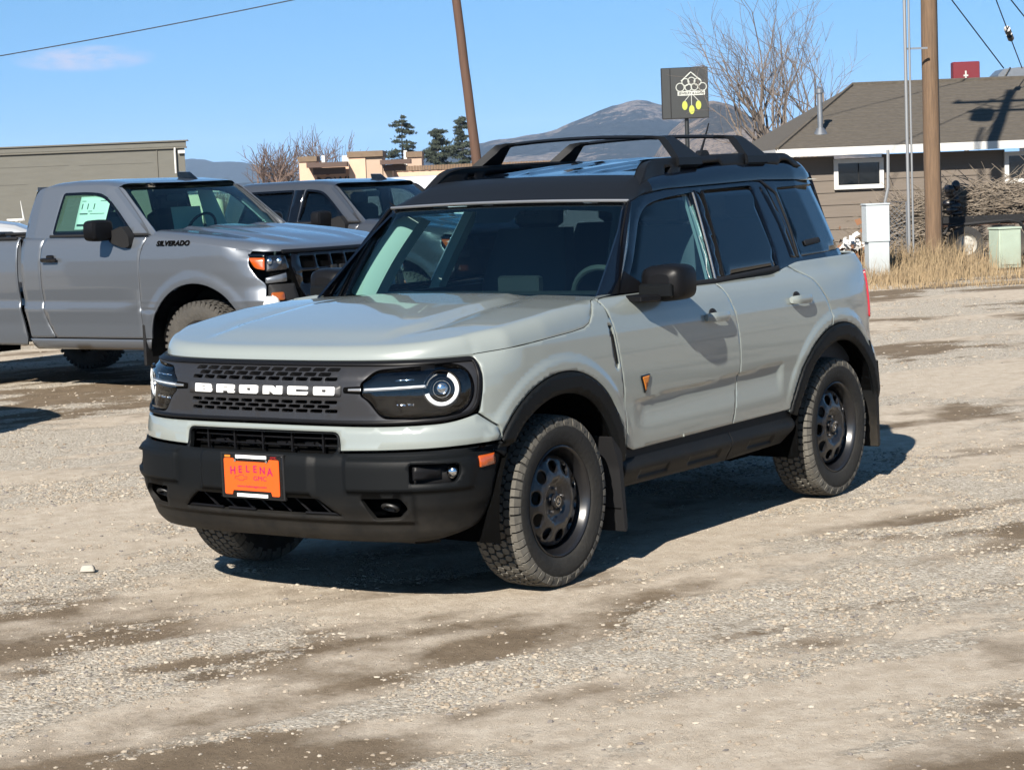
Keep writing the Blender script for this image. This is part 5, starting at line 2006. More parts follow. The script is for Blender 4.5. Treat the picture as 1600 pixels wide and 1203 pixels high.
for i in range(n):
    g = G()
    g.box((0, 0, 0), (bw*.9, .05, bz1-bz0))
    if pm is None:
        pm = g.mesh('parapet_board', False)
        pm.materials.append(MATS['board_brown'])
    o = bpy.data.objects.new('parapet_board', pm)
    COL.objects.link(o)
    o.parent = sm_
    o.location = (xd+bw*(i+.5)-X0, 1.93+.012*(i % 3), (bz0+bz1)/2+.01*(i % 2))
me, co = text_mesh('DOWN', .62, .02, 0, 1.15, .01)
set_co(me, np.stack([co[:, 0]+-8.79-X0, .42-co[:, 2], co[:, 1]+2.04], 1))
link('shop_lettering', me, 'sign_black', sm_)
g = G()
for a, b in ((0, 0), (.18, .10), (.30, -.02), (.10, .16)):
    g.ell((-9.37-X0+a-.1, .40, 2.46+b), (.12, .04, .05), 6, 8)
g.obj('shop_emblem', 'red_sign', sm_)

# --- brown house on the right
HX0, HD = 5.32, 42
ho = lot_thing('house', 'low brown lap sided house with white trimmed windows and a hipped shingle roof', 'house', HX0, HD)
EZ = 2.03
L_ = 17.
g = G()
g.box((.5+L_/2, .55+4.3, .95), (L_, 8.6, 1.9))
g.obj('wall', 'siding', ho)
nb = 8
wins_h = [(6.63-HX0, 7.63-HX0, 1.285, 1.89), (10.06-HX0, 10.06-HX0+.99, 1.28, 1.91)]
for i in range(nb):
    z0 = i*.245
    g = G()
    segs = [(.5, .5+L_)]
    for a, b, c, d in wins_h:
        if z0+.245 > c+.02 and z0 < d:
            ns = []
            for p, q in segs:
                if a > p and b < q:
                    ns += [(p, a+.02), (b-.02, q)]
                else:
                    ns.append((p, q))
            segs = ns
    for p, q in segs:
        g.add([(p, .515, z0), (q, .515, z0), (q, .535, z0+.243), (p, .535, z0+.243), (p, .548, z0), (q, .548, z0), (q, .548, z0+.243), (p, .548, z0+.243)], [(0, 1, 2, 3), (0, 4, 5, 1), (3, 2, 6, 7), (0, 3, 7, 4), (1, 5, 6, 2)])
    g.obj('siding_board', 'siding', ho, smooth=False)
for a, b, c, d in wins_h:
    wn = bpy.data.objects.new('window', None)
    COL.objects.link(wn)
    wn.parent = ho
    g = G()
    f = .085
    for (x0, x1, z0, z1) in ((a, b, d-f, d), (a, b, c, c+f), (a, a+f, c+f, d-f), (b-f, b, c+f, d-f)):
        g.box(((x0+x1)/2, .50, (z0+z1)/2), (x1-x0, .10, z1-z0))
    o = g.obj('frame', 'trim_white', wn, smooth=False)
    o['kind'] = 'stuff'
    del o['kind']
    g = G()
    g.box(((a+b)/2, .52, (c+d)/2), (b-a-2*f, .03, d-c-2*f))
    g.obj('pane', 'window_dark', wn, smooth=False)
    g = G()
    g.box(((a+b)/2, .50, (c+d)/2), (.02, .02, d-c-2*f))
    g.obj('mullion', 'plastic_dark', wn, smooth=False)
# hipped roof
AX, AZ = 7.70-HX0, 3.47
g = G()
e0, e1_, yb = .12, L_+1, 8.9
P = [(e0, 0, EZ+.10), (e1_, 0, EZ+.10), (e1_, yb, EZ+.10), (e0, yb, EZ+.10), (AX, 4.4, AZ+.03), (e1_-2, 4.4, AZ+.03)]
g.add(P, [(0, 1, 5, 4), (1, 2, 5), (2, 3, 4, 5), (3, 0, 4)])
rf = g.obj('roof', 'shingle', ho, smooth=False)
g = G()
slope = (AZ+.03-EZ-.10)/4.4
for k in range(1, 17):        # shingle courses
    y = 4.4*k/17
    xl = e0+(AX-e0)*(y/4.4)
    z = EZ+.10+slope*y
    g.add([(xl, y-.012, z-.002), (e1_-.1, y-.012, z-.002), (e1_-.1, y+.02, z+.016), (xl, y+.02, z+.016), (xl, y+.05, z+.018), (e1_-.1, y+.05, z+.018)], [(0, 1, 2, 3), (3, 2, 5, 4)])
o = g.obj('shingle_courses', 'shingle', rf, smooth=False)
o['kind'] = 'stuff'
g = G()
g.tube([(e0, 0, EZ+.11), (AX, 4.4, AZ+.05), (e1_-2, 4.4, AZ+.05)], .045, 5)
g.obj('ridge_cap', 'shingle', rf)
g = G()
g.box(((e0+e1_)/2, .02, EZ+.02), (e1_-e0, .05, .155))
g.obj('fascia', 'trim_white', ho, smooth=False)
g = G()
g.box((e0-.0, yb/2+.02, EZ+.02), (.05, yb, .155))
g.obj('fascia', 'trim_white', ho, smooth=False)
g = G()
g.box(((e0+e1_)/2+.03, .30, EZ-.03), (e1_-e0-.1, .48, .03))
g.obj('soffit', 'trim_white', ho, smooth=False)
vx, vd = 6.46-HX0, 1.0
vz = EZ+.10+slope*vd
g = G()
g.cyl((vx, vd, vz-.05), (vx, vd, vz+.80), .055, n=12)
g.cyl((vx, vd, vz+.80), (vx, vd, vz+.88), .085, .085, 12)
g.cyl((vx, vd, vz+.88), (vx, vd, vz+.93), .085, .02, 12)
g.cyl((vx, vd, vz-.04), (vx, vd, vz+.10), .16, .07, 12)
g.obj('flue_pipe', 'galvanised', ho)
# things beyond its roof
rs = lot_thing('pole_sign', 'red box sign rising just behind the brown house roof', 'sign', 11.83, 54)
g = G()
g.box((0, 0, 4.02), (.68, .3, .50), ch=.02)
g.obj('cabinet', 'red_sign', rs)
g = G()
g.box((-.02, -.155, 4.02-.08), (.04, .01, .20))
g.box((-.02, -.16, 4.02-.10), (.12, .01, .04))
g.obj('emblem', 'sign_white', rs)
g = G()
g.cyl((0, 0, 0), (0, 0, 3.93), .06)
g.obj('post', 'galvanised', rs)
ru = lot_thing('ventilator', 'sloping metal ventilator hood beyond the house roof at the right edge', 'vent', 12.16, 50, z=0)
zz = 3.74
g = G()
g.prism([(-.50, zz-.5), (-.50, zz), (-.36, zz+.13), (1.4, zz+.26), (1.4, zz-.5)], lambda a, b: (a, -.3, b), lambda a, b: (a, .6, b))
g.obj('hood', 'galvanised', ru, smooth=False)
g = G()
g.cyl((-.38, -.32, zz-.1), (-.22, -.32, zz+.16), .02, n=6)
g.obj('brace', 'wire', ru)
g = G()
g.box((.4, .2, zz/2-.3), (.5, .5, zz-.5))
g.obj('shaft', 'galvanised', ru)

# --- poles
def wood_pole(label, lat, dep, r0_, r1_, h, lean, m, cat='utility pole'):
    t = lot_thing('utility_pole', label, cat, lat, dep)
    g = G()
    hs = np.linspace(-.3, h, 16)
    rg = np.random.default_rng(int(abs(lat)*100))
    P = [(lean*z+.003*rg.normal(), .003*rg.normal(), z) for z in hs]
    g.tube(P, [r0_+(r1_-r0_)*max(0, z)/h for z in hs], 14)
    g.obj('pole', m, t, ang=60)
    return t
up = wood_pole('weathered wooden utility pole beside the white cabinet and brown house', 6.89, 34, .142, .105, 11.6, 0, 'pole_wood')
g = G()
g.box((0, -.16, 10.9), (2.4, .10, .12))
g.obj('cross_arm', 'pole_wood', up)
g = G()
g.box((0, -.16, 10.2), (1.6, .09, .10))
g.obj('cross_arm', 'pole_wood', up)
for sx in (-1, 1):
    g = G()
    g.tube([(sx*.8, -.16, 10.85), (0, -.13, 10.3)], .02, 5)
    g.obj('arm_brace', 'galvanised', up)
for sx in (-1.1, -.4, .4, 1.1):
    g = G()
    g.lathe([(10.96, .02), (10.98, .05), (11.05, .05), (11.08, .03), (11.11, .04), (11.14, .01)], 10, (sx, -.16, 0), 'z')
    g.obj('insulator', 'ceramic', up)
g = G()
g.lathe([(9.5, .01), (9.5, .24), (10.15, .24), (10.2, .20), (10.22, .01)], 16, (-.42, -.05, 0), 'z')
for a in (-.52, -.32):
    g.cyl((a, -.05, 10.2), (a, -.05, 10.42), .03, n=6)
g.obj('transformer', 'cabinet_white', up)
g = G()
g.tube([(.11, -.08, -.1), (.105, -.07, 5), (.10, -.06, 9.5)], .012, 5)
g.obj('ground_wire', 'wire', up)
lp = wood_pole('reddish brown wooden pole leaning left behind the sport utility car roof', -0.56+.18, 45, .115, .085, 8.2, -.085, 'pole_rust')
for k, (dx, r_) in enumerate(((0, .026), (.065, .017))):
    o = thing('conduit', ['silver conduit pipe strapped upright left of the wooden utility pole', 'thinner grey conduit pipe running up beside the silver conduit'][k], 'pipe', lot(6.45+dx-.03, 33.6), LOTROT)
    g = G()
    g.cyl((0, 0, -.1), (0, 0, 9.2), r_, n=10)
    g.obj('pipe', 'pipe_grey', o)
    if k == 0:
        for z_ in (3.55, 6.4):
            g = G()
            g.box((.18, .05, z_), (.36, .03, .03))
            g.obj('bracket', 'galvanised', o)

# --- billboard
bl = lot_thing('pylon_sign', 'square black pawn shop pylon sign with white emblem and three yellow ovals', 'sign', 6.77, 78, -.10)
zc = 4.67
g = G()
g.box((0, 0, zc), (1.72, .45, 1.86), ch=.02)
g.obj('cabinet', 'sign_black', bl)
for dx in (-.84, -.52):
    g = G()
    g.box((dx, -.235, zc), (.03, .02, 1.8))
    g.obj('cabinet_rib', 'plastic_dark', bl)
g = G()
g.cyl((.04, 0, 0), (.04, 0, zc-.9), .08, n=12)
g.obj('post', 'sign_black', bl)
def flat(nm, pts, m, w_=None):
    g = G()
    if w_:
        g.tube([(a, -.24, zc+b) for a, b in pts], w_, 5)
    else:
        g.prism(pts, lambda a, b: (a, -.228, zc+b), lambda a, b: (a, -.245, zc+b))
    return g.obj(nm, m, bl, smooth=False)
lx = .24
flat('emblem_gable', [(lx-.36, .42), (lx-.05, .70), (lx, .74), (lx+.05, .70), (lx+.36, .42)], 'sign_white', .028)
for i, (a, b, r_) in enumerate(((-.40, .20, .15), (-.20, .38, .13), (.02, .42, .13), (.24, .38, .13), (.42, .20, .14), (-.10, .18, .12), (.12, .20, .12))):
    t_ = np.linspace(0, 2*pi, 17)
    flat('emblem_ring', [(lx+a+r_*cos(k), b+r_*sin(k)) for k in t_], 'sign_white', .020)
flat('name_bar', [(lx-.50, -.10), (lx+.50, -.10), (lx+.50, .06), (lx-.50, .06)], 'sign_white')
me, co = text_mesh('JEWELRY & LOAN', .115, .004, 0, 1.0, .002)
set_co(me, np.stack([co[:, 0]+lx, -.250-co[:, 2], co[:, 1]+zc-.022], 1))
link('sign_lettering', me, 'sign_black', bl)
for a, b in ((-.25, -.46), (.0, -.62), (.25, -.46)):
    t_ = np.linspace(0, 2*pi, 20, endpoint=False)
    flat('yellow_oval', [(lx+a+.10*cos(k), b+.165*sin(k)) for k in t_], 'sign_yellow')
    flat('hanger', [(lx+a, b+.16), (lx+a*.5, -.16), (lx+a*.3, -.10)], 'sign_white', .014)

# --- utility cabinets, gate, trailer
uc = lot_thing('utility_cabinet', 'tall narrow white utility cabinet standing in dry grass by the house', 'cabinet', 5.61, 32, .12)
g = G()
g.box((0, 0, .86), (.36, .26, .56), ch=.01)
g.obj('upper_box', 'cabinet_white', uc)
g = G()
g.box((.01, .0, .29), (.32, .24, .58), ch=.008)
g.obj('pedestal', 'cabinet_white', uc)
g = G()
g.box((0, 0, 1.15), (.38, .28, .025), ch=.006)
g.obj('cap', 'cabinet_white', uc)
g = G()
g.box((.19, -.0, .8), (.02, .12, .5))
g.obj('cable_guard', 'galvanised', uc)
gc = lot_thing('green_cabinet', 'short pale green electrical cabinet in front of the brush trailer', 'cabinet', 7.92, 33.5, .35)
g = G()
g.box((0, 0, .34), (.40, .30, .62), ch=.01)
g.obj('box', 'cabinet_green', gc)
g = G()
g.box((0, -.0, .665), (.43, .33, .035), ch=.008)
g.obj('lid', 'cabinet_green', gc)
g = G()
g.box((0, -.155, .34), (.34, .012, .5))
g.obj('door', 'cabinet_green', gc)
gt = lot_thing('wire_gate', 'open chain link gate panel between the white cabinet and the conduit', 'gate', 6.49, 35)
g = G()
g.tube([(-.16, 0, 0), (-.16, 0, 1.12), (.16, 0, 1.12), (.16, 0, 0)], .014, 6)
g.obj('frame', 'galvanised', gt)
g = G()
for k in range(-12, 13):
    for sg in (1, -1):
        x0, z0, z1 = k*.08, 0.05, 1.12
        p0, p1 = [x0, z0], [x0+sg*1.07, z1]
        a_, b_ = (p0, p1) if p0[0] < p1[0] else (p1, p0)
        # clip to the frame
        def at_x(x, a_=a_, b_=b_):
            return a_[1]+(b_[1]-a_[1])*(x-a_[0])/(b_[0]-a_[0])
        xa_, xb_ = max(a_[0], -.16), min(b_[0], .16)
        if xa_ < xb_:
            g.tube([(xa_, 0, at_x(xa_)), (xb_, 0, at_x(xb_))], .0035, 3, caps=False)
o = g.obj('chain_link', 'galvanised', gt, smooth=False)
o['kind'] = 'stuff'
wp = lot_thing('standpipe', 'pale bent service pipe rising beside the first house window', 'pipe', 6.72, 37)
g = G()
g.tube([(-.02, 0, 0), (-.02, 0, .9), (-.06, 0, 1.1), (.0, 0, 1.35), (.01, 0, 2.0)], .028, 7)
g.obj('pipe', 'pipe_grey', wp)
tr = lot_thing('flatbed_trailer', 'rusty utility trailer heaped with cut branches beside the wooden utility pole', 'trailer', 8.42, 36.8)
g = G()
g.box((.9, .8, .68), (3.6, 1.6, .10))
g.obj('deck', 'rust', tr)
g = G()
g.box((.9, -.03, .74), (3.6, .05, .12))
g.obj('side_rail', 'plastic_dark', tr)
g = G()
g.tube([(-.82, -.18, .50), (-.72, -.18, .64), (.30, -.18, .70), (.50, -.18, .66), (.62, -.18, .48)], .035, 6)
g.obj('fender', 'plastic_dark', tr)
for wx_ in (-.44, .30):
    wl = bpy.data.objects.new('wheel', None)
    COL.objects.link(wl)
    wl.parent = tr
    wl.location = (wx_, -.12, .31)
    g = G()
    g.lathe([(-.09, .19), (-.10, .27), (-.08, .31), (.08, .31), (.10, .27), (.09, .19)], 32)
    g.obj('tyre', 'old_tyre', wl)
    g = G()
    g.lathe([(-.085, .19), (-.05, .175), (-.03, .15), (-.045, .09), (-.05, .05), (-.06, .03), (-.06, .001)], 24)
    for i in range(8):
        a = 2*pi*i/8
        g.cyl((.12*cos(a), -.055, .12*sin(a)), (.12*cos(a), -.035, .12*sin(a)), .022, n=7)
    g.obj('rim', 'old_rim', wl)

def sticks(name, label, cat, lat, dep, n, box_, m, seed, rad=(.004, .014), z0=.0, wild=.5):
    rg = np.random.default_rng(seed)
    g = G()
    for i in range(n):
        fx, fy = rg.uniform(-1, 1), rg.uniform(-1, 1)
        top = box_[2]*(1-abs(fx)**2.2*.75)*(1-abs(fy)**2*.5)
        p = np.array([fx*box_[0], fy*box_[1], z0+rg.uniform(0, 1)**.8*top])
        th, ph = rg.uniform(-.5, .5)+(pi if rg.random() < .5 else 0), rg.normal(0, .22+.5*wild*(rg.random() < .15))
        L = rg.uniform(.25, .95)
        d = np.array([cos(th)*cos(ph), sin(th)*cos(ph), sin(ph)])
        q = [p]
        for k in range(3):
            d = d+rg.normal(0, .18, 3)
            d /= np.linalg.norm(d)
            q.append(q[-1]+d*L/3)
        q = np.array(q)
        q[:, 2] = np.maximum(q[:, 2], .01)
        r_ = rg.uniform(*rad)
        g.tube(q, [r_, r_*.8, r_*.6, r_*.35], 4, caps=False)
    t = lot_thing_obj(g, name, label, cat, lat, dep, m)
    t['kind'] = 'stuff'
    return t
def lot_thing_obj(g, name, label, cat, lat, dep, m, rot=0, smooth=True, z=0):
    o = g.obj(name, m, None, smooth=smooth, ang=60)
    o.location = lot(lat, dep, z)
    o.rotation_euler = (0, 0, LOTROT+rot)
    if label:
        o['label'] = label
        o['category'] = cat
    return o
sticks('brush_pile', 'tangled heap of cut branches loaded on the trailer', 'brush pile', 8.76, 37.6, 1700, (1.9, .6, .62), 'stick', 5, z0=.74)
sticks('brush_pile', 'tangle of grey sticks behind the conduits left of the pole', 'brush pile', 7.28, 37.4, 800, (.72, .5, 1.0), 'stick', 6, z0=.05, wild=1.2)
g = G()
rg = np.random.default_rng(4)
for i in range(9):
    g.ell((rg.uniform(-.10, .12), rg.uniform(-.1, .1), .85+i*.06), (rg.uniform(.06, .13), .1, rg.uniform(.05, .10)), 7, 9)
lot_thing_obj(g, 'plastic_bag', 'crumpled black plastic bag snagged in the branches right of the pole', 'bag', 7.78, 36.9, 'bag_black')
dh = G()
rg = np.random.default_rng(8)
def scrap(g, n, ext, s0, s1, z0=0):
    for i in range(n):
        c = np.array([rg.normal(0, ext[0]), rg.normal(0, ext[1]), z0+abs(rg.normal(0, ext[2]))])
        a, b = rg.normal(size=3), rg.normal(size=3)
        a /= np.linalg.norm(a)
        b = b-a*(a@b)
        b /= np.linalg.norm(b)
        s = rg.uniform(s0, s1)
        cc = np.cross(a, b)*s*.35
        g.add([c-a*s-b*s, c+a*s-b*s*.8+cc, c+a*s*.9+b*s, c-a*s+b*s-cc], [(0, 1, 2), (0, 2, 3)])
g = G()
scrap(g, 500, (.22, .2, .26), .015, .05)
lot_thing_obj(g, 'leaf_heap', 'heap of brown leaves and rubbish left of the white cabinet', 'leaf heap', 5.64, 34, 'leaf_brown', smooth=False)['kind'] = 'stuff'
g = G()
scrap(g, 55, (.14, .1, .10), .02, .055, .42)
lot_thing_obj(g, 'paper_scraps', 'white paper scraps lying on the brown leaf heap', 'rubbish', 5.59, 33.8, 'trash_white', smooth=False)['kind'] = 'stuff'

# --- wires
def wire(label, a, b, sag, r=.012, beads=()):
    a, b = np.array(lot(a[0], a[1], a[2])), np.array(lot(b[0], b[1], b[2]))
    t = np.linspace(0, 1, 24)[:, None]
    P = a+(b-a)*t
    P[:, 2] -= sag*4*(t*(1-t))[:, 0]
    g = G()
    g.tube(P-a, r, 5)
    if not beads:
        o = g.obj('overhead_wire', 'wire', None)
        o.location = a
        tag(o, label, 'cable', 'overhead wires')
        return
    o = thing('overhead_wire', label, 'cable', tuple(a), 0, 'overhead wires')
    g.obj('cable', 'wire', o)
    for k in beads:
        c = P[0]*(1-k)+P[-1]*k-a
        c[2] -= sag*4*k*(1-k)
        d = (b-a)/np.linalg.norm(b-a)
        g = G()
        g.cyl(c-d*.10, c+d*.10, .07, n=8)
        g.obj('insulator', 'ceramic', o)
wire('long thin wire crossing the upper left sky to the leaning pole', (-15.65, 50.00, 4.63), (-1.00, 45.00, 6.26), .12, .013)
wire('dark cable dropping to the house roof corner at upper right', (11.15, 47.00, 3.77), (0.56, 30.00, 12.00), 0, .014)
wire('cable with two dark insulators dropping at the upper right corner', (11.31, 46.00, 3.71), (5.11, 30.00, 9.27), 0, .012, (.105, .125))
wire('short length of cable crossing the extreme upper right corner', (11.91, 46.00, 4.12), (2.90, 30.00, 9.61), 0, .014)

# --- white van whose roof shows behind the sport utility car
def box_car(name, label, cat, lat, dep, rot, L, Wd, H, hoodL, paint, hz=1.0, van=False):
    t = lot_thing(name, label, cat, lat, dep, rot)
    # side profile lofted across the width with rounded shoulders
    if van:
        prof = [(-L/2, .35), (-L/2-.02, H*.9), (-L/2+.10, H), (L/2-hoodL-.6, H), (L/2-hoodL-.15, H*.93), (L/2-hoodL+.45, hz+.1), (L/2-.1, hz-.1), (L/2, .75), (L/2, .35)]
    else:
        prof = [(-L/2, .35), (-L/2, hz-.1), (-L/2+.55, hz+.02), (-L/2+1.15, H-.05), (-L/2+1.6, H), (L/2-hoodL-.75, H-.01), (L/2-hoodL, hz), (L/2-.15, hz-.20), (L/2, .6), (L/2, .35)]
    pr = crom(prof, 5)
    rows = []
    for f, inn in ((-1, .10), (-.96, .03), (-.85, 0), (.85, 0), (.96, .03), (1, .10)):
        rows.append([(x*(1-inn*.1), f*Wd/2*(1-.16*max(0, (z-hz)/(H-hz+1e-6))), z-inn*.6*(z > hz)) for x, z in pr])
    g = G()
    g.grid(rows)
    g.add(rows[0], [tuple(range(len(pr)))])
    g.add(rows[-1], [tuple(range(len(pr)))])
    g.obj('body', paint, t, ang=40)
    for s_ in (1, -1):
        y = s_*Wd/2*.985
        k = .90
        if van:
            ws = [[(L/2-hoodL+.25, hz+.12), (L/2-hoodL-.20, H*.88), (L/2-hoodL-.85, H*.88), (L/2-hoodL-.85, hz+.12)]]
        else:
            ws = [[(L/2-hoodL-.15, hz+.05), (L/2-hoodL-.78, H-.10), (-.25, H-.08), (-.25, hz+.05)], [(-.33, hz+.05), (-.33, H-.08), (-L/2+1.4, H-.12), (-L/2+.95, hz+.07)]]
        for q in ws:
            g = G()
            g.add([(x, y*(1-.16*max(0, (z-hz)/(H-hz)))+s_*.012, z) for x, z in q], [(0, 1, 2, 3)])
            g.obj('side_window', 'window_dark', t, smooth=False)
        for wx_ in (L/2-.85, -L/2+.85):
            g = G()
            g.lathe([(-.1, .2), (-.11, .30), (-.09, .33), (.09, .33), (.11, .30), (.10, .2), (.08, .01)], 28, (wx_, s_*(Wd/2-.10), .33))
            g.obj('wheel', 'dark_tyre', t)
    g = G()
    if van:
        q = [(L/2-hoodL+.35, hz+.13), (L/2-hoodL-.12, H*.91)]
    else:
        q = [(L/2-hoodL-.02, hz+.03), (L/2-hoodL-.70, H-.06)]
    g.add([(q[0][0]+.03, -Wd*.40, q[0][1]), (q[0][0]+.03, Wd*.40, q[0][1]), (q[1][0]+.03, Wd*.36, q[1][1]), (q[1][0]+.03, -Wd*.36, q[1][1])], [(0, 1, 2, 3)])
    g.obj('windshield', 'window_dark', t, smooth=False)
    return t
box_car('cargo_van', 'white cargo van mostly hidden behind the sport utility car roof', 'van', -0.23, 43, 0, 5.2, 1.95, 1.87, 1.0, 'white_paint', 1.05, van=True)
box_car('sedan', 'silver sedan showing behind the grey pickup bed at the left edge', 'car', -6.44, 26, .15, 4.6, 1.8, 1.45, 1.1, 'silver_paint', .95)
# rack with cream tanks, stand, white tub
ct = lot_thing('tank_rack', 'cream cylindrical tanks on a low rack glimpsed between the two pickups', 'tank', -8.12, 62)
for k in range(4):
    g = G()
    g.lathe([(.2, .01), (.2, .17), (1.42, .17), (1.50, .13), (1.55, .01)], 16, (-.75+k*.46, 0, 0), 'z')
    g.obj('tank', 'cream', ct)
g = G()
g.box((-.95, 0, .85), (.5, .6, 1.66))
g.obj('cabinet', 'cream', ct)
g = G()
g.box((.1, 0, .1), (2.3, .7, .2))
g.obj('base', 'concrete', ct)
g = G()
g.box((.15, 0, 1.78), (2.0, .5, .07))
g.obj('cover', 'unit_white', ct)
st_ = lot_thing('pipe_stand', 'white metal stand with a spike beyond the grey pickup bed', 'stand', -7.86, 34)
g = G()
zt = 1.39
g.cyl((0, 0, 0), (0, 0, zt), .03, n=8)
g.obj('post', 'unit_white', st_)
g = G()
g.box((-.02, 0, zt+.02), (.26, .06, .035))
g.obj('head', 'unit_white', st_)
g = G()
g.cyl((.12, 0, zt), (.08, 0, zt+.32), .018, .004, 8)
g.obj('spike', 'unit_white', st_)
tb = lot_thing('white_tub', 'white tapered tub standing before the grey pickup front bumper', 'tub', -1.98, 17.6)
g = G()
zt = 0.84
g.lathe([(0, .01), (0, .15), (zt-.10, .085), (zt-.02, .062), (zt, .04), (zt, .001)], 20, (0, 0, 0), 'z')
g.obj('tub', 'trash_white', tb)
# the truck standing just off the left edge, whose shadow reaches into the picture
tk3 = copy_tree(tk2)
tk3.location = (-1.85, -6.98, 0)
tk3['label'] = 'dark grey pickup truck parked off the left edge, seen only by its shadow'
# ================================================================== ground
def vnoise(x, y, seed=0):
    xi, yi = np.floor(x).astype(np.int64), np.floor(y).astype(np.int64)
    fx, fy = x-xi, y-yi
    fx, fy = fx*fx*(3-2*fx), fy*fy*(3-2*fy)
    def hsh(a, b):
        n = (a*374761393+b*668265263+seed*974634777) & 0xffffffff
        n = ((n ^ (n >> 13))*1274126177) & 0xffffffff
        return ((n ^ (n >> 16)) & 0xffff)/65535.
    a, b, c, d = hsh(xi, yi), hsh(xi+1, yi), hsh(xi, yi+1), hsh(xi+1, yi+1)
    return (a*(1-fx)+b*fx)*(1-fy)+(c*(1-fx)+d*fx)*fy
def fbm(x, y, oct=4, seed=0, gain=.5):
    s, a, t = 0, 1., 0
    for k in range(oct):
        s = s+a*vnoise(x*2**k+k*17.3, y*2**k-k*9.1, seed+k)
        t += a
        a *= gain
    return s/t
# wheel tracks run along this heading
TD = np.array([-.915, .403])
TN = np.array([-TD[1], TD[0]])
def gmask(x, y):
    """0 = packed brown soil, 1 = loose pale gravel"""
    a, b = x*TD[0]+y*TD[1], x*TN[0]+y*TN[1]
    wob = .9*(fbm(a*.22, b*.22, 3, 5)-.5)
    m = fbm(a*.42, (b+wob)*1.15, 5, 11, .60)
    m2 = fbm(a*1.1, b*2.4, 4, 31, .62)
    v = .62*m+.38*m2
    return np.clip((v-.43)/.16, 0, 1)
def tone(x, y):
    a, b = x*TD[0]+y*TD[1], x*TN[0]+y*TN[1]
    return fbm(a*.26+3, b*.62+9, 5, 71, .60)
def gheight(x, y):
    a, b = x*TD[0]+y*TD[1], x*TN[0]+y*TN[1]
    h = .030*(fbm(a*.25, b*.7, 3, 41)-.5)+.012*(fbm(a*1.2, b*2.2, 3, 43)-.5)
    m = gmask(x, y)
    h = h+.010*m*(fbm(x*16, y*16, 3, 47)-.3)+.004*(fbm(x*45, y*45, 2, 49)-.5)
    # flatten round the wheels so they stand on it
    for cx, cy in ((0, .8), (0, -.8), (-2.67, .8), (-2.67, -.8)):
        d = np.hypot(x-cx, y-cy)
        h = h*sm(.12, .5, d)
    return h-.004

def ground_material():
    m = bpy.data.materials.new('gravel_ground')
    m.use_nodes = True
    n, L = m.node_tree.nodes, m.node_tree.links
    b = n['Principled BSDF']
    b.inputs['Roughness'].default_value = .95
    b.inputs['Specular IOR Level'].default_value = .15
    at = n.new('ShaderNodeAttribute')
    at.attribute_name = 'cover'
    sp = n.new('ShaderNodeSeparateColor')
    L.new(at.outputs['Color'], sp.inputs[0])
    g = n.new('ShaderNodeNewGeometry')
    def noise(sc_, det=6, ro=.6):
        t = n.new('ShaderNodeTexNoise')
        t.inputs['Scale'].default_value = sc_
        t.inputs['Detail'].default_value = det
        t.inputs['Roughness'].default_value = ro
        L.new(g.outputs['Position'], t.inputs['Vector'])
        return t.outputs[0]
    def mr(x, a, b_, c=0, d=1):
        t = n.new('ShaderNodeMapRange')
        t.inputs[1].default_value = a
        t.inputs[2].default_value = b_
        t.inputs[3].default_value = c
        t.inputs[4].default_value = d
        L.new(x, t.inputs[0])
        return t.outputs[0]
    def mix(f, a, b_):
        t = n.new('ShaderNodeMix')
        t.data_type = 'RGBA'
        if isinstance(f, float):
            t.inputs[0].default_value = f
        else:
            L.new(f, t.inputs[0])
        for i, c in ((6, a), (7, b_)):
            if isinstance(c, tuple):
                t.inputs[i].default_value = (*c, 1)
            else:
                L.new(c, t.inputs[i])
        return t.outputs[2]
    def math_(op, a, b_):
        t = n.new('ShaderNodeMath')
        t.operation = op
        for i, c in ((0, a), (1, b_)):
            if isinstance(c, (int, float)):
                t.inputs[i].default_value = c
            else:
                L.new(c, t.inputs[i])
        return t.outputs[0]
    soil = mix(mr(noise(5, 8, .7), .35, .65), (0.0945, 0.0706, 0.0466), (0.1418, 0.1084, 0.0743))
    dust = mix(mr(noise(9, 6, .7), .35, .65), (.276, .232, .180), (.368, .322, .262))
    base = mix(mr(math_('ADD', sp.outputs[1], math_('MULTIPLY', math_('SUBTRACT', noise(1.6, 7, .7), .5), .35)), .46, .55), soil, dust)
    # gravel: small cells of many greys
    def cells(sc_):
        v = n.new('ShaderNodeTexVoronoi')
        v.inputs['Scale'].default_value = sc_
        L.new(g.outputs['Position'], v.inputs['Vector'])
        return v
    v1, v2 = cells(60), cells(120)
    s1 = n.new('ShaderNodeSeparateColor')
    L.new(v1.outputs['Color'], s1.inputs[0])
    s2 = n.new('ShaderNodeSeparateColor')
    L.new(v2.outputs['Color'], s2.inputs[0])
    gra = mix(s1.outputs[0], (0.1764, 0.1499, 0.1147), (0.4473, 0.4127, 0.3559))
    gra2 = mix(s2.outputs[0], (0.1449, 0.1184, 0.0882), (0.4095, 0.3717, 0.3119))
    gravel = mix(.45, gra, gra2)
    # which cells are stones, growing with the cover attribute
    f = mr(math_('ADD', sp.outputs[0], math_('MULTIPLY', math_('SUBTRACT', noise(26, 6, .75), .5), 1.5)), .38, .62)
    col = mix(f, base, gravel)
    pale = mr(noise(70, 3, .6), .66, .72)
    col = mix(math_('MULTIPLY', pale, .35), col, (0.3465, 0.3276, 0.2898))
    L.new(col, b.inputs['Base Color'])
    bp = n.new('ShaderNodeBump')
    bp.inputs['Strength'].default_value = .9
    bp.inputs['Distance'].default_value = .012
    hh = math_('ADD', math_('MULTIPLY', noise(38, 8, .75), 1.1), math_('MULTIPLY', math_('SUBTRACT', 1., v1.outputs['Distance']), math_('MULTIPLY', f, .9)))
    L.new(hh, bp.inputs['Height'])
    L.new(bp.outputs[0], b.inputs['Normal'])
    return m
GM = ground_material()
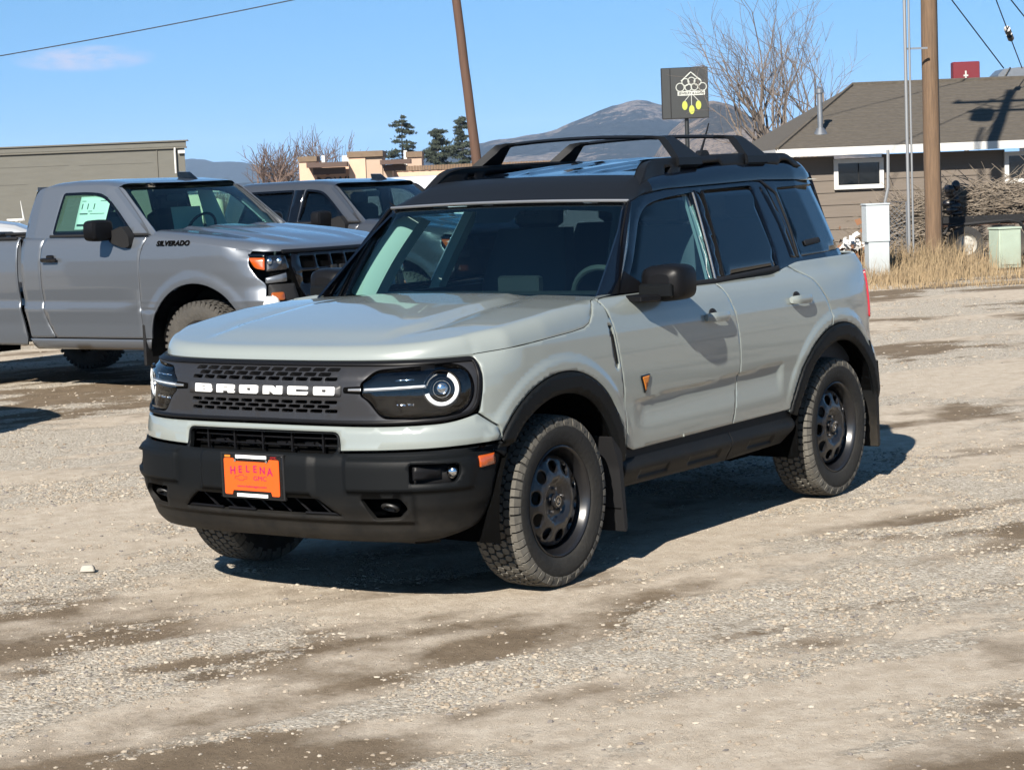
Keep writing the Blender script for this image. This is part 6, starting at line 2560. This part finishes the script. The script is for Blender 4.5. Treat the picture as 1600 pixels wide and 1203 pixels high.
def sheet(name, X_, Y_, Z_, far=False):
    a, b = X_.shape
    me = bpy.data.meshes.new(name)
    V = np.stack([X_, Y_, Z_], 2).reshape(-1, 3)
    i = np.arange((a-1)*(b-1))
    r, c = i//(b-1), i % (b-1)
    q = np.stack([r*b+c, r*b+c+1, (r+1)*b+c+1, (r+1)*b+c], 1)
    me.vertices.add(len(V))
    me.vertices.foreach_set('co', V.ravel())
    me.loops.add(q.size)
    me.polygons.add(len(q))
    me.loops.foreach_set('vertex_index', q.ravel())
    me.polygons.foreach_set('loop_start', np.arange(len(q))*4)
    me.update(calc_edges=True)
    me.shade_smooth()
    at = me.color_attributes.new('cover', 'FLOAT_COLOR', 'POINT')
    cc = np.ones((len(V), 4), np.float32)
    cc[:, 0] = gmask(V[:, 0], V[:, 1])
    cc[:, 1] = tone(V[:, 0], V[:, 1])
    at.data.foreach_set('color', cc.ravel())
    me.materials.append(GM)
    o = bpy.data.objects.new(name, me)
    COL.objects.link(o)
    o['kind'] = 'structure'
    if me.polygons[0].normal.z < 0:
        me.flip_normals()
    return o
dep = np.concatenate([np.geomspace(3.6, 60, 560)])
tt = np.linspace(-.42, .42, 620)
DD, TT = np.meshgrid(dep, tt, indexing='ij')
LL = TT*DD
GX, GY = CAM[0]+LL*RX[0]+DD*FX[0], CAM[1]+LL*RX[1]+DD*FX[1]
GZ = gheight(GX, GY)
fade = sm(.42, .38, np.abs(TT))*sm(60, 50, DD)
sheet('ground', GX, GY, GZ*fade-(1-fade)*.02+.0)
n = 90
ex = np.sinh(np.linspace(-8.2, 8.2, n*2+1))*4.0
FXX, FYY = np.meshgrid(ex, ex, indexing='ij')
far_z = np.full_like(FXX, -.045)
sheet('ground', FXX, FYY, far_z).name = 'outer_ground'

# loose stones
def stones(name, n, dmin, dmax, smin, smax, seed, thr, spread=.36, label=None, tone_=(0, 1)):
    rg = np.random.default_rng(seed)
    d = np.sqrt(rg.uniform(dmin**2, dmax**2, n*6))
    t = rg.uniform(-spread, spread, n*6)
    x, y = CAM[0]+t*d*RX[0]+d*FX[0], CAM[1]+t*d*RX[1]+d*FX[1]
    m = gmask(x, y)
    cl = fbm(x*3, y*3, 3, seed)
    keep = rg.random(len(x)) < np.clip((m*.95+.03)*(cl > thr)+.012, 0, 1)
    for cx, cy in ((0, .8), (0, -.8), (-2.67, .8), (-2.67, -.8)):
        keep &= np.hypot(x-cx, y-cy) > .22
    x, y = x[keep][:n], y[keep][:n]
    n = len(x)
    s = smin*(smax/smin)**(rg.random(n)**2.6)
    phi = (1+5**.5)/2
    ico = np.array([(-1, phi, 0), (1, phi, 0), (-1, -phi, 0), (1, -phi, 0), (0, -1, phi), (0, 1, phi), (0, -1, -phi), (0, 1, -phi), (phi, 0, -1), (phi, 0, 1), (-phi, 0, -1), (-phi, 0, 1)])/1.9
    F = np.array([(0, 11, 5), (0, 5, 1), (0, 1, 7), (0, 7, 10), (0, 10, 11), (1, 5, 9), (5, 11, 4), (11, 10, 2), (10, 7, 6), (7, 1, 8), (3, 9, 4), (3, 4, 2), (3, 2, 6), (3, 6, 8), (3, 8, 9), (4, 9, 5), (2, 4, 11), (6, 2, 10), (8, 6, 7), (9, 8, 1)])
    V = ico[None]*rg.uniform(.72, 1.22, (n, 12, 1))
    V = V*np.stack([rg.uniform(.8, 1.5, n), rg.uniform(.7, 1.1, n), rg.uniform(.4, .75, n)], 1)[:, None, :]*s[:, None, None]
    a = rg.uniform(0, 2*pi, n)
    ca, sa = np.cos(a)[:, None], np.sin(a)[:, None]
    vx = V[:, :, 0]*ca-V[:, :, 1]*sa+x[:, None]
    vy = V[:, :, 0]*sa+V[:, :, 1]*ca+y[:, None]
    vz = V[:, :, 2]+(gheight(x, y)+s*.06)[:, None]
    co = np.stack([vx, vy, vz], 2).reshape(-1, 3)
    f = (F[None]+(np.arange(n)*12)[:, None, None]).reshape(-1, 3)
    me = bpy.data.meshes.new(name)
    me.vertices.add(len(co))
    me.vertices.foreach_set('co', co.ravel())
    me.loops.add(f.size)
    me.polygons.add(len(f))
    me.loops.foreach_set('vertex_index', f.ravel())
    me.polygons.foreach_set('loop_start', np.arange(len(f))*3)
    me.update(calc_edges=True)
    me.shade_flat()
    at = me.color_attributes.new('tone', 'FLOAT_COLOR', 'POINT')
    tn = np.clip(rg.normal(.5, .25, n), 0, 1)
    wn_ = rg.random(n)
    cc = np.ones((n, 12, 4), np.float32)
    cc[:, :, 0] = tn[:, None]
    cc[:, :, 1] = wn_[:, None]
    at.data.foreach_set('color', cc.ravel())
    me.materials.append(STM)
    o = bpy.data.objects.new(name, me)
    COL.objects.link(o)
    o['kind'] = 'stuff'
    if label:
        o['label'] = label
        o['category'] = 'gravel'
    return o
STM = bpy.data.materials.new('loose_stone')
STM.use_nodes = True
nn_, ll_ = STM.node_tree.nodes, STM.node_tree.links
bb = nn_['Principled BSDF']
bb.inputs['Roughness'].default_value = .9
bb.inputs['Specular IOR Level'].default_value = .2
aa_ = nn_.new('ShaderNodeAttribute')
aa_.attribute_name = 'tone'
ss_ = nn_.new('ShaderNodeSeparateColor')
ll_.new(aa_.outputs['Color'], ss_.inputs[0])
m1 = nn_.new('ShaderNodeMix')
m1.data_type = 'RGBA'
m1.inputs[6].default_value = (0.1575, 0.1229, 0.0882, 1)
m1.inputs[7].default_value = (.300, .268, .220, 1)
ll_.new(ss_.outputs[0], m1.inputs[0])
m2 = nn_.new('ShaderNodeMix')
m2.data_type = 'RGBA'
m2.inputs[7].default_value = (0.126, 0.1134, 0.104, 1)
mrr = nn_.new('ShaderNodeMapRange')
mrr.inputs[1].default_value = .86
mrr.inputs[2].default_value = .88
ll_.new(ss_.outputs[1], mrr.inputs[0])
ll_.new(mrr.outputs[0], m2.inputs[0])
ll_.new(m1.outputs[2], m2.inputs[6])
ll_.new(m2.outputs[2], bb.inputs['Base Color'])
stones('loose_gravel', 60000, 5.2, 13, .0028, .013, 21, .40, label='loose pale gravel scattered over the dirt lot')
stones('loose_gravel', 16000, 12, 27, .005, .018, 22, .40, label='coarser loose gravel farther across the dirt lot')
stones('loose_gravel', 130, 5.5, 20, .012, .024, 23, .0, label='scattered larger pebbles lying on the dirt lot')
bk = thing('brick_fragment', 'broken pale brick lying on the gravel left of the parked car', 'brick', (1.0, -1.0, 0))
bk.location = BRICKPOS if 'BRICKPOS' in globals() else (.57, -1.35, 0)
bk.rotation_euler = (0, 0, 2.2)
g = G()
g.box((0, 0, .014), (.068, .042, .034), ch=.008, taper=(.85, .8))
g.obj('fragment', 'concrete', bk)

# dry grass
def grass(name, label, spots, seed, m='straw'):
    rg = np.random.default_rng(seed)
    V, F = [], []
    for lat, dep_, wx_, wy_, n_, h0, h1 in spots:
        for i in range(n_):
            a, b = lat+rg.normal(0, wx_), dep_+rg.normal(0, wy_)
            p = np.array(lot(a, b, -.01))
            h = rg.uniform(h0, h1)*(.6+.4*rg.random())
            th = rg.uniform(0, 2*pi)
            ln = rg.normal(0, .32)
            d = np.array([cos(th), sin(th), 0])
            w_ = np.array([-sin(th+.8), cos(th+.8), 0])*rg.uniform(.003, .007)
            m1_ = p+d*h*ln*.35+[0, 0, h*.6]
            e_ = p+d*h*ln+[0, 0, h*(1-.25*abs(ln))]
            k = len(V)
            V += [p-w_, p+w_, m1_+w_*.7, m1_-w_*.7, e_]
            F += [(k, k+1, k+2, k+3), (k+3, k+2, k+4)]
    me = bpy.data.meshes.new(name)
    me.from_pydata([tuple(v) for v in V], [], F)
    o = link(name, me, m)
    o['kind'] = 'stuff'
    if label:
        o['label'] = label
        o['category'] = 'grass'
    return o
sp_ = []
for px_lat, d_, wx_, wy_, n_, h0, h1 in ((5.72, 31, .35, .5, 1100, .12, .32), (6.29, 32.2, .5, .6, 1700, .12, .45), (6.79, 33.2, .35, .4, 1300, .25, .75), (6.04, 33.4, .3, .4, 900, .25, .7), (7.26, 32, 1.0, .6, 1500, .05, .18), (8.13, 34.2, .9, .5, 1400, .1, .35), (8.33, 33, 1.6, 1.2, 1400, .06, .22), (5.41, 34, .5, .6, 800, .1, .35), (6.23, 29.8, 1.6, .35, 1500, .04, .14)):
    sp_.append((px_lat, d_, wx_, wy_, n_, h0, h1))
grass('dry_grass', 'tall straw coloured dry grass round the utility pole and cabinets', sp_, 3)
rg = np.random.default_rng(12)
sp2 = [(rg.uniform(-30, 14), rg.uniform(45, 60), .8, .5, 60, .1, .35) for _ in range(50)]
grass('dry_grass', 'sparse dry weeds along the far side of the lot', sp2, 4)
# ================================================================== trees and hills
def bare_tree(name, label, lat, dep, h, spread, seed, m='bark', stems=5, twig=.012, depth=6, base_r=.13, dens=1.0, up=.75, group=None, fan=.5):
    rg = np.random.default_rng(seed)
    t = lot_thing(name, label, 'tree', lat, dep, 0, group)
    tg, cg = G(), G()
    segs = [0]
    def grow(p, d, r, L, lv):
        q = [p]
        k = 4 if lv < 3 else 3
        dd = d.copy()
        for i in range(k):
            dd = dd+rg.normal(0, .13+.02*lv, 3)
            dd[2] += .05*up
            dd /= np.linalg.norm(dd)
            q.append(q[-1]+dd*L/k)
        r1 = r*.62
        (tg if lv < 1 else cg).tube(np.array(q), np.linspace(r, r1, k+1), 7 if lv < 2 else (5 if lv < 3 else 3), caps=False)
        segs[0] += 1
        if lv >= depth or r1 < twig*.35:
            return
        nb = 3 if lv < 2 else int(rg.choice([2, 3, 3, 4]))
        for b in range(int(nb*dens+.5)):
            f = rg.uniform(.35, 1.) if b else 1.
            idx = f*k
            i0 = min(int(idx), k-1)
            pp = q[i0]+(q[i0+1]-q[i0])*(idx-i0)
            a = rg.normal(0, 1, 3)
            a -= dd*(a@dd)
            a /= np.linalg.norm(a)
            an = rg.uniform(.30, .80) if b else rg.uniform(.05, .35)
            nd = dd*cos(an)+a*sin(an)
            nd[2] += .18*up
            nd /= np.linalg.norm(nd)
            grow(pp, nd, max(twig*.5, r1*rg.uniform(.62, .85)), L*rg.uniform(.62, .86), lv+1)
    for s in range(stems):
        a = 2*pi*s/stems+rg.uniform(-.4, .4)
        tl_ = fan*rg.uniform(.35, 1.)*spread/h*1.6
        d = np.array([cos(a)*tl_, sin(a)*tl_, 1.])
        d /= np.linalg.norm(d)
        grow(np.array([cos(a)*base_r*.6, sin(a)*base_r*.6, -.1]), d, base_r*rg.uniform(.6, 1), h*.34, 0)
    tg.obj('trunk', m, t, ang=80, fix=False)
    cg.obj('crown', m, t, smooth=False, fix=False)
    return t
bare_tree('bare_tree', 'large leafless multi stemmed tree behind the left end of the brown house', 8.91, 66, 8.0, 3.4, 5, stems=8, twig=.013, depth=7, base_r=.14, up=.9, fan=.56, dens=1.05)
bare_tree('bare_tree', 'leafless pale tree directly above the second pickup roof', -16.41, 150, 6.6, 3, 9, stems=7, twig=.04, depth=5, dens=1.35, base_r=.16, m='bark_red', fan=.9)
bare_tree('bare_tree', 'small leafless tree at the right of the pale tree above the pickup', -15.66, 152, 5.6, 2, 10, stems=5, twig=.04, depth=5, dens=1.35, base_r=.12, m='bark_red', fan=.8)
bare_tree('bare_tree', 'leafless tree rising behind the left end of the peach strip mall', -11.77, 140, 6.6, 3.0, 15, stems=8, twig=.035, depth=5, dens=1.35, base_r=.13, m='bark_red', fan=.9)
rg = np.random.default_rng(77)
for k in range(9):
    px_ = (-16.6, -15.6, -14.4, -13.4, -12.6, -17.6, -15.0, -16.1, -13.9)[k]
    bare_tree('bare_shrub', 'brown leafless shrubs in a thicket between the warehouse and the strip mall', px_*1.12, 125+k*2, 2.9+.4*(k % 2), 2.2, 30+k, stems=24, twig=.06, depth=4, base_r=.05, m='bark_red', group='leafless shrubs beyond the pickups', fan=1.0)

def conifer(label, lat, dep, h, wd, seed, gap=.25, lean=0.):
    rg = np.random.default_rng(seed)
    t = lot_thing('conifer', label, 'tree', lat, dep)
    tg, br, nd = G(), G(), G()
    tg.tube([(lean*z, 0, z) for z in np.linspace(0, h, 8)], np.linspace(.16, .02, 8)*h/8, 7)
    z = h*.18
    V, F = [], []
    while z < h*.985:
        f = 1-z/h
        Lm = wd*(f**.38)*(.75+.25*sin(z*3))
        for k in range(int(rg.integers(2, 5))):
            a = rg.uniform(0, 2*pi)
            L = Lm*rg.uniform(.45, 1.1)
            n_ = 6
            P = []
            rise = rg.uniform(-.05, .25)
            for i in range(n_+1):
                s = i/n_
                P.append((lean*z+cos(a)*L*s, sin(a)*L*s, z+L*(rise*s-.22*s*s+.10*s**4)))
            P = np.array(P)
            br.tube(P, np.linspace(.028, .006, n_+1), 4, caps=False)
            for i in range(int(60*L)+14):
                s = rg.uniform(.25, 1.0)
                c = P[0]+(P[-1]-P[0])*s
                c[2] = z+L*(rise*s-.22*s*s+.10*s**4)
                c = c+rg.normal(0, 1, 3)*[.13, .13, .06]*(.6+.4*L)
                for q in range(3):
                    u_ = rg.normal(size=3)
                    u_ /= np.linalg.norm(u_)
                    v_ = np.cross(u_, rg.normal(size=3))
                    v_ /= np.linalg.norm(v_)+1e-9
                    s_ = rg.uniform(.09, .20)
                    k0 = len(V)
                    V += [c-u_*s_, c+v_*s_*.45, c+u_*s_]
                    F.append((k0, k0+1, k0+2))
        z += rg.uniform(.10, .30)*h/8*(1+gap)
    tg.obj('trunk', 'bark', t, ang=80, fix=False)
    br.obj('branches', 'bark', t, fix=False, smooth=False)
    me = bpy.data.meshes.new('foliage')
    me.from_pydata([tuple(v) for v in V], [], F)
    link('foliage', me, 'needles', t)['kind'] = 'stuff'
conifer('sparse dark conifer with swept boughs at the left of the three behind the strip mall', -8.86, 185, 7.53+.3, 3.1, 3, .5, .02)
conifer('round topped dark conifer in the middle of the three behind the strip mall', -5.73, 188, 6.58+.1, 2.9, 4, .0)
conifer('narrow dark conifer just left of the leaning brown pole', -3.49, 186, 7.38+.2, 2.1, 5, .15)

def hill(name, prof, dep, thick, m, seed, rough_=1., foot=.0):
    """ridge given by (lateral, height) pairs; a real ridge with front and back slopes"""
    lats = np.linspace(prof[0][0], prof[-1][0], 260)
    hz = np.interp(lats, [a for a, b in prof], [b for a, b in prof])
    k = np.hanning(9)
    k /= k.sum()
    hz = np.convolve(np.pad(hz, 4, mode='edge'), k, 'valid')
    hz = hz*(1+.07*(fbm(lats/(lats[-1]-lats[0])*46, lats*0+2, 4, seed+20)-.5))
    ss = np.linspace(-1, 1, 90)
    S_, Lm = np.meshgrid(ss, lats, indexing='ij')
    Hm = np.tile(hz, (90, 1))
    sp = (lats[-1]-lats[0])
    ridge = fbm(Lm/sp*14+5, S_*2.2+1, 5, seed, .55)-.5
    shape = np.where(S_ < 0, (1+S_)**1.1, (1-S_)**1.3)
    Z_ = Hm*shape*(1+.55*ridge*rough_*(1-shape))+Hm.max()*.05*rough_*(fbm(Lm/sp*40, S_*9, 4, seed+3)-.5)*np.sqrt(np.clip(shape, 0, 1))*np.clip(Hm/Hm.max()*3, 0, 1)
    Z_ = np.maximum(Z_, -3)-1.
    D_ = dep+S_*thick+thick*.12*(fbm(Lm/sp*9, S_*0+3, 3, seed+9)-.5)
    V = np.stack([CAM[0]+Lm*RX[0]+D_*FX[0], CAM[1]+Lm*RX[1]+D_*FX[1], Z_], 2)
    g = G()
    g.grid(V)
    o = g.obj(name, m, None, ang=180)
    o['kind'] = 'structure'
    return o
def hill_mat(name, forest, grassc, thr, sc_, sc2):
    m = bpy.data.materials.new(name)
    m.use_nodes = True
    n, L = m.node_tree.nodes, m.node_tree.links
    b = n['Principled BSDF']
    b.inputs['Roughness'].default_value = 1
    b.inputs['Specular IOR Level'].default_value = 0
    forest, grassc = tuple(c*ALB for c in forest), tuple(c*ALB for c in grassc)
    g = n.new('ShaderNodeNewGeometry')
    def noise(s, d, r):
        t = n.new('ShaderNodeTexNoise')
        t.inputs['Scale'].default_value = s
        t.inputs['Detail'].default_value = d
        t.inputs['Roughness'].default_value = r
        L.new(g.outputs['Position'], t.inputs['Vector'])
        return t.outputs[0]
    a = n.new('ShaderNodeMath')
    a.operation = 'MULTIPLY_ADD'
    L.new(noise(sc2, 5, .7), a.inputs[0])
    a.inputs[1].default_value = .55
    L.new(noise(sc_, 4, .6), a.inputs[2])
    mr = n.new('ShaderNodeMapRange')
    mr.inputs[1].default_value = thr-.015
    mr.inputs[2].default_value = thr+.02
    L.new(a.outputs[0], mr.inputs[0])
    mx = n.new('ShaderNodeMix')
    mx.data_type = 'RGBA'
    mx.inputs[6].default_value = (*forest, 1)
    mx.inputs[7].default_value = (*grassc, 1)
    L.new(mr.outputs[0], mx.inputs[0])
    dots = n.new('ShaderNodeMapRange')
    dots.inputs[1].default_value = .44
    dots.inputs[2].default_value = .54
    dots.inputs[3].default_value = .30
    dots.inputs[4].default_value = 1.25
    L.new(noise(sc2*3.2, 5, .8), dots.inputs[0])
    vm_ = n.new('ShaderNodeVectorMath')
    vm_.operation = 'SCALE'
    L.new(mx.outputs[2], vm_.inputs[0])
    L.new(dots.outputs[0], vm_.inputs['Scale'])
    L.new(vm_.outputs[0], b.inputs['Base Color'])
    MATS[name] = m
hill_mat('mountain', (.014, .018, .021), (.17, .14, .12), .865, .0035, .035)
hill_mat('near_hill', (.045, .040, .033), (.21, .16, .12), .76, .006, .07)
hill_mat('blue_hill', (.016, .022, .024), (.10, .09, .07), .98, .003, .04)
hill('mountain', [(-700, 0), (-240, 30), (-90.49, 55.17), (-36.88, 65.69), (16.35, 73.06), (69.39, 78.33), (123.00, 98.28), (171.34, 120.50), (217.13, 133.37), (271.64, 118.67), (323.82, 99.84), (438.75, 57.53), (649.58, 15), (1500, 0)], 3500, 900, 'mountain', 2)
hill('hill', [(141.79, 0), (176.53, 49.94), (200.49, 70.11), (223.96, 79.07), (246.93, 69.61), (269.69, 51.57), (302.28, 28.49), (408.23, 8), (900, 0)], 2200, 500, 'near_hill', 6)
hill('hill', [(-1551.31, 30), (-1000.12, 61.97), (-770.58, 88.92), (-708.07, 80.22), (-645.39, 76.19), (-591.01, 64.67), (-528.99, 46.58), (-420.25, 20.38), (-137.88, 2)], 5200, 900, 'blue_hill', 8)

# clouds: two small wisps far off, as thin real puffs outside the haze
hz = bpy.data.meshes.new('haze')
g = G()
g.box((-1500, -1000, 150), (15000, 15000, 304))
o = g.obj('haze', None, None, smooth=False)
m = bpy.data.materials.new('haze_air')
m.use_nodes = True
n, L = m.node_tree.nodes, m.node_tree.links
n.remove(n['Principled BSDF'])
v = n.new('ShaderNodeVolumePrincipled')
v.inputs['Color'].default_value = (.50, .70, 1, 1)
v.inputs['Density'].default_value = .00009
L.new(v.outputs[0], n['Material Output'].inputs['Volume'])
o.data.materials.append(m)
o['kind'] = 'stuff'
